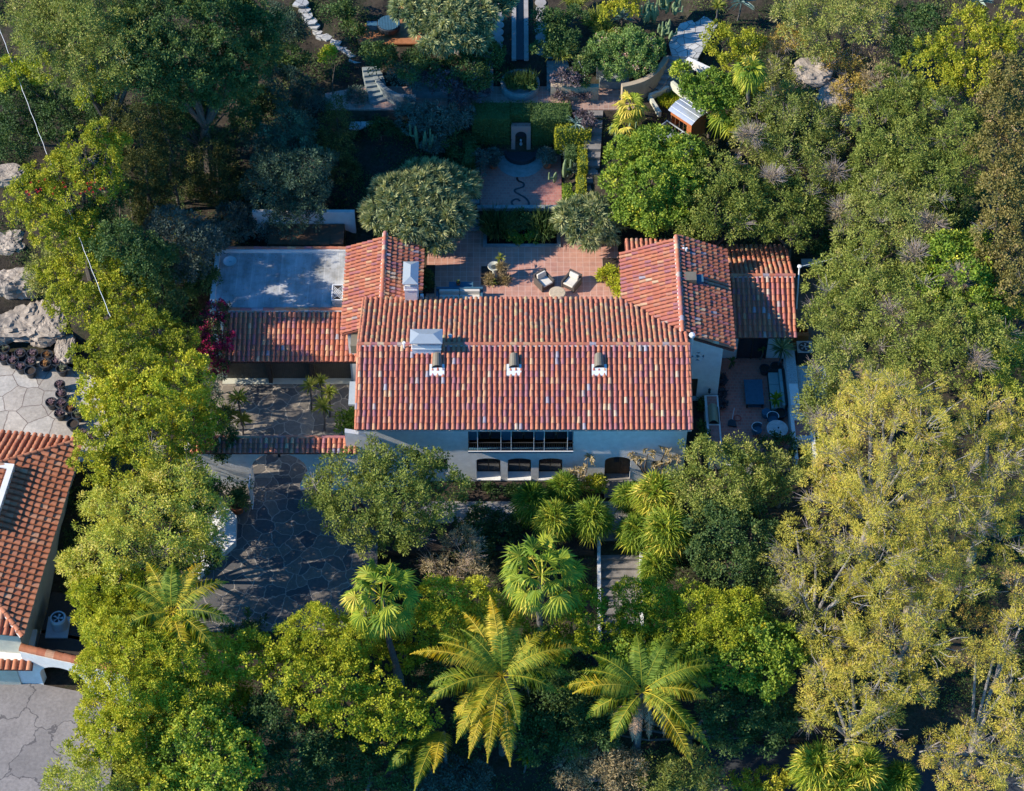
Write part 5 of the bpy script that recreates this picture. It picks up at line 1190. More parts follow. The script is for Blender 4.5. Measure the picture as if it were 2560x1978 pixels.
def dragon_tree(label, lobes, seed, L=.62, n=46, nb=5.2, spt=None):
    rg = np.random.default_rng(seed); rr = random.Random(seed); LB = []
    for px, py, r, z in lobes: LB.append((np.array(P(px, py, z)), np.array([r/41., r/41., r/41.*.62])))
    cx = sum(l[0][0] for l in LB)/len(LB); cy = sum(l[0][1] for l in LB)/len(LB); bz = Tz(cx, cy)
    t = thing('dragon_tree', label, 'dragon tree', (cx, cy, bz)); m = MB(); b = MB(); fork = Vector((cx, cy, bz+1.6))
    b.tube([(cx, cy, bz-.3), (cx, cy, bz+.8), fork], [.5, .42, .4], 10)
    for i, (c, r) in enumerate(LB):
        N_ = int(nb*2*math.pi*r[0]*r[1]); d = unit(rg.normal(size=(N_*3, 3))); d = d[d[:, 2] > -.05][:N_]
        for k in range(len(d)):
            p = c+d[k]*r*rg.uniform(.86, 1.04)
            if any(((((p-c2)/r2)**2).sum() < .7) for j, (c2, r2) in enumerate(LB) if j != i): continue
            rosette(m, p, d[k]+np.array([0, 0, .5]), n, L, .075, rg, 1.15, .22, .45+.12*rg.normal(), .16)
            if rr.random() < .6: b.tube([fork, Vector(c).lerp(Vector(p), .3)-Vector((0, 0, .4)), Vector(p)], [.15, .10, .05], 5, cap=False)
    m.build('crown', LEAF['drac'], t); b.build('trunk', BARKPALE, t); return t
# ---- palms
def fan_leaf(mb, c, d, up, R_, n, rg, v0, cup=.25, droop=.35, arc=2.0, wf=.95):
    d = Vector(d).normalized(); up = Vector(up); side = d.cross(up).normalized(); nrm = side.cross(d).normalized()
    V = []; F = []; fv = []
    for k in range(n):
        a = -arc+2*arc*(k+.5)/n; da = arc/n*wf
        e = d*math.cos(a)+side*math.sin(a); r = R_*(1-.22*(abs(a)/arc)**2)*rg.uniform(.92, 1.05)
        e1 = d*math.cos(a-da)+side*math.sin(a-da); e2 = d*math.cos(a+da)+side*math.sin(a+da)
        z1 = nrm*(cup*.22*R_)*(1 if k % 2 else -1)*.5
        fold = Vector((0, 0, -.30*r*abs(math.sin(a)))) if wf > .6 else Vector((0, 0, 0)); z1 = z1+fold*.5; m1 = c+e1*r*.55+z1; m2 = c+e2*r*.55-z1+fold; tip = c+fold+e*r*rg.uniform(.92, 1.05)+Vector((0, 0, -droop*r*rg.uniform(.3, 1.3)))+nrm*(rg.normal()*.04)
        i = len(V); V += [tuple(c), tuple(m1), tuple(tip), tuple(m2)]; F.append((i, i+1, i+2, i+3)); fv.append(min(1, max(0, v0+.08*rg.normal()+.10*(k % 2))))
    mb.arrays(np.array(V), np.array(F), np.array(fv))
def fan_palm(label, px, py, z, n, pet, fr, seed, base=None, tr=.16, cat='fan palm', name='fan_palm_tree', group=None, nseg=22, sep=True, vm=.5, dead=False, lo=-1.0, hi=1.35, basez=None, skirt=True):
    rg = np.random.default_rng(seed); rr = random.Random(seed); top = P(px, py, z)
    if base: bb = P(base[0], base[1], base[2])
    else: bb = Vector((top.x, top.y, Tz(top.x, top.y)))
    t = thing(name, label, cat, tuple(bb), group)
    if (top-bb).length > .5:
        m = MB(); pts = [bb.lerp(top, k/8)+Vector((.12*math.sin(k), .1*math.cos(k*1.3), 0))*(1 if 0 < k < 8 else 0) for k in range(9)]
        rs = [tr*1.7, tr*1.5]+[tr*(1.05-.02*k)*(1+.06*(k % 2)) for k in range(7)]; m.tube(pts, rs, 10); m.build('trunk', PALMBARK, t)
    allm = MB()
    for k in range(n):
        az = 2.399963*k+rr.uniform(-.2, .2); el = lo+(hi-lo)*(1-k/n)**.9 if False else rr.uniform(0, 1)
        el = hi-(hi-lo)*((k+.5)/n)
        d = Vector((math.cos(az)*math.cos(el), math.sin(az)*math.cos(el), math.sin(el)))
        pl = pet*rr.uniform(.8, 1.1); mid = top+d*pl*.6; end = top+d*pl+Vector((0, 0, -.12*pl*math.cos(el)))
        m = MB() if sep else allm
        m.tube([top, mid, end], [.032, .022, .014], 4, v=(.95 if el < .1 else .7), cap=False)
        d2 = (end-mid).normalized()+Vector((0, 0, -.25)); up = Vector((0, 0, 1)) if abs(d.z) < .9 else Vector((math.cos(az+1.5), math.sin(az+1.5), 0))
        fan_leaf(m, end, d2, (up+Vector((rr.gauss(0, .35), rr.gauss(0, .35), 0))), fr*rr.uniform(.8, 1.1), nseg, rg, min(.9, max(.05, vm+.16*rg.normal()+(.22 if el < -.2 else 0))), wf=(.95 if sep else .42), droop=(.45 if sep else .3))
        if sep: m.build('frond', LEAF['fan'], t)
    if not sep: allm.build('fronds', LEAF['fan'], t)
    if skirt:
        m = MB(); 
        for k in range(16):
            a = rr.uniform(0, 6.28); m.tube([top, top+Vector((.18*math.cos(a), .18*math.sin(a), -.5)), top+Vector((.30*math.cos(a), .3*math.sin(a), -.5-rr.uniform(.1, .5)))], [.02, .015, .005], 4, v=.7)
        m.build('skirt', LEAF['deadf'], t)
    return t
def feather_frond(mb, p0, az, el, L, rg, rr, v0, leaf=.5, drop=1.0, n=96):
    pts = []; p = Vector(p0); e = el; st = L/14
    for k in range(15):
        pts.append(p.copy()); p = p+Vector((math.cos(az)*math.cos(e), math.sin(az)*math.cos(e), math.sin(e)))*st; e = max(-1.48, e-drop*(.085+.075*k/14))
    mb.tube(pts, [.035*(1-.06*k) for k in range(15)], 4, v=min(1, v0+.3), cap=False)
    P_ = np.array([tuple(q) for q in pts]); s = np.linspace(.12, .99, n); idx = s*14; i0 = np.floor(idx).astype(int).clip(0, 13); f = (idx-i0)[:, None]
    C = P_[i0]*(1-f)+P_[i0+1]*f; tg = unit(P_[i0+1]-P_[i0]); sd = unit(np.cross(tg, np.array([0, 0, 1.])+1e-6)); upv = np.cross(sd, tg)
    for sg in (1, -1):
        ll = leaf*np.sin(np.clip(s*1.05, 0, 1)*math.pi*.86+.35)*rg.uniform(.85, 1.1, n)
        ax = unit(sd*sg*1.0+tg*.55+upv*(rg.normal(size=(n, 1))*.25+.12)-np.array([0, 0, .25])); mid = C+ax*ll[:, None]*.5; tip = mid+unit(ax-np.array([0, 0, .75]))*ll[:, None]*.5
        w_ = tg*.021
        V = np.stack([C-w_*.6, C+w_*.6, mid+w_, tip, mid-w_], 1).reshape(-1, 3); mb.arrays_any(V, np.arange(5*n).reshape(-1, 5), np.clip(v0-.06+.13*rg.normal(size=n)+.14*s*(v0 > .5), 0, 1))
def _aa(s, V, F, fv): return s.arrays(V, F, fv)
MB.arrays_any = _aa
def feather_palm(label, px, py, z, fronds, seed, base=None, tr=.17, leaf=.82, dead=0, cat='feather palm', vm=.5, LK=1.4):
    rg = np.random.default_rng(seed); rr = random.Random(seed); top = P(px, py, z)
    bb = Vector((top.x, top.y, Tz(top.x, top.y))) if base is None else P(*base)
    t = thing('feather_palm_tree', label, cat, tuple(bb)); m = MB(); m.tube([bb-Vector((0, 0, .3)), bb.lerp(top, .5), top], [tr*1.3, tr, tr*.9], 10); m.build('trunk', PALMBARK, t)
    for (az, el, L, v0) in fronds:
        L *= LK
        m = MB(); feather_frond(m, top, R(az), R(el), L, rg, rr, v0, leaf, 1.0); m.build('frond', LEAF['queen'], t)
    for k in range(dead):
        m = MB(); a = R(-90+rr.uniform(-70, 70)) if k % 3 else rr.uniform(0, 6.28); feather_frond(m, top-Vector((0, 0, .2)), a, R(rr.uniform(-30, 5)), rr.uniform(2.8, 4.2), rg, rr, .55, .5, 1.9, 70); m.build('dead_frond', LEAF['deadf'], t)
    return t
# ---- clipped hedges
def hedge(label, boxes, sp, seed, dens=1.0, cat='hedge'):
    key, L, W, cr, cpm, lpc, tuft, cs, vm, rough = SP[sp]; rg = np.random.default_rng(seed); m = MB(); core = MB()
    for (x0, y0, z0, x1, y1, z1) in boxes:
        A = [((x1-x0)*(y1-y0), 'z'), ((x1-x0)*(z1-z0), 'y'), ((y1-y0)*(z1-z0), 'x'), ((y1-y0)*(z1-z0), 'X')]
        for area, fc in A:
            n = int(area*230*dens)
            if n < 2: continue
            u, v_, d = rg.random(n), rg.random(n), np.abs(rg.normal(size=n))*-.04+.03
            if fc == 'z': pos = np.stack([x0+u*(x1-x0), y0+v_*(y1-y0), z1+d], 1); o = np.array([0, 0, 1.])
            elif fc == 'y': pos = np.stack([x0+u*(x1-x0), y0-d, z0+v_*(z1-z0)], 1); o = np.array([0, -1., .2])
            elif fc == 'x': pos = np.stack([x0-d, y0+u*(y1-y0), z0+v_*(z1-z0)], 1); o = np.array([-1., 0, .2])
            else: pos = np.stack([x1+d, y0+u*(y1-y0), z0+v_*(z1-z0)], 1); o = np.array([1., 0, .2])
            ax = unit(rg.normal(size=(n, 3))+o*.5); nr = unit(rg.normal(size=(n, 3))*.7+o); nr = nr-ax*(nr*ax).sum(1, keepdims=True)
            V, F = leafquads(pos, ax, nr, L*.75*rg.uniform(.7, 1.3, n), W*.9*rg.uniform(.7, 1.3, n))
            cl = np.sin(pos[:, 0]*3)*np.cos(pos[:, 1]*3.3+pos[:, 2]*2)*.12
            m.arrays(V, F, np.clip(vm+cl+rg.normal(size=n)*.14, 0, 1))
        core.box((x0+.08, y0+.08, z0-.1), (x1-.08, y1-.08, z1-.08))
    x0, y0, z0 = boxes[0][:3]; t = thing('hedge', label, cat, (x0, y0, z0)); m.build('foliage', LEAF[key], t); core.build('twiggy_core', LEAF['dark'], t); return t
OAK = 'trees on the right hand slope'
# ================= upper left
tree('oak_tree', 'broad grey green oak at the top left corner, left half sunlit', 'tree', 'olive', [(140, 95, 90, 16.5), (240, 70, 100, 17), (215, 165, 90, 15.5), (300, 130, 80, 16.5), (110, 30, 80, 16), (330, 190, 50, 14.5)], tr=.35, dens=1.4, dead=5, twigs=.15)
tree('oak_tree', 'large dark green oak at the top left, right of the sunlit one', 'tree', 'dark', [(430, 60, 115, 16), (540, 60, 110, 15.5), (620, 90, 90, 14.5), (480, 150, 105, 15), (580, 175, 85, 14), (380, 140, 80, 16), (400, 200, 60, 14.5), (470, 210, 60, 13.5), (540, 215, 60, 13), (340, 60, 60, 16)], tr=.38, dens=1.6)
tree('privet_tree', 'dark green tree with bright yellow green tips at the left edge', 'tree', 'ficus', [(40, 190, 50, 11), (110, 185, 50, 11), (225, 232, 42, 12.5), (260, 175, 30, 12)], tr=.16, dens=.8)
tree('privet_tree', 'shaded dark green tree behind the white cable at the left edge', 'tree', 'dark', [(60, 270, 85, 8.5), (150, 300, 75, 8.5), (30, 350, 60, 8), (250, 270, 55, 9.5)], tr=.16)
ct = tree('coral_tree', 'sunlit green tree with red flowers at the left edge', 'flowering tree', 'gold', [(215, 390, 58, 11.5, 1.1), (270, 370, 50, 12), (245, 330, 28, 13, 1.6), (150, 420, 55, 10.5), (170, 490, 70, 10), (90, 480, 60, 10), (250, 460, 60, 10), (60, 520, 45, 9), (120, 570, 55, 9), (190, 580, 60, 8.5)], tr=.28, dens=1.0, dead=2)
rg_ = np.random.default_rng(4)
for k in range(26):
    m = MB(); p = P(rg_.uniform(60, 260), rg_.uniform(430, 480), 12); rosette(m, tuple(p-Vector((0, 0, .6))), (0, 0, 1), 14, .13, .05, rg_, 1.1, 0); m.build('flower', RED, ct)
tree('cypress_tree', 'tall narrow golden tipped conifer at the upper left', 'conifer', 'conifer', [(345, 300, 30, 12, 1.6), (350, 350, 44, 10.5, 1.5), (365, 420, 52, 8.5, 1.3), (370, 490, 55, 6.5, 1.2), (380, 540, 55, 5)], tr=.14, dens=1.1)
tree('cypress_tree', 'second narrow golden tipped conifer, right of the tallest one', 'conifer', 'conifer', [(392, 262, 22, 12.5, 1.6), (408, 300, 34, 11, 1.5), (425, 370, 42, 9, 1.4), (430, 450, 46, 6.5, 1.3)], tr=.12, dens=1.1)
tree('cypress_tree', 'small narrow conifer left of the two tall ones', 'conifer', 'conifer', [(280, 285, 24, 12, 1.6), (290, 330, 32, 10, 1.4), (300, 400, 36, 8, 1.3)], tr=.1, dens=1.1)
tree('cypress_tree', 'dark shaded conifer in the middle of the upper left garden', 'conifer', 'conifer', [(545, 355, 34, 7.5, 1.4), (530, 410, 55, 6, 1.2), (560, 470, 62, 4.5, 1), (500, 480, 45, 4)], tr=.12)
tree('cypress_tree', 'dark shaded conifer beside the short flagstone path', 'conifer', 'conifer', [(840, 275, 26, 8.5, 1.5), (845, 320, 42, 7.5, 1.3), (835, 385, 52, 6, 1.2), (850, 430, 45, 5)], tr=.12)
tree('pine_tree', 'open feathery dark tree with one sunlit tip, left of the dragon tree', 'tree', 'teal', [(720, 330, 62, 8.5, 1), (700, 400, 75, 7.5), (770, 410, 60, 8), (690, 470, 72, 6), (770, 480, 60, 6), (740, 540, 60, 4.5)], tr=.16, twigs=.3)
shrub('grey blue shrub in the shade left of the flat roof', 'sage', [(430, 585, 70, 6.5), (495, 610, 60, 6), (380, 620, 50, 6), (470, 655, 60, 5), (535, 595, 42, 4.5)], dens=1.2)
shrub('dark green bush below the blue shrub at the flat roof corner', 'dark', [(440, 720, 55, 3.6), (500, 700, 45, 3.5), (410, 680, 40, 3.5)])
shrub('dark low shrubs on the shaded slope behind the white wall', 'sage', [(620, 560, 60, 3.2, .4), (700, 590, 45, 2.8, .4), (600, 500, 50, 4, .4)], dens=.7)
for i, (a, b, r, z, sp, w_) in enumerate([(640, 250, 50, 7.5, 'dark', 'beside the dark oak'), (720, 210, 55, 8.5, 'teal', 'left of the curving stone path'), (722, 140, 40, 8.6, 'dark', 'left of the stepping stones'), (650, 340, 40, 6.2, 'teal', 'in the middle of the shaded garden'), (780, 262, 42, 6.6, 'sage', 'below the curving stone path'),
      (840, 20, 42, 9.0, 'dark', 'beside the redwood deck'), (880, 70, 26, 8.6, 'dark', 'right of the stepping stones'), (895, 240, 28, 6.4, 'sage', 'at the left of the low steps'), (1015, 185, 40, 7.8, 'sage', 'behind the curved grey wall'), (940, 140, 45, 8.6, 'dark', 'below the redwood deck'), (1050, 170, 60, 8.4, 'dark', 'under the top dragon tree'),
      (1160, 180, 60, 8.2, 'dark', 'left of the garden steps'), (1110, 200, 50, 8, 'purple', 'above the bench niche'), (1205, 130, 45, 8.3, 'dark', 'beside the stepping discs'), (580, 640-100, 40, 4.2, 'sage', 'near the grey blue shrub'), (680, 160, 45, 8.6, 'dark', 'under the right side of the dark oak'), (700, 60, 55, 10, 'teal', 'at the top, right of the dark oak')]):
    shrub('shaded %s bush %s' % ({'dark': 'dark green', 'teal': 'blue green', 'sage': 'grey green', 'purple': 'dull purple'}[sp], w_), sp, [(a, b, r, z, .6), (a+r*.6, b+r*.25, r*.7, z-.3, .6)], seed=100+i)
tree('small_tree', 'bright green young tree in the shaded garden by the stone path', 'tree', 'ficus', [(820, 140, 18, 9.6), (826, 128, 12, 9.9)], tr=.04)
# ================= left column
tree('ficus_tree', 'yellow green tree under the white cable, left of the flat roof', 'tree', 'gold', [(150, 680, 50, 6), (230, 680, 75, 7), (310, 690, 60, 7), (200, 760, 75, 6), (280, 780, 75, 6.2), (340, 740, 50, 6)], tr=.2, dens=1.1)
tree('oak_tree', 'spiky leaved green tree at the left, beside the rocks', 'tree', 'olive', [(115, 650, 40, 6), (110, 700, 45, 5), (165, 620, 45, 6)], tr=.12)
tree('oak_tree', 'shaded green tree between the yellow trees and the flat roof', 'tree', 'dark', [(300, 610, 60, 9.4), (355, 640, 55, 9), (370, 700, 55, 7), (410, 770, 50, 5.2), (400, 640, 45, 8)], tr=.16, dens=1.3)
tree('ficus_tree', 'golden green tree with an orange yellow top, left of the red bougainvillea', 'tree', 'gold', [(385, 830, 60, 7), (310, 860, 70, 7), (440, 860, 55, 6.5), (250, 900, 60, 6.5), (350, 930, 75, 7)], tr=.2, dens=1.1)
tree('ficus_tree', 'bright yellow green tree left of the courtyard', 'tree', 'ficus', [(470, 940, 62, 7), (410, 1000, 85, 7.5), (320, 1010, 80, 7), (480, 1030, 65, 6.5), (260, 990, 60, 6.5)], tr=.22, dens=1.05)
tree('ficus_tree', 'golden green tree left of the arched gate', 'tree', 'gold', [(290, 1090, 75, 7), (380, 1100, 85, 7.5), (460, 1110, 65, 6.5), (250, 1160, 55, 6.5), (330, 1180, 80, 7), (430, 1190, 75, 6.5), (520, 1060, 38, 5.5)], tr=.22, dens=1.1, dead=2)
tree('pepper_tree', 'soft light green tree between the neighbour house and the driveway', 'tree', 'soft', [(440, 1240, 85, 7), (350, 1270, 80, 7), (260, 1290, 55, 6), (500, 1290, 55, 6), (420, 1340, 80, 6.5), (300, 1360, 75, 6.5), (200, 1410, 50, 5.5), (500, 1370, 50, 5)], tr=.22, dens=1.1, twigs=.2, dead=4)
tree('pine_tree', 'dense green conifer beside the neighbour house with rounded tufts', 'conifer', 'pine', [(230, 1470, 50, 5), (300, 1450, 45, 5.5), (250, 1540, 50, 4.5), (330, 1530, 55, 4.5)], tr=.14)
tree('pine_tree', 'bright yellow green conifer with rounded tufts at the lower left', 'conifer', 'pine', [(280, 1590, 58, 5.5), (350, 1640, 62, 5.5), (260, 1680, 58, 5), (330, 1730, 66, 5), (410, 1640, 52, 5.5), (250, 1780, 50, 4), (300, 1830, 60, 4), (400, 1720, 55, 4.5)], tr=.2, dens=1.15)
tree('pine_tree', 'bright green conifer right of the yellow one, lower left', 'conifer', 'pine', [(440, 1580, 50, 5.5), (480, 1650, 55, 5), (540, 1640, 45, 4.5), (450, 1760, 55, 4), (530, 1720, 50, 3.8)], tr=.18)
tree('ficus_tree', 'yellow leaved tree at the bottom left below the conifers', 'tree', 'gold', [(370, 1830, 50, 3.5), (350, 1910, 50, 3), (240, 1860, 45, 3), (410, 1950, 45, 2.5)], tr=.12)
tree('pepper_tree', 'soft green tree at the bottom left corner by the cracked driveway', 'tree', 'soft', [(190, 1930, 55, 1.5), (250, 1960, 60, 2), (150, 1975, 40, 1), (310, 1970, 50, 2)], tr=.12)
tree('oak_tree', 'mid green oak at the bottom left, right of the yellow leaved tree', 'tree', 'citrus', [(500, 1840, 75, 3.5), (560, 1900, 80, 3), (440, 1900, 60, 3), (520, 1960, 75, 2), (420, 1970, 55, 2)], tr=.2)
tree('oak_tree', 'dark shaded oak at the bottom, below the first fan palm', 'tree', 'dark', [(690, 1780, 70, 2.5), (640, 1850, 75, 2), (750, 1850, 75, 1.5), (720, 1930, 80, 1), (640, 1950, 70, 1), (830, 1900, 60, 0)], tr=.2)
bg_ = tree('bougainvillea', 'crimson bougainvillea climbing over the left end of the garage roof', 'bougainvillea', 'boug', [(540, 780, 30, 4.4), (525, 820, 36, 4.2), (550, 850, 34, 3.9), (520, 880, 36, 3.4), (545, 920, 24, 2.6)], tr=.05, dens=1.1)
shrub('grey green shrub at the left garage corner', 'sage', [(545, 930, 26, 1.4), (530, 980, 26, 1.2)])
shrub('dark leaved shrub left of the courtyard yuccas', 'dark', [(540, 1050, 40, 2.2), (530, 1100, 32, 2.5), (575, 1060, 24, 1.4)])
shrub('dark vine hanging over the left side of the arched gate wall', 'dark', [(560, 1085, 34, 4.0, .5), (545, 1130, 24, 3.4)], cat='vine', name='vine')
shrub('dark bushy plant in the large terracotta pot by the arch', 'dark', [(590, 1225, 32, 1.9), (600, 1250, 24, 1.3)], cat='potted plant')
tree('oak_tree', 'dark undergrowth tree added beneath the soft green one to shade the driveway', 'tree', 'dark', [(500, 1225, 42, 3.4), (470, 1300, 55, 4), (430, 1390, 50, 3.6), (500, 1400, 42, 3), (440, 1210, 50, 4.4), (488, 1255, 48, 2.0), (480, 1330, 46, 1.9), (470, 1215, 46, 2.4), (430, 1260, 55, 3.2)], tr=.12, dens=1.1)  # low foliage added so the bench wall and driveway fall in shadow
# ================= driveway bottom, ficus bank
tree('ficus_tree', 'bright green round tufted tree at the bottom end of the driveway', 'tree', 'pine', [(790, 1560, 48, 4.5), (740, 1600, 45, 4.1), (800, 1630, 50, 3.9), (870, 1600, 50, 4.1)], tr=.12)
tree('ficus_tree', 'yellow green tree left of the leaning fan palm base', 'tree', 'ficus', [(640, 1640, 55, 3.9), (720, 1690, 62, 3.7), (790, 1730, 65, 3.5), (870, 1700, 60, 3.5), (860, 1780, 55, 2.7), (960, 1760, 60, 2.7), (1030, 1790, 50, 2.3), (950, 1820, 50, 1.9)], tr=.2, dens=1.05)
shrub('dark shrub at the lower left corner of the driveway', 'dark', [(610, 1600, 45, 1.0), (660, 1580, 30, .8), (590, 1540, 30, 1)])
tree('ficus_tree', 'round tufted green tree between the two fan palms', 'tree', 'pine', [(1090, 1490, 40, 4.3), (1130, 1500, 45, 4.3), (1190, 1490, 42, 4.3), (1130, 1560, 45, 3.7), (1080, 1540, 40, 3.8)], tr=.1)
tree('ficus_tree', 'bright green tree just right of the straight fan palm trunk', 'tree', 'ficus', [(1420, 1500, 40, 2.9), (1470, 1510, 42, 2.7), (1430, 1560, 45, 2.3), (1480, 1590, 40, 1.9), (1400, 1620, 40, 1.3)], tr=.1)
tree('ficus_tree', 'bright tufted tree at the foot of the front steps', 'tree', 'pine', [(1580, 1490, 42, 2.9), (1640, 1500, 48, 2.9), (1600, 1550, 48, 2.2), (1670, 1560, 50, 2.1), (1560, 1570, 35, 1.8)], tr=.12, dens=1.1)
tree('ficus_tree', 'tufted green tree right of the one at the foot of the steps', 'tree', 'pine', [(1730, 1500, 45, 2.9), (1790, 1530, 50, 2.7), (1740, 1570, 48, 2.1), (1850, 1520, 48, 2.9), (1830, 1590, 50, 2.1)], tr=.12)
tree('ficus_tree', 'green tree under the right feather palm, half in shade', 'tree', 'citrus', [(1640, 1640, 60, 1.3), (1560, 1650, 50, 1.3), (1740, 1650, 60, 1.3), (1840, 1660, 60, 1.3), (1900, 1600, 55, 2.1), (1920, 1690, 55, 0.8), (1960, 1620, 50, 1.9)], tr=.16)
tree('oak_tree', 'dark green bank of tree below the right feather palm', 'tree', 'dark', [(1540, 1740, 60, -1.2), (1460, 1770, 55, -1.6), (1500, 1830, 50, -2.4), (1800, 1760, 60, -1.2), (1880, 1770, 60, -1.2), (1950, 1780, 55, -1.4), (1830, 1830, 50, -2.2), (1920, 1840, 45, -2.4)], tr=.16)
tree('oak_tree', 'shaded green tree below the spreading feather palm', 'tree', 'dark', [(1350, 1620, 50, 0), (1280, 1640, 45, 0), (1200, 1640, 50, 0), (1130, 1660, 45, 0), (1400, 1700, 55, -1), (1340, 1780, 45, -2), (1440, 1840, 50, -2.5), (1080, 1700, 40, -.6)], tr=.16)
tree('oak_tree', 'pale grey green bush at the bottom middle', 'shrub', 'sage', [(1100, 1940, 55, -3.5), (1180, 1960, 50, -3.6), (1040, 1975, 45, -3.8), (1260, 1960, 40, -3.8)], tr=.06, name_fix=1) if False else shrub('pale grey green bush at the bottom middle', 'sage', [(1100, 1940, 55, -3.8, .6), (1180, 1960, 50, -4, .6), (1040, 1975, 45, -4, .6)])
shrub('dry olive coloured bush at the bottom, right of the middle', 'dry', [(1440, 1920, 50, -3.8, .6), (1510, 1900, 50, -3.6, .6), (1560, 1930, 50, -3.8, .6), (1490, 1965, 50, -4.2, .6)], dead=3)
shrub('grey olive bush at the bottom under the right feather palm', 'olive', [(1650, 1940, 50, -3.8, .6), (1730, 1930, 50, -3.8, .6), (1620, 1975, 45, -4.2, .6), (1780, 1975, 50, -4.2, .6)])
shrub('low golden hedge along the lower edge of the shaded road', 'gold', [(1860, 1960, 35, -5.2, .7), (1930, 1955, 38, -5.2, .7), (1990, 1950, 35, -5.2, .7), (2040, 1965, 35, -5.2, .7)], cat='hedge')
# ================= front garden
tree('oak_tree', 'large dense oak in front of the left half of the white facade', 'tree', 'oak', [(850, 1215, 62, 5), (930, 1172, 60, 5.5), (1010, 1172, 60, 5.5), (1085, 1185, 55, 5), (890, 1275, 70, 4.6), (985, 1255, 80, 5.2), (1070, 1258, 65, 4.6), (940, 1325, 62, 3.6), (1030, 1325, 60, 3.6), (1120, 1215, 36, 4.6), (815, 1270, 45, 4), (790, 1210, 28, 4.4)], tr=.28, dens=1.15, twigs=.12, dead=3)
shrub('dark ground cover shrub between the path and the driest bush', 'dark', [(1200, 1310, 50, .6, .5), (1260, 1320, 40, .5, .5), (1190, 1360, 50, .2, .5)], dens=.9)
shrub('dry pinkish brown bush with bare twigs, between the two fan palms', 'dry', [(1150, 1390, 50, 2.2), (1120, 1430, 50, 1.8), (1180, 1440, 45, 1.8), (1150, 1350, 32, 2.4)], dead=14, dens=.75, twigcol=plain('straw_twigs', (.42, .32, .24), .9, var=.2, bs=0))
shrub('dark hedge of plants under the ground floor windows', 'dark', [(1170, 1228, 26, .3, .4), (1230, 1230, 26, .3, .4), (1290, 1230, 24, .3, .4)], dens=.9)
shrub('clipped round golden brown bush left of the front door', 'gold', [(1486, 1215, 28, 1.0, .95)], dens=1.6)
def frangipani(label, pix, z, seed, base):
    rr = random.Random(seed); rg = np.random.default_rng(seed); b = P(base[0], base[1], 0); t = thing('frangipani', label, 'frangipani', tuple(b)); s = MB(); m = MB()
    for (px, py, zz) in pix:
        q = P(px, py, zz); s.tube([b, b.lerp(q, .5)+Vector((rr.uniform(-.2, .2), 0, .1)), q], [.05, .04, .025], 5)
        for k in range(4):
            o = Vector((rr.uniform(-.3, .3), rr.uniform(-.25, .25), rr.uniform(-.1, .2))); rosette(m, tuple(q+o), (0, -.3, 1), 9, .32, .10, rg, 1.2, .35, .6)
    s.build('branches', BARK, t); m.build('leaves', LEAF['dry'] if True else 0, t)
frangipani('frangipani with cream flowers on the facade, left of the front door', [(1425, 1180, 1.7), (1450, 1170, 2.0), (1470, 1150, 2.5), (1445, 1195, 1.4)], 0, 3, (1450, 1212))
frangipani('frangipani with pale flowers against the wall, right of the front door', [(1575, 1142, 2.6), (1600, 1150, 2.6), (1620, 1135, 3.0), (1640, 1160, 2.4), (1665, 1128, 3.2), (1680, 1150, 2.6)], 0, 5, (1620, 1200))
tree('oak_tree', 'green oak in front of the right end of the facade', 'tree', 'oak', [(1745, 1130, 40, 4.5), (1720, 1200, 48, 3.6), (1790, 1170, 62, 4.4), (1830, 1230, 70, 4), (1760, 1250, 58, 3.4), (1890, 1180, 40, 4.2), (1850, 1130, 40, 4.2)], tr=.2, dens=1.1)
tree('oak_tree', 'darker oak right of the fan palms and the front steps', 'tree', 'dark', [(1800, 1330, 70, 3.2), (1880, 1340, 62, 3), (1830, 1420, 65, 2.2), (1770, 1400, 45, 2.4), (1900, 1430, 50, 2), (1860, 1260, 50, 3.4)], tr=.2, dens=1.05)
tree('oak_tree', 'light green oak below the side courtyard', 'tree', 'olive', [(1940, 1160, 42, 3.8), (1980, 1190, 42, 3.6), (1930, 1220, 45, 3), (1990, 1150, 30, 3.6)], tr=.14)
shrub('dark shrubs in the narrow bed between the house and the side courtyard', 'dark', [(1765, 1060, 14, 1.2), (1760, 1010, 12, 1.0), (1768, 1095, 14, 1.2)])
shrub('dark bed of plants along the courtyard gable wall', 'purple', [(1808, 950, 10, 1.0), (1806, 985, 10, .9), (1806, 1010, 8, .9)])
shrub('dark leafy shrub at the lower end of the side courtyard', 'dark', [(1925, 1105, 26, 1.5), (1960, 1120, 24, 1.5), (1985, 1095, 18, 1.6)])
# ================= big yellow tree group (lower right)
YT = dict(twigs=.6, bark=BARKPALE)
tree('silk_oak_tree', 'huge yellow green feathery tree right of the side courtyard', 'tree', 'yellow', [(2180, 1010, 70, 9.5), (2260, 1000, 75, 10), (2120, 1060, 65, 8.5), (2210, 1090, 95, 9.5), (2300, 1080, 90, 10), (2080, 1140, 60, 7.5), (2150, 1180, 90, 8.5), (2250, 1180, 95, 9), (2350, 1170, 85, 9), (2050, 1220, 55, 6.5), (2110, 1270, 75, 7), (2200, 1280, 90, 8), (2300, 1270, 85, 8), (2390, 1240, 70, 8.5)], tr=.30, dens=.95, dead=26, **YT)
tree('silk_oak_tree', 'yellow green feathery tree at the right edge, next to the huge one', 'tree', 'yellow', [(2470, 1030, 60, 9), (2530, 1060, 60, 9), (2440, 1110, 65, 8.8), (2510, 1150, 80, 8.8), (2480, 1240, 75, 7.8), (2550, 1270, 70, 7), (2500, 1350, 75, 6)], tr=.22, dens=.95, dead=12, **YT)
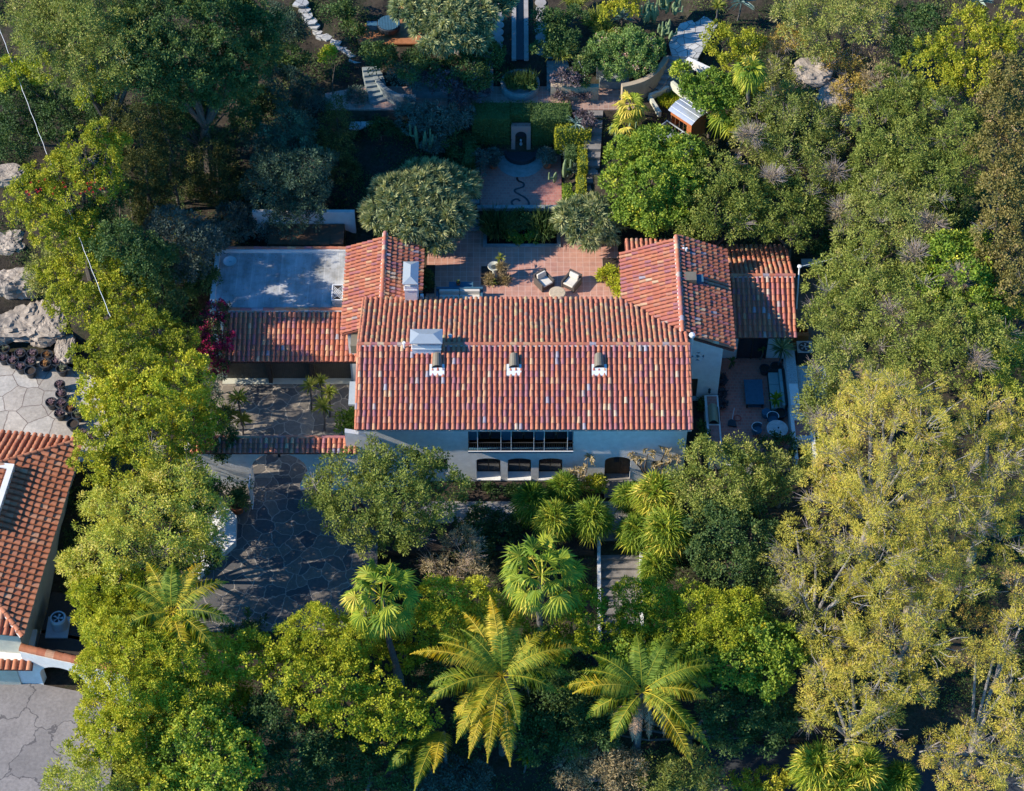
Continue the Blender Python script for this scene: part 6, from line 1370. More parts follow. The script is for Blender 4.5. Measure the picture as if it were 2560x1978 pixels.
tree('silk_oak_tree', 'yellow tree with many bare grey branches, middle of the lower right', 'tree', 'yellow', [(1990, 1330, 50, 5.5), (1960, 1420, 40, 4), (2040, 1400, 62, 5), (2120, 1400, 70, 6), (2010, 1500, 50, 4), (2100, 1500, 70, 4.6), (2200, 1400, 80, 6.5), (2060, 1590, 45, 3)], tr=.2, dens=.7, dead=30, **YT)
tree('silk_oak_tree', 'yellow feathery tree in the middle of the lower right quarter', 'tree', 'yellow', [(2290, 1400, 80, 6.5), (2380, 1400, 70, 6), (2200, 1490, 75, 5), (2290, 1510, 75, 4.8), (2400, 1480, 70, 5), (2230, 1590, 75, 3.6), (2320, 1620, 75, 3.4), (2150, 1620, 60, 3)], tr=.22, dens=.95, dead=12, **YT)
tree('silk_oak_tree', 'yellow feathery tree overhanging the road at the bottom right', 'tree', 'yellow', [(2060, 1700, 60, 1.8), (2130, 1690, 65, 2.4), (2200, 1700, 70, 2.8), (2280, 1710, 60, 2.6), (2120, 1770, 65, 1.4), (2040, 1780, 45, .8), (2200, 1790, 55, 1.2), (2130, 1850, 40, .2)], tr=.24, dens=.9, dead=12, **YT)
tree('silk_oak_tree', 'yellow feathery tree in the bottom right corner', 'tree', 'yellow', [(2530, 1700, 60, 3), (2490, 1620, 45, 3.5), (2440, 1640, 36, 3), (2540, 1800, 55, 1), (2400, 1870, 60, 0), (2480, 1890, 65, 0), (2300, 1880, 45, -.6), (2430, 1950, 60, -1), (2520, 1960, 60, -1), (2360, 1930, 40, -1), (2540, 1480, 55, 4.6), (2550, 1570, 50, 4)], tr=.2, dens=.9, dead=14, **YT)
tree('pepper_tree', 'green tree beneath the yellow trees, left of the bare branches', 'tree', 'olive', [(1980, 1540, 50, 1.6), (1940, 1500, 45, 1.8), (2000, 1600, 45, 1), (2050, 1650, 45, .6)], tr=.12)
shrub('rust coloured dry scrub on the slope at the far right', 'weed', [(2480, 1560, 40, -1.6, .5), (2440, 1540, 35, -1.6, .5), (2300, 1560, 35, -2, .5)], dens=.6)
# ================= right hand oak forest
tree('oak_tree', 'grey green oak overhanging the yard at the far right roof', 'tree', 'oak', [(2060, 720, 52, 5.5), (2120, 690, 70, 6.5), (2190, 660, 80, 7.5), (2130, 770, 75, 6.5), (2210, 760, 85, 7.5), (2060, 790, 45, 5), (2280, 730, 70, 8)], tr=.26, dens=1.05, twigs=.15, dead=8, group=None)
tree('oak_tree', 'grey green oak directly above the one overhanging the yard', 'tree', 'olive', [(2150, 590, 62, 7), (2220, 570, 75, 8), (2200, 490, 75, 8.5), (2280, 520, 75, 9), (2300, 600, 75, 8.5), (2140, 520, 45, 7)], tr=.26, dens=1.0, dead=14, twigs=.2)
tree('oak_tree', 'green oak between the side courtyard and the yellow tree', 'tree', 'olive', [(2060, 960, 50, 5), (2130, 910, 75, 6.5), (2050, 1030, 48, 4.6), (2200, 880, 75, 7), (2100, 840, 60, 6), (2060, 1090, 42, 4.2), (2020, 1000, 24, 4.6), (2180, 950, 60, 6)], tr=.24, dens=1.1, twigs=.15, dead=6)
tree('oak_tree', 'mid green oak right of centre in the right hand forest', 'tree', 'oak', [(2310, 830, 72, 8), (2380, 800, 75, 8.5), (2300, 910, 72, 7.5), (2380, 890, 70, 8), (2450, 850, 70, 8.5)], tr=.24, dens=1.05, dead=5)
tree('oak_tree', 'green oak with lighter upright shoots, right side above the yellow trees', 'tree', 'citrus', [(2370, 640, 65, 9), (2420, 700, 70, 9), (2460, 770, 60, 8.5), (2350, 720, 50, 8.6), (2440, 620, 50, 9)], tr=.22)
tree('oak_tree', 'bright green tree cut by the right edge, middle height', 'tree', 'soft', [(2520, 880, 62, 7.5), (2550, 960, 60, 7), (2480, 940, 55, 7.5), (2550, 800, 45, 8)], tr=.2)
tree('oak_tree', 'olive brown tree along the upper right edge', 'tree', 'brown', [(2520, 190, 55, 13), (2500, 270, 62, 12.5), (2550, 330, 60, 12), (2490, 370, 60, 12), (2540, 430, 60, 11.5)], tr=.24)
tree('oak_tree', 'olive brown tree along the right edge, below the upper one', 'tree', 'brown', [(2500, 490, 62, 11), (2550, 560, 60, 10.5), (2490, 580, 55, 10.5), (2530, 660, 60, 10), (2470, 660, 45, 9.5), (2545, 730, 50, 9.4)], tr=.24, dead=3)
tree('oak_tree', 'grey green oak high on the slope at upper right', 'tree', 'oak', [(2240, 240, 75, 10.5), (2310, 280, 80, 10.8), (2200, 320, 70, 10), (2280, 370, 80, 10), (2380, 330, 80, 11), (2400, 420, 70, 10.5), (2340, 450, 72, 9.8)], tr=.28, dens=1.1, dead=6, twigs=.12)
tree('oak_tree', 'yellowish oak at the top right corner', 'tree', 'gold', [(2330, 150, 60, 12), (2400, 130, 65, 12.5), (2360, 210, 60, 11.6), (2450, 190, 55, 12.4), (2480, 100, 60, 13), (2550, 90, 55, 13.4), (2420, 40, 45, 13), (2540, 20, 50, 14)], tr=.22, dens=.9)
tree('oak_tree', 'grey green oak at the top, left of the bare twiggy patch', 'tree', 'olive', [(1990, 40, 60, 11.5), (2060, 60, 65, 11.5), (2120, 40, 65, 12), (2040, 110, 55, 10.8), (2180, 60, 60, 12), (2210, 10, 50, 12.5)], tr=.22, dead=10, dens=.95)
shrub('dark bare twiggy scrub at the top right', 'dry', [(2190, 130, 50, 9.6), (2140, 110, 40, 9.8), (2230, 110, 40, 10)], dens=.35, dead=26, twigcol=plain('dark_twigs', (.13, .10, .11), .9, var=.3, bs=0))
tree('oak_tree', 'dark green oak at the very top, right of the twiggy scrub', 'tree', 'dark', [(2280, 60, 55, 12), (2270, 130, 40, 11), (2330, 60, 50, 12.4)], tr=.16)
tree('oak_tree', 'mid green oak in the gap below the upper right slope rocks', 'tree', 'oak', [(2190, 400, 62, 8.8), (2240, 440, 55, 8.8), (2150, 460, 50, 7.8)], tr=.2)
tree('oak_tree', 'grey oak with many bare twigs behind the far right roof', 'tree', 'olive', [(1890, 290, 55, 8.5), (1960, 270, 65, 9), (2030, 300, 62, 9), (1900, 350, 65, 8), (1980, 350, 70, 8.4), (2050, 370, 60, 8), (1940, 410, 60, 7.4), (2020, 440, 62, 7.4)], tr=.24, dead=26, dens=.95, twigs=.2)
tree('oak_tree', 'green oak directly behind the far right roof', 'tree', 'oak', [(1960, 500, 60, 7), (2010, 530, 55, 6.8), (1920, 560, 50, 6), (1980, 590, 45, 5.8), (2060, 480, 45, 7)], tr=.2, dead=5, dens=1.1)
tree('oak_tree', 'green oak directly behind the right wing roof', 'tree', 'oak', [(1800, 440, 60, 7.6), (1860, 480, 60, 7.4), (1790, 520, 60, 6.8), (1730, 530, 50, 6.4), (1850, 550, 55, 6.2), (1760, 570, 40, 5.8), (1720, 590, 34, 5.4)], tr=.22, dead=3, dens=1.1)
tree('citrus_tree', 'bright green dense round tree above the right wing roof', 'tree', 'citrus', [(1570, 390, 55, 6.8), (1640, 370, 62, 7.4), (1710, 390, 55, 7.6), (1560, 460, 55, 6.4), (1630, 460, 70, 7.2), (1700, 460, 60, 7.2), (1580, 530, 48, 5.6), (1640, 540, 55, 5.8), (1690, 530, 45, 6)], tr=.22, dens=1.15)
tree('citrus_tree', 'yellow fruited citrus tree above the curved roof shed', 'tree', 'citrus', [(1740, 225, 40, 9), (1790, 215, 45, 9), (1770, 260, 36, 8.6), (1830, 240, 36, 8.8)], tr=.12)
shrub('citrus bush with yellow leaves right of the small palm trunk', 'gold', [(1850, 250, 40, 7.8), (1900, 240, 34, 8), (1890, 290, 36, 7.6), (1840, 310, 34, 7.4), (1910, 330, 30, 7.2)])
shrub('dark green bush beside the curved garden steps', 'citrus', [(1705, 175, 24, 8.3)], dens=1.3)
shrub('yellow green bush right of the flagstone path at upper right', 'gold', [(1810, 120, 48, 9.6), (1870, 110, 40, 9.8), (1790, 80, 36, 9.8), (1840, 160, 40, 9.2)])
shrub('greenish yellow bush left of the narrow cactus group at top', 'gold', [(1560, 20, 35, 9.4), (1600, 10, 30, 9.6), (1520, 30, 26, 9.2)])
for i, (a, b, r, z, sp, w_) in enumerate([(1960, 100, 45, 9.4, 'weed', 'left of the pale rock outcrop'), (2100, 150, 40, 9.6, 'weed', 'directly above the pale rock outcrop'), (2130, 210, 40, 9.2, 'weed', 'right of the pale rock outcrop'), (2200, 190, 40, 9.8, 'dry', 'right of the orange weeds'), (2110, 260, 30, 8.8, 'weed', 'below the pale rock outcrop'), (1930, 180, 45, 9, 'olive', 'above the small palm'), (2000, 240, 35, 8.6, 'olive', 'below left of the pale rock outcrop')]):
    shrub('%s scrub %s on the upper right slope' % ({'weed': 'orange yellow', 'dry': 'dry straw', 'olive': 'grey green'}[sp], w_), sp, [(a, b, r, z, .6), (a+r*.8, b+8, r*.8, z, .6), (a-r*.7, b+14, r*.6, z, .6)], seed=300+i, dens=.8, dead=3)
shrub('dark shaded bushes in the gap right of the far right roof', 'dark', [(2090, 590, 40, 3.4), (2060, 620, 30, 2.6), (2120, 560, 35, 4)])
shrub('shaded green bush under the right hand oaks', 'dark', [(2400, 560, 60, 7), (2350, 520, 50, 7.4), (2430, 500, 45, 8)])
# rose mound and the upper middle garden
shrub('large rounded rose bush with pink flowers behind the curved tan wall', 'rose', [(1510, 120, 48, 8.2, .7), (1570, 110, 55, 8.4, .7), (1620, 120, 45, 8.3, .7), (1540, 165, 45, 7.8, .7), (1600, 160, 45, 7.8, .7)], dens=1.15, cat='rose bush')
shrub('purple leaved shrub behind the straight tan wall', 'purple', [(1400, 195, 26, 8), (1430, 198, 24, 8)])
shrub('dark green bushes between the rill and the rose bush', 'dark', [(1370, 60, 45, 8.8), (1410, 100, 45, 8.6), (1350, 130, 30, 8.3), (1430, 50, 40, 8.9), (1450, 190, 32, 7.9), (1470, 160, 32, 8)])
shrub('low dark purple plants at the foot of the straight tan wall', 'purple', [(1400, 238, 18, 6.7), (1440, 236, 18, 6.7), (1465, 238, 14, 6.7)], dens=.8)
shrub('round purple brown bush left of the round basin steps, on the path', 'purple', [(1150, 242, 30, 6.9, .5), (1205, 235, 26, 6.9, .5)])
shrub('green bush spotted with white flowers left of the tall hedge', 'sage', [(1040, 290, 48, 6.6), (1100, 300, 45, 6.6), (1150, 290, 34, 6.5), (1080, 350, 40, 5.4)])
shrub('low rounded dark hedge beside the short flagstone path', 'dark', [(950, 320, 30, 5.8, .6), (990, 330, 28, 5.6, .6), (920, 325, 22, 5.8, .6)], cat='hedge')
shrub('dark green mound left of the brick terrace', 'dark', [(1120, 350, 40, 5.2), (1160, 360, 36, 5), (1170, 430, 26, 4.4), (1140, 400, 30, 4.6)])
shrub('blue green bush under the dragon tree beside the brick terrace', 'sage', [(1200, 400, 22, 4.8), (1195, 440, 22, 4.4)])
hedge('tall clipped dark green hedge surrounding the niche fountain', [(-2.6, 18.3, 3.4, -.08, 20.0, 6.6), (1.28, 18.3, 3.4, 3.9, 20.0, 6.6), (-.08, 18.72, 5.0, 1.28, 20.0, 6.6), (-3.2, 15.6, 3.3, -2.55, 18.3, 5.2), (3.6, 16.3, 3.4, 4.3, 18.2, 5.2)], 'dark', 1)
hedge('sunlit golden hedge stepping down beside the brown steps', [(3.6, 17.5, 4, 6.0 - 1.35, 18.1, 6.4), (4.3, 13.6, 3.2, 4.75, 17.4, 5.0), (2.4, 12.9, 2.8, 4.2, 13.5, 4.0)] if False else [(2.9, 17.45, 4.2, 5.2, 18.1, 6.3), (4.3, 13.4, 3.4, 4.85, 15.2, 4.6), (4.4, 15.3, 3.6, 4.95, 17.3, 5.2)], 'gold', 2)
hedge('low clipped green hedge at the right of the brick terrace', [(3.4, 13.2, 3.2, 4.9, 13.9, 4.2), (3.4, 13.9, 3.2, 3.9, 14.8, 4.1)], 'citrus', 3)
shrub('dull blue green succulents in the hedged square bed', 'sage', [(1445, 415, 28, 4.2, .5), (1430, 385, 20, 4.6, .5), (1460, 390, 22, 4.4, .5)], dens=.8)
shrub('dark purple plants beside the blue agave near the gold hedge', 'purple', [(1470, 300, 24, 6.6, .6), (1455, 292, 18, 6.7, .6)])
# reeds in basin and pond
def reeds(label, px, py, z, n, h, seed, r=.5, mat='dark', W=.035, lean=.35, name='reeds'):
    p = P(px, py, z); rg = np.random.default_rng(seed); m = MB(); V = []
    a = rg.uniform(0, 6.28, n); q = r*np.sqrt(rg.random(n)); b = np.stack([p.x+q*np.cos(a), p.y+q*np.sin(a), np.full(n, z)], 1)
    d = unit(np.stack([np.cos(a)*lean*rg.random(n)+rg.normal(size=n)*.12, np.sin(a)*lean*rg.random(n)+rg.normal(size=n)*.12, np.ones(n)], 1)); L = h*rg.uniform(.7, 1.1, n)[:, None]
    s = unit(np.cross(d, rg.normal(size=(n, 3))))*W/2; mid = b+d*L*.6; tip = mid+unit(d-np.array([0, 0, 1.2])*rg.random((n, 1)))*L*.45
    m.arrays(np.stack([b-s*.6, b+s*.6, mid+s, tip, mid-s], 1).reshape(-1, 3), np.arange(5*n).reshape(-1, 5), np.clip(.4+.2*rg.normal(size=n), 0, 1))
    return tag(m.build(name, LEAF[mat], origin=(p.x, p.y, z)), label, name)
reeds('dark reeds in the left half of the round basin', 1283, 215, 6.75, 420, 1.2, 1, .48, lean=.2)
reeds('dark reeds in the right half of the round basin', 1318, 215, 6.75, 420, 1.2, 2, .48, lean=.2)
reeds('tall papyrus clump in the left side of the pond', 1245, 580, 2.45, 420, 1.7, 3, .75, W=.05, lean=.7)
reeds('tall papyrus clump in the right side of the pond', 1360, 580, 2.45, 420, 1.7, 4, .75, W=.05, lean=.7)
shrub('dark green plants behind the pond between the papyrus clumps', 'dark', [(1300, 548, 26, 3.2, .6), (1270, 560, 20, 3.0, .6), (1335, 560, 22, 3.0, .6)])
shrub('broad leaved water plant in the middle of the pond', 'citrus', [(1276, 588, 12, 2.7, .5), (1333, 592, 13, 2.7, .5), (1297, 600, 9, 2.6, .4)], dens=1.1)
reeds('long grass tuft at the top of the upper garden', 1440, 8, 8.0, 300, 1.2, 7, .5, mat='yucca', lean=1.0, name='grass_tuft')
reeds('drooping yellow grass tuft beside the rose bush, upper one', 1490, 60, 7.6, 340, 1.2, 8, .5, mat='yucca', lean=1.0, name='grass_tuft')
reeds('drooping yellow grass tuft beside the rose bush, lower one', 1515, 90, 7.6, 300, 1.1, 9, .45, mat='yucca', lean=1.0, name='grass_tuft')
reeds('drooping grass tuft right of the stepping discs', 1400, 140, 7.6, 340, 1.3, 10, .5, mat='yucca', lean=1.0, name='grass_tuft')
reeds('grass growing in the raised bed beside the curved roof shed', 1672, 255, 5.9, 500, .5, 11, .7, mat='ficus', lean=.5, name='grass_tuft')
# dragon trees
dragon_tree('big dragon tree with a wide dome beside the left rear wing', [(1000, 500, 78, 5.6), (1070, 470, 80, 5.8), (1110, 540, 70, 5.2), (1040, 545, 80, 5.2), (960, 540, 55, 4.8), (1140, 470, 55, 5.2), (1090, 590, 55, 4.4)], 1)
dragon_tree('large dragon tree at the top, left of the long rill', [(1050, 20, 75, 10.5), (1130, 40, 80, 10.5), (1200, 30, 70, 10.4), (1100, 90, 65, 9.8), (1170, 95, 50, 9.6), (1240, 10, 45, 10)], 2)
dragon_tree('smaller dragon tree between the pond and the right wing', [(1440, 545, 50, 4.4), (1490, 540, 55, 4.6), (1470, 585, 45, 3.9), (1520, 575, 36, 3.8)], 3)
# yuccas and agaves
for i, (a, b, z, s_, w_) in enumerate([(595, 1005, 2.2, 1, 'left of the court, tallest'), (775, 975, 2.0, .85, 'upper left of the group near the house'), (802, 962, 1.6, .7, 'topmost of the group near the house'), (822, 990, 2.0, .8, 'right one of the group near the house'), (808, 1025, 2.0, 1, 'lowest of the group near the house'), (570, 1045, 1.2, .9, 'half hidden behind the dark shrub'), (605, 1060, 1.0, .9, 'nearest the tiled coping')]):
    rosette_plant('yucca', 'yellow green yucca in the paved court, %s' % w_, 'yucca', a, b-8, z+.5, 60, .85*s_, .07, 'yucca', seed=20+i, droop=.3, zb=.04)
shrub('round green bush by the house wall in the paved court', 'citrus', [(860, 1055, 24, 1.0), (880, 1040, 16, 1.2)])
for i, (a, b, z, n, L, W, mt, lb) in enumerate([(1555, 45, 8.0, 34, .9, .12, 'agave', 'blue agave above the rose bush'), (1440, 310, 6.3, 26, .8, .10, 'agave', 'blue agave left of the gold hedge'), (1853, 5, 9.2, 60, 1.1, .09, 'agave', 'round silver green yucca at the top edge, right one'), (1795, 15, 9.2, 60, .7, .06, 'yucca', 'round yucca at the top edge, left one'), (2447, 5, 13.6, 44, 1.0, .10, 'agave', 'silver agave near the top right corner'),
      (1035, 318, 6.2, 22, .7, .08, 'agave', 'pale agave left of the tall hedge'), (1315, 1894, -3.6, 40, .8, .10, 'citrus', 'shaded star shaped agave at the bottom middle'), (1250, 645, 3.75, 30, .45, .07, 'yucca', 'bromeliad with yellow leaves in the pale urn'), (1232, 708, 2.5, 30, .42, .07, 'yucca', 'green succulent in the square patio bed'), (1262, 700, 2.5, 26, .36, .06, 'dry', 'reddish succulent in the square patio bed'),
      (1515, 690, 2.6, 60, .5, .07, 'yucca', 'bright green clivia clump beside the right wing'), (1530, 715, 2.6, 60, .5, .07, 'yucca', 'second bright green clivia clump at the right wing wall'), (1955, 872, 2.6, 90, 1.0, .05, 'drac', 'spiky dracaena crown in the side courtyard corner'), (1830, 905, 1.3, 18, .45, .09, 'dark', 'leafy plant in the pot at the gable wall corner'), (1940, 1000, 1.4, 30, .7, .14, 'citrus', 'broad leaved plant in the pot behind the tub chair'), (1908, 875, 1.6, 18, .5, .10, 'dark', 'small leafy plant beside the courtyard glass door')]):
    rosette_plant('agave' if 'agave' in lb else ('yucca' if 'yucca' in lb else 'leafy_plant'), lb, 'agave' if 'agave' in lb else ('yucca' if 'yucca' in lb else 'plant'), a, b, z, n, L, W, {'citrus': 'citrus', 'dark': 'dark'}.get(mt, mt), seed=60+i, zb=(2.4 if 600 < b < 730 and z < 5 else (.6 if z < 3 and 860 < b < 1010 else None)))
for x, w_ in ((-1.25, 'left'), (2.35, 'right')):
    q = Vector((x, 17.0, 4.3)); rg_ = np.random.default_rng(int(x*10)+40); m = MB(); crown_mesh(m, [(np.array(q), np.array([.55, .55, .45]))], 'sage', rg_, 1.4, .7); tag(m.build('bushy_plant', LEAF['sage'], origin=q), 'bushy grey green plant in the terracotta pot %s of the niche' % w_, 'potted plant')
# cacti
def cactus(label, px, py, z, n, h, seed):
    p = P(px, py, z); rr = random.Random(seed); m = MB()
    for k in range(n):
        a = rr.uniform(0, 6.28); b = Vector((p.x+rr.uniform(-.5, .5), p.y+rr.uniform(-.4, .4), z)); hh = h*rr.uniform(.5, 1.1); t_ = b+Vector((rr.gauss(0, .15), rr.gauss(0, .15), hh)); 
        m.tube([b, b.lerp(t_, .3), b.lerp(t_, .7), t_], [.05, .13, .13, .04], 7)
        if rr.random() < .7: s = b.lerp(t_, .5); e = s+Vector((rr.choice((-.4, .4)), rr.uniform(-.2, .2), .1)); m.tube([s, e, e+Vector((0, 0, .5*hh))], [.07, .09, .05], 6)
    return tag(m.build('cactus', CACT, origin=p), label, 'cactus')
cactus('tall prickly cactus clump above the right end of the rose bush', 1620, 55, 8.2, 16, 1.5, 1); cactus('pale cactus clump at the top beside the flagstone path', 1670, 30, 8.4, 14, 1.6, 2); cactus('cactus arms hanging over the right side of the rose bush', 1655, 95, 7.9, 9, 1.2, 3)
cactus('single tall thin cactus in the hedged square bed', 1422, 440, 3.6, 1, 2.6, 4); cactus('short cactus in the hedged square bed', 1402, 450, 3.6, 2, 1.5, 5); cactus('cactus group between the tall hedge and the dragon tree', 1060, 370, 5.0, 5, 1.8, 6); cactus('pale cactus at the lower end of the brown steps', 1555, 340, 5.6, 4, 1.4, 7)
# fan palms
fan_palm('leaning fan palm with grey trunk, bottom left of the middle', 955, 1490, 6.0, 32, 1.6, 1.1, 1, base=(1000, 1725, -.6), tr=.17, lo=-.75)
fan_palm('fan palm with straight vertical trunk, bottom middle', 1352, 1440, 6.4, 36, 1.75, 1.1, 2, base=(1356, 1700, -1.4), tr=.17, lo=-.75)
fan_palm('small fan palm with a thin dark trunk at the upper right', 1874, 175, 11.5, 24, .55, .85, 3, base=(1876, 345, 5.9), tr=.13, vm=.45)
fan_palm('trunkless fan palm with wide leaves below the small palm', 1830, 285, 7.6, 16, 1.0, 1.1, 4, vm=.6, tr=.1, skirt=False, lo=-.2)
fan_palm('young fan palm with yellow leaves at the end of the garden path', 1575, 265, 7.4, 11, .6, .95, 5, vm=.75, tr=.1, skirt=False, lo=-.2)
fan_palm('young yellow fan palm beside the pale cactus, lower one', 1560, 318, 6.6, 7, .5, .8, 6, vm=.8, tr=.1, skirt=False, lo=-.2)
for i, (a, b, z, s_, v_, lb) in enumerate([(1330, 1255, 1.8, 1, .35, 'leftmost, just below the path'), (1408, 1222, 1.7, .85, .4, 'topmost, left of the round golden bush'), (1385, 1300, 2.0, 1, .5, 'in the middle of the left group'), (1480, 1295, 2.0, 1, .45, 'at the left kerb of the steps'), (1575, 1245, 1.6, .8, .35, 'just right of the landing'), (1640, 1240, 2.6, 1.15, .62, 'large yellow one right of the front door'), (1665, 1330, 2.4, 1.2, .58, 'large, right of the steps'), (1590, 1330, 1.6, .9, .35, 'dark, right kerb of the steps'), (1640, 1420, 1.4, .9, .4, 'lowest of the right group'), (2045, 1920, -2.6, 1.2, .62, 'bright yellow, at the bottom beside the road'), (2150, 1925, -2.8, 1.2, .65, 'bright green, at the bottom beside the road'), (2100, 1975, -3.2, 1.1, .68, 'golden, cut by the bottom edge'), (2250, 1950, -3.6, .9, .4, 'shaded, near the bottom right road')]):
    fan_palm('dense bushy fan palm, %s' % lb, a, b, z, 84, .80*s_, .85*s_, 30+i, cat='bushy fan palm', name='bushy_fan_palm', nseg=17, sep=False, vm=v_, tr=.12, lo=-.55, skirt=False)
# feather palms
feather_palm('wide spreading feather palm at the bottom middle with golden fronds', 1255, 1690, 3.4, [(168, 45, 4.2, .75), (150, 50, 3.6, .45), (125, 62, 3.4, .75), (100, 70, 3.6, .85), (75, 60, 3.0, .7), (50, 45, 3.2, .4), (28, 40, 3.6, .45), (20, 38, 4.0, .9), (5, 30, 3.2, .35), (185, 30, 3.4, .4), (200, 35, 3.6, .5), (235, 25, 3.6, .6), (250, 35, 4.2, .8), (262, 40, 4.4, .7), (275, 30, 4.2, .75), (140, 70, 2.8, .35), (215, 10, 3.0, .7), (90, 80, 2.6, .3), (160, 60, 3.2, .6), (110, 50, 3.4, .5), (40, 60, 2.8, .6), (15, 55, 3.2, .55), (-15, 30, 2.6, .4), (245, 50, 3.2, .6), (285, 45, 3.0, .5)], 1, tr=.19, dead=12)
feather_palm('feather palm with five arching fronds at the bottom, right of the middle', 1605, 1730, 2.4, [(178, 38, 3.8, .6), (165, 48, 3.0, .45), (25, 42, 3.8, .3), (45, 50, 3.2, .35), (10, 30, 3.4, .4), (300, 35, 4.2, .7), (318, 30, 4.0, .55), (235, 20, 2.6, .5), (95, 65, 2.6, .3), (200, 22, 2.8, .5), (150, 60, 2.8, .4), (60, 60, 3.0, .3), (15, 50, 3.6, .45), (-8, 40, 3.0, .6), (188, 50, 3.2, .65), (310, 50, 3.2, .5)], 2, tr=.2, dead=14)
feather_palm('feather palm in front of the green trees left of the driveway', 430, 1530, 6.0, [(150, 45, 2.6, .5), (120, 55, 2.6, .6), (60, 55, 2.6, .75), (30, 45, 2.8, .6), (-10, 35, 2.8, .45), (-40, 30, 2.8, .6), (-70, 30, 2.8, .75), (-110, 25, 2.6, .6), (200, 30, 2.4, .5), (90, 70, 2.2, .4)], 3, tr=.14)
feather_palm('single dark drooping palm at the bottom, left of the spreading one', 1110, 1830, 0.2, [(250, 50, 3.6, .5), (215, 30, 3.2, .35), (262, 60, 2.8, .75)], 4, tr=.1)
# pots' contents and small bits
q = Vector((-3.45, 6.8, 3.2)); rg_ = np.random.default_rng(9); m = MB(); rosette(m, tuple(q), (0, 0, 1), 16, .2, .05, rg_); tag(m.build('small_plant', LEAF['yucca'], origin=q), 'little leafy plant on the blue console table', 'plant')
# leaf litter on the driveway and patio: scattered fallen leaves
def litter(label, x0, y0, x1, y1, z, n, seed, mat='dry'):
    rg = np.random.default_rng(seed); pos = np.stack([rg.uniform(x0, x1, n), rg.uniform(y0, y1, n), np.full(n, z)], 1); ax = unit(np.stack([rg.normal(size=n), rg.normal(size=n), rg.normal(size=n)*.1], 1))
    V, F = leafquads(pos, ax, np.tile([0., 0, 1.], (n, 1)), rg.uniform(.05, .12, n), rg.uniform(.03, .06, n)); m = MB(); m.arrays(V, F, rg.random(n)); tag(m.build('fallen_leaves', LEAF[mat]), label, None, None, 'stuff')
litter('fallen leaves scattered on the driveway', -18, -17, -8.2, 1, .045, 320, 1); litter('fallen leaves scattered on the flat roof', -18.5, 4.6, -11, 9.2, 3.215, 160, 2)
def cover(label, x0, y0, x1, y1, n, seed, mat, h=.25, L=.16, W=.06, name='ground_cover'):
    rg = np.random.default_rng(seed); x = rg.uniform(x0, x1, n); y = rg.uniform(y0, y1, n); k = np.sin(x*.9+seed)*np.cos(y*1.1)+np.sin(x*2.3)*np.sin(y*2.1)*.6+rg.normal(size=n)*.3 > -.1
    ok = np.ones(n, bool)
    for (a, b_, c, d, z) in [p for p in PADS if p[4] != -.3]: ok &= ~((x > a-.2) & (x < b_+.2) & (y > c-.2) & (y < d+.2))
    x = x[k & ok]; y = y[k & ok]; n = len(x)
    if n == 0: return
    z = T(x, y)+rg.random(n)*h*.6; pos = np.stack([x, y, z], 1); ax = unit(rg.normal(size=(n, 3))+np.array([0, 0, .6])); nr = unit(rg.normal(size=(n, 3))+np.array([0, 0, 1.])); nr -= ax*(nr*ax).sum(1, keepdims=True)
    V, F = leafquads(pos, ax, nr, L*rg.uniform(.6, 1.3, n), W*rg.uniform(.6, 1.3, n)); m = MB(); m.arrays(V, F, np.clip(.45+.2*np.sin(x*1.3)*np.cos(y)+.15*rg.normal(size=n), 0, 1))
    tag(m.build(name, LEAF[mat]), label, None, None, 'stuff')
cover('low green ground cover on the slope below the house', -22, -30, 40, -9.5, 150000, 5, 'dark'); cover('dry scrubby ground cover on the right slope', 19, -20, 42, 36, 90000, 6, 'olive'); cover('shaded ground cover across the upper left garden', -38, 9.5, -4, 38, 170000, 7, 'dark'); cover('undergrowth between the house and the left neighbour', -27, -18, -19.5, 10, 60000, 8, 'dark'); cover('low garden plants in the upper middle beds', -4, 22.5, 20, 34, 26000, 9, 'dark'); cover('undergrowth behind the right wing', 5.5, 10, 24, 20, 20000, 10, 'olive')

for i, (a, b, r, z, w_) in enumerate([(2110, 530, 34, 7.6, 'at the left side of the right hand forest'), (2085, 430, 26, 8.4, 'above the left side of the right hand forest'), (2290, 640, 30, 9.2, 'in the middle of the right hand forest'), (2400, 690, 26, 9.6, 'towards the right edge of the forest'), (2440, 900, 28, 8.8, 'above the right hand yellow tree'), (2230, 780, 24, 8.4, 'right of the side courtyard oak'), (2330, 560, 26, 9.6, 'high in the right hand forest'), (1880, 340, 26, 9.2, 'behind the small palm'), (1930, 450, 24, 8.2, 'directly behind the far right roof'), (2060, 1060, 22, 5.4, 'left of the huge yellow tree')]):
    shrub('bare grey twiggy branches %s' % w_, 'dry', [(a, b, r, z, .7)], seed=500+i, dens=.12, dead=9, cat='bare branches', name='bare_bush')

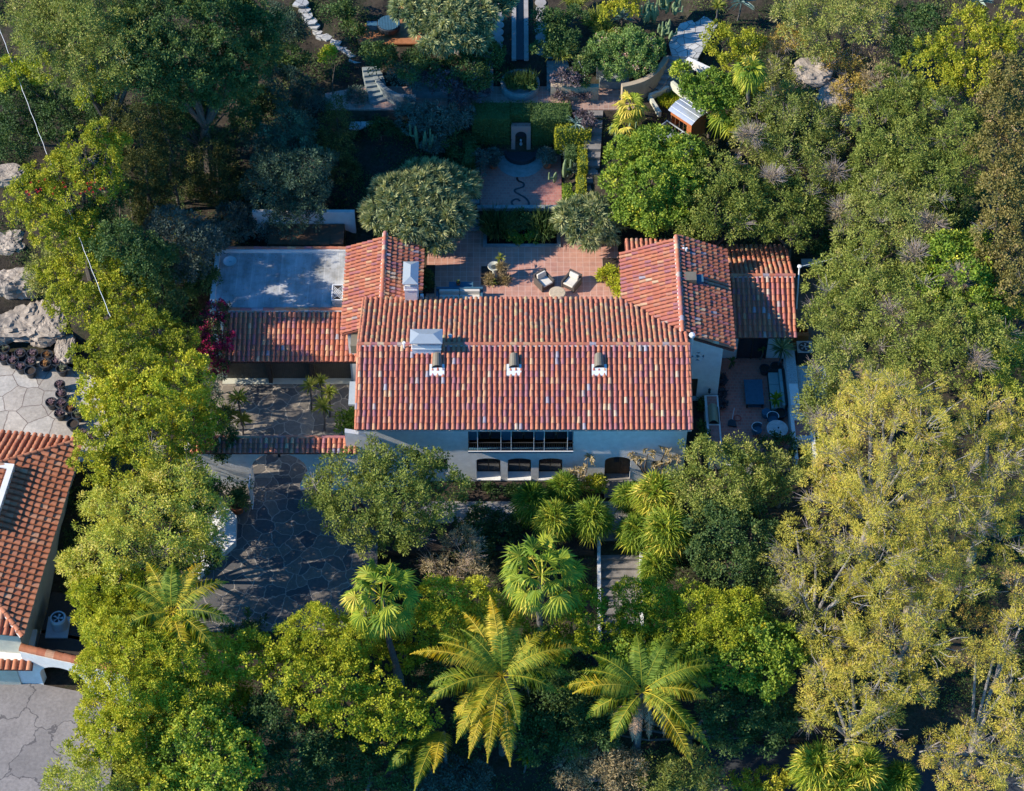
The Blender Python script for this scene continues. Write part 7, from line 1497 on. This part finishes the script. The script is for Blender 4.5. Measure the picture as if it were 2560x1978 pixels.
shrub('bright yellow green clump of leaves in the bed beside the right wing', 'ficus', [(1508, 688, 17, 2.75, .7), (1528, 680, 16, 2.8, .7), (1538, 705, 14, 2.8, .7), (1542, 730, 13, 2.8, .7)], dens=1.3)
shrub('dark low plants in the bed beside the rear chimney', 'dark', [(1068, 690, 11, 2.7, .7), (1068, 715, 11, 2.7, .7)])
shrub('reddish and green succulents in the square patio bed', 'dry', [(1256, 668, 7, 3.6, .7), (1262, 698, 9, 2.6, .6), (1225, 700, 8, 2.6, .6)], dens=1.2)

tree('ficus_tree', 'low yellow green tree in front of the dry pinkish bush', 'tree', 'ficus', [(900, 1540, 38, 1.8), (960, 1560, 42, 1.6), (1020, 1580, 42, 1.4), (1070, 1610, 42, 1.0), (930, 1610, 42, .9), (1000, 1640, 42, .6)], tr=.1)
tree('ficus_tree', 'yellow green shrubby tree behind the golden fronds of the spreading palm', 'tree', 'pine', [(1180, 1550, 40, 1.6), (1240, 1530, 38, 1.8), (1280, 1570, 42, 1.2), (1220, 1590, 42, .8)], tr=.1)
tree('oak_tree', 'dark green tree filling the ground below the leaning fan palm', 'tree', 'dark', [(890, 1830, 50, -1.0), (960, 1870, 55, -1.8), (900, 1920, 55, -2.4), (990, 1940, 50, -3), (840, 1960, 55, -2.4), (1050, 1870, 45, -2.2), (760, 1960, 50, -1.5)], tr=.12)
tree('oak_tree', 'dark green tree between the two feather palm trunks', 'tree', 'dark', [(1290, 1800, 45, -2.2), (1220, 1830, 45, -2.6), (1350, 1860, 45, -3), (1400, 1790, 45, -2.2), (1180, 1780, 45, -2)], tr=.12)
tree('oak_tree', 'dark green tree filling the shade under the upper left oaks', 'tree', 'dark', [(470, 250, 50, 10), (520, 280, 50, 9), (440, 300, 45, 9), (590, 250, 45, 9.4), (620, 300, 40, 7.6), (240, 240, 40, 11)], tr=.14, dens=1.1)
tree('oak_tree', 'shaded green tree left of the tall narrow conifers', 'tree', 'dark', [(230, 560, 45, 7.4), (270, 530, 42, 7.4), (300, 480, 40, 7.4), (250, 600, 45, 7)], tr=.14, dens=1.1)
tree('ficus_tree', 'yellow green tree between the left column and the dark oak at the bottom', 'tree', 'ficus', [(570, 1730, 48, 2.4), (600, 1790, 48, 1.8), (560, 1820, 45, 2)], tr=.1)
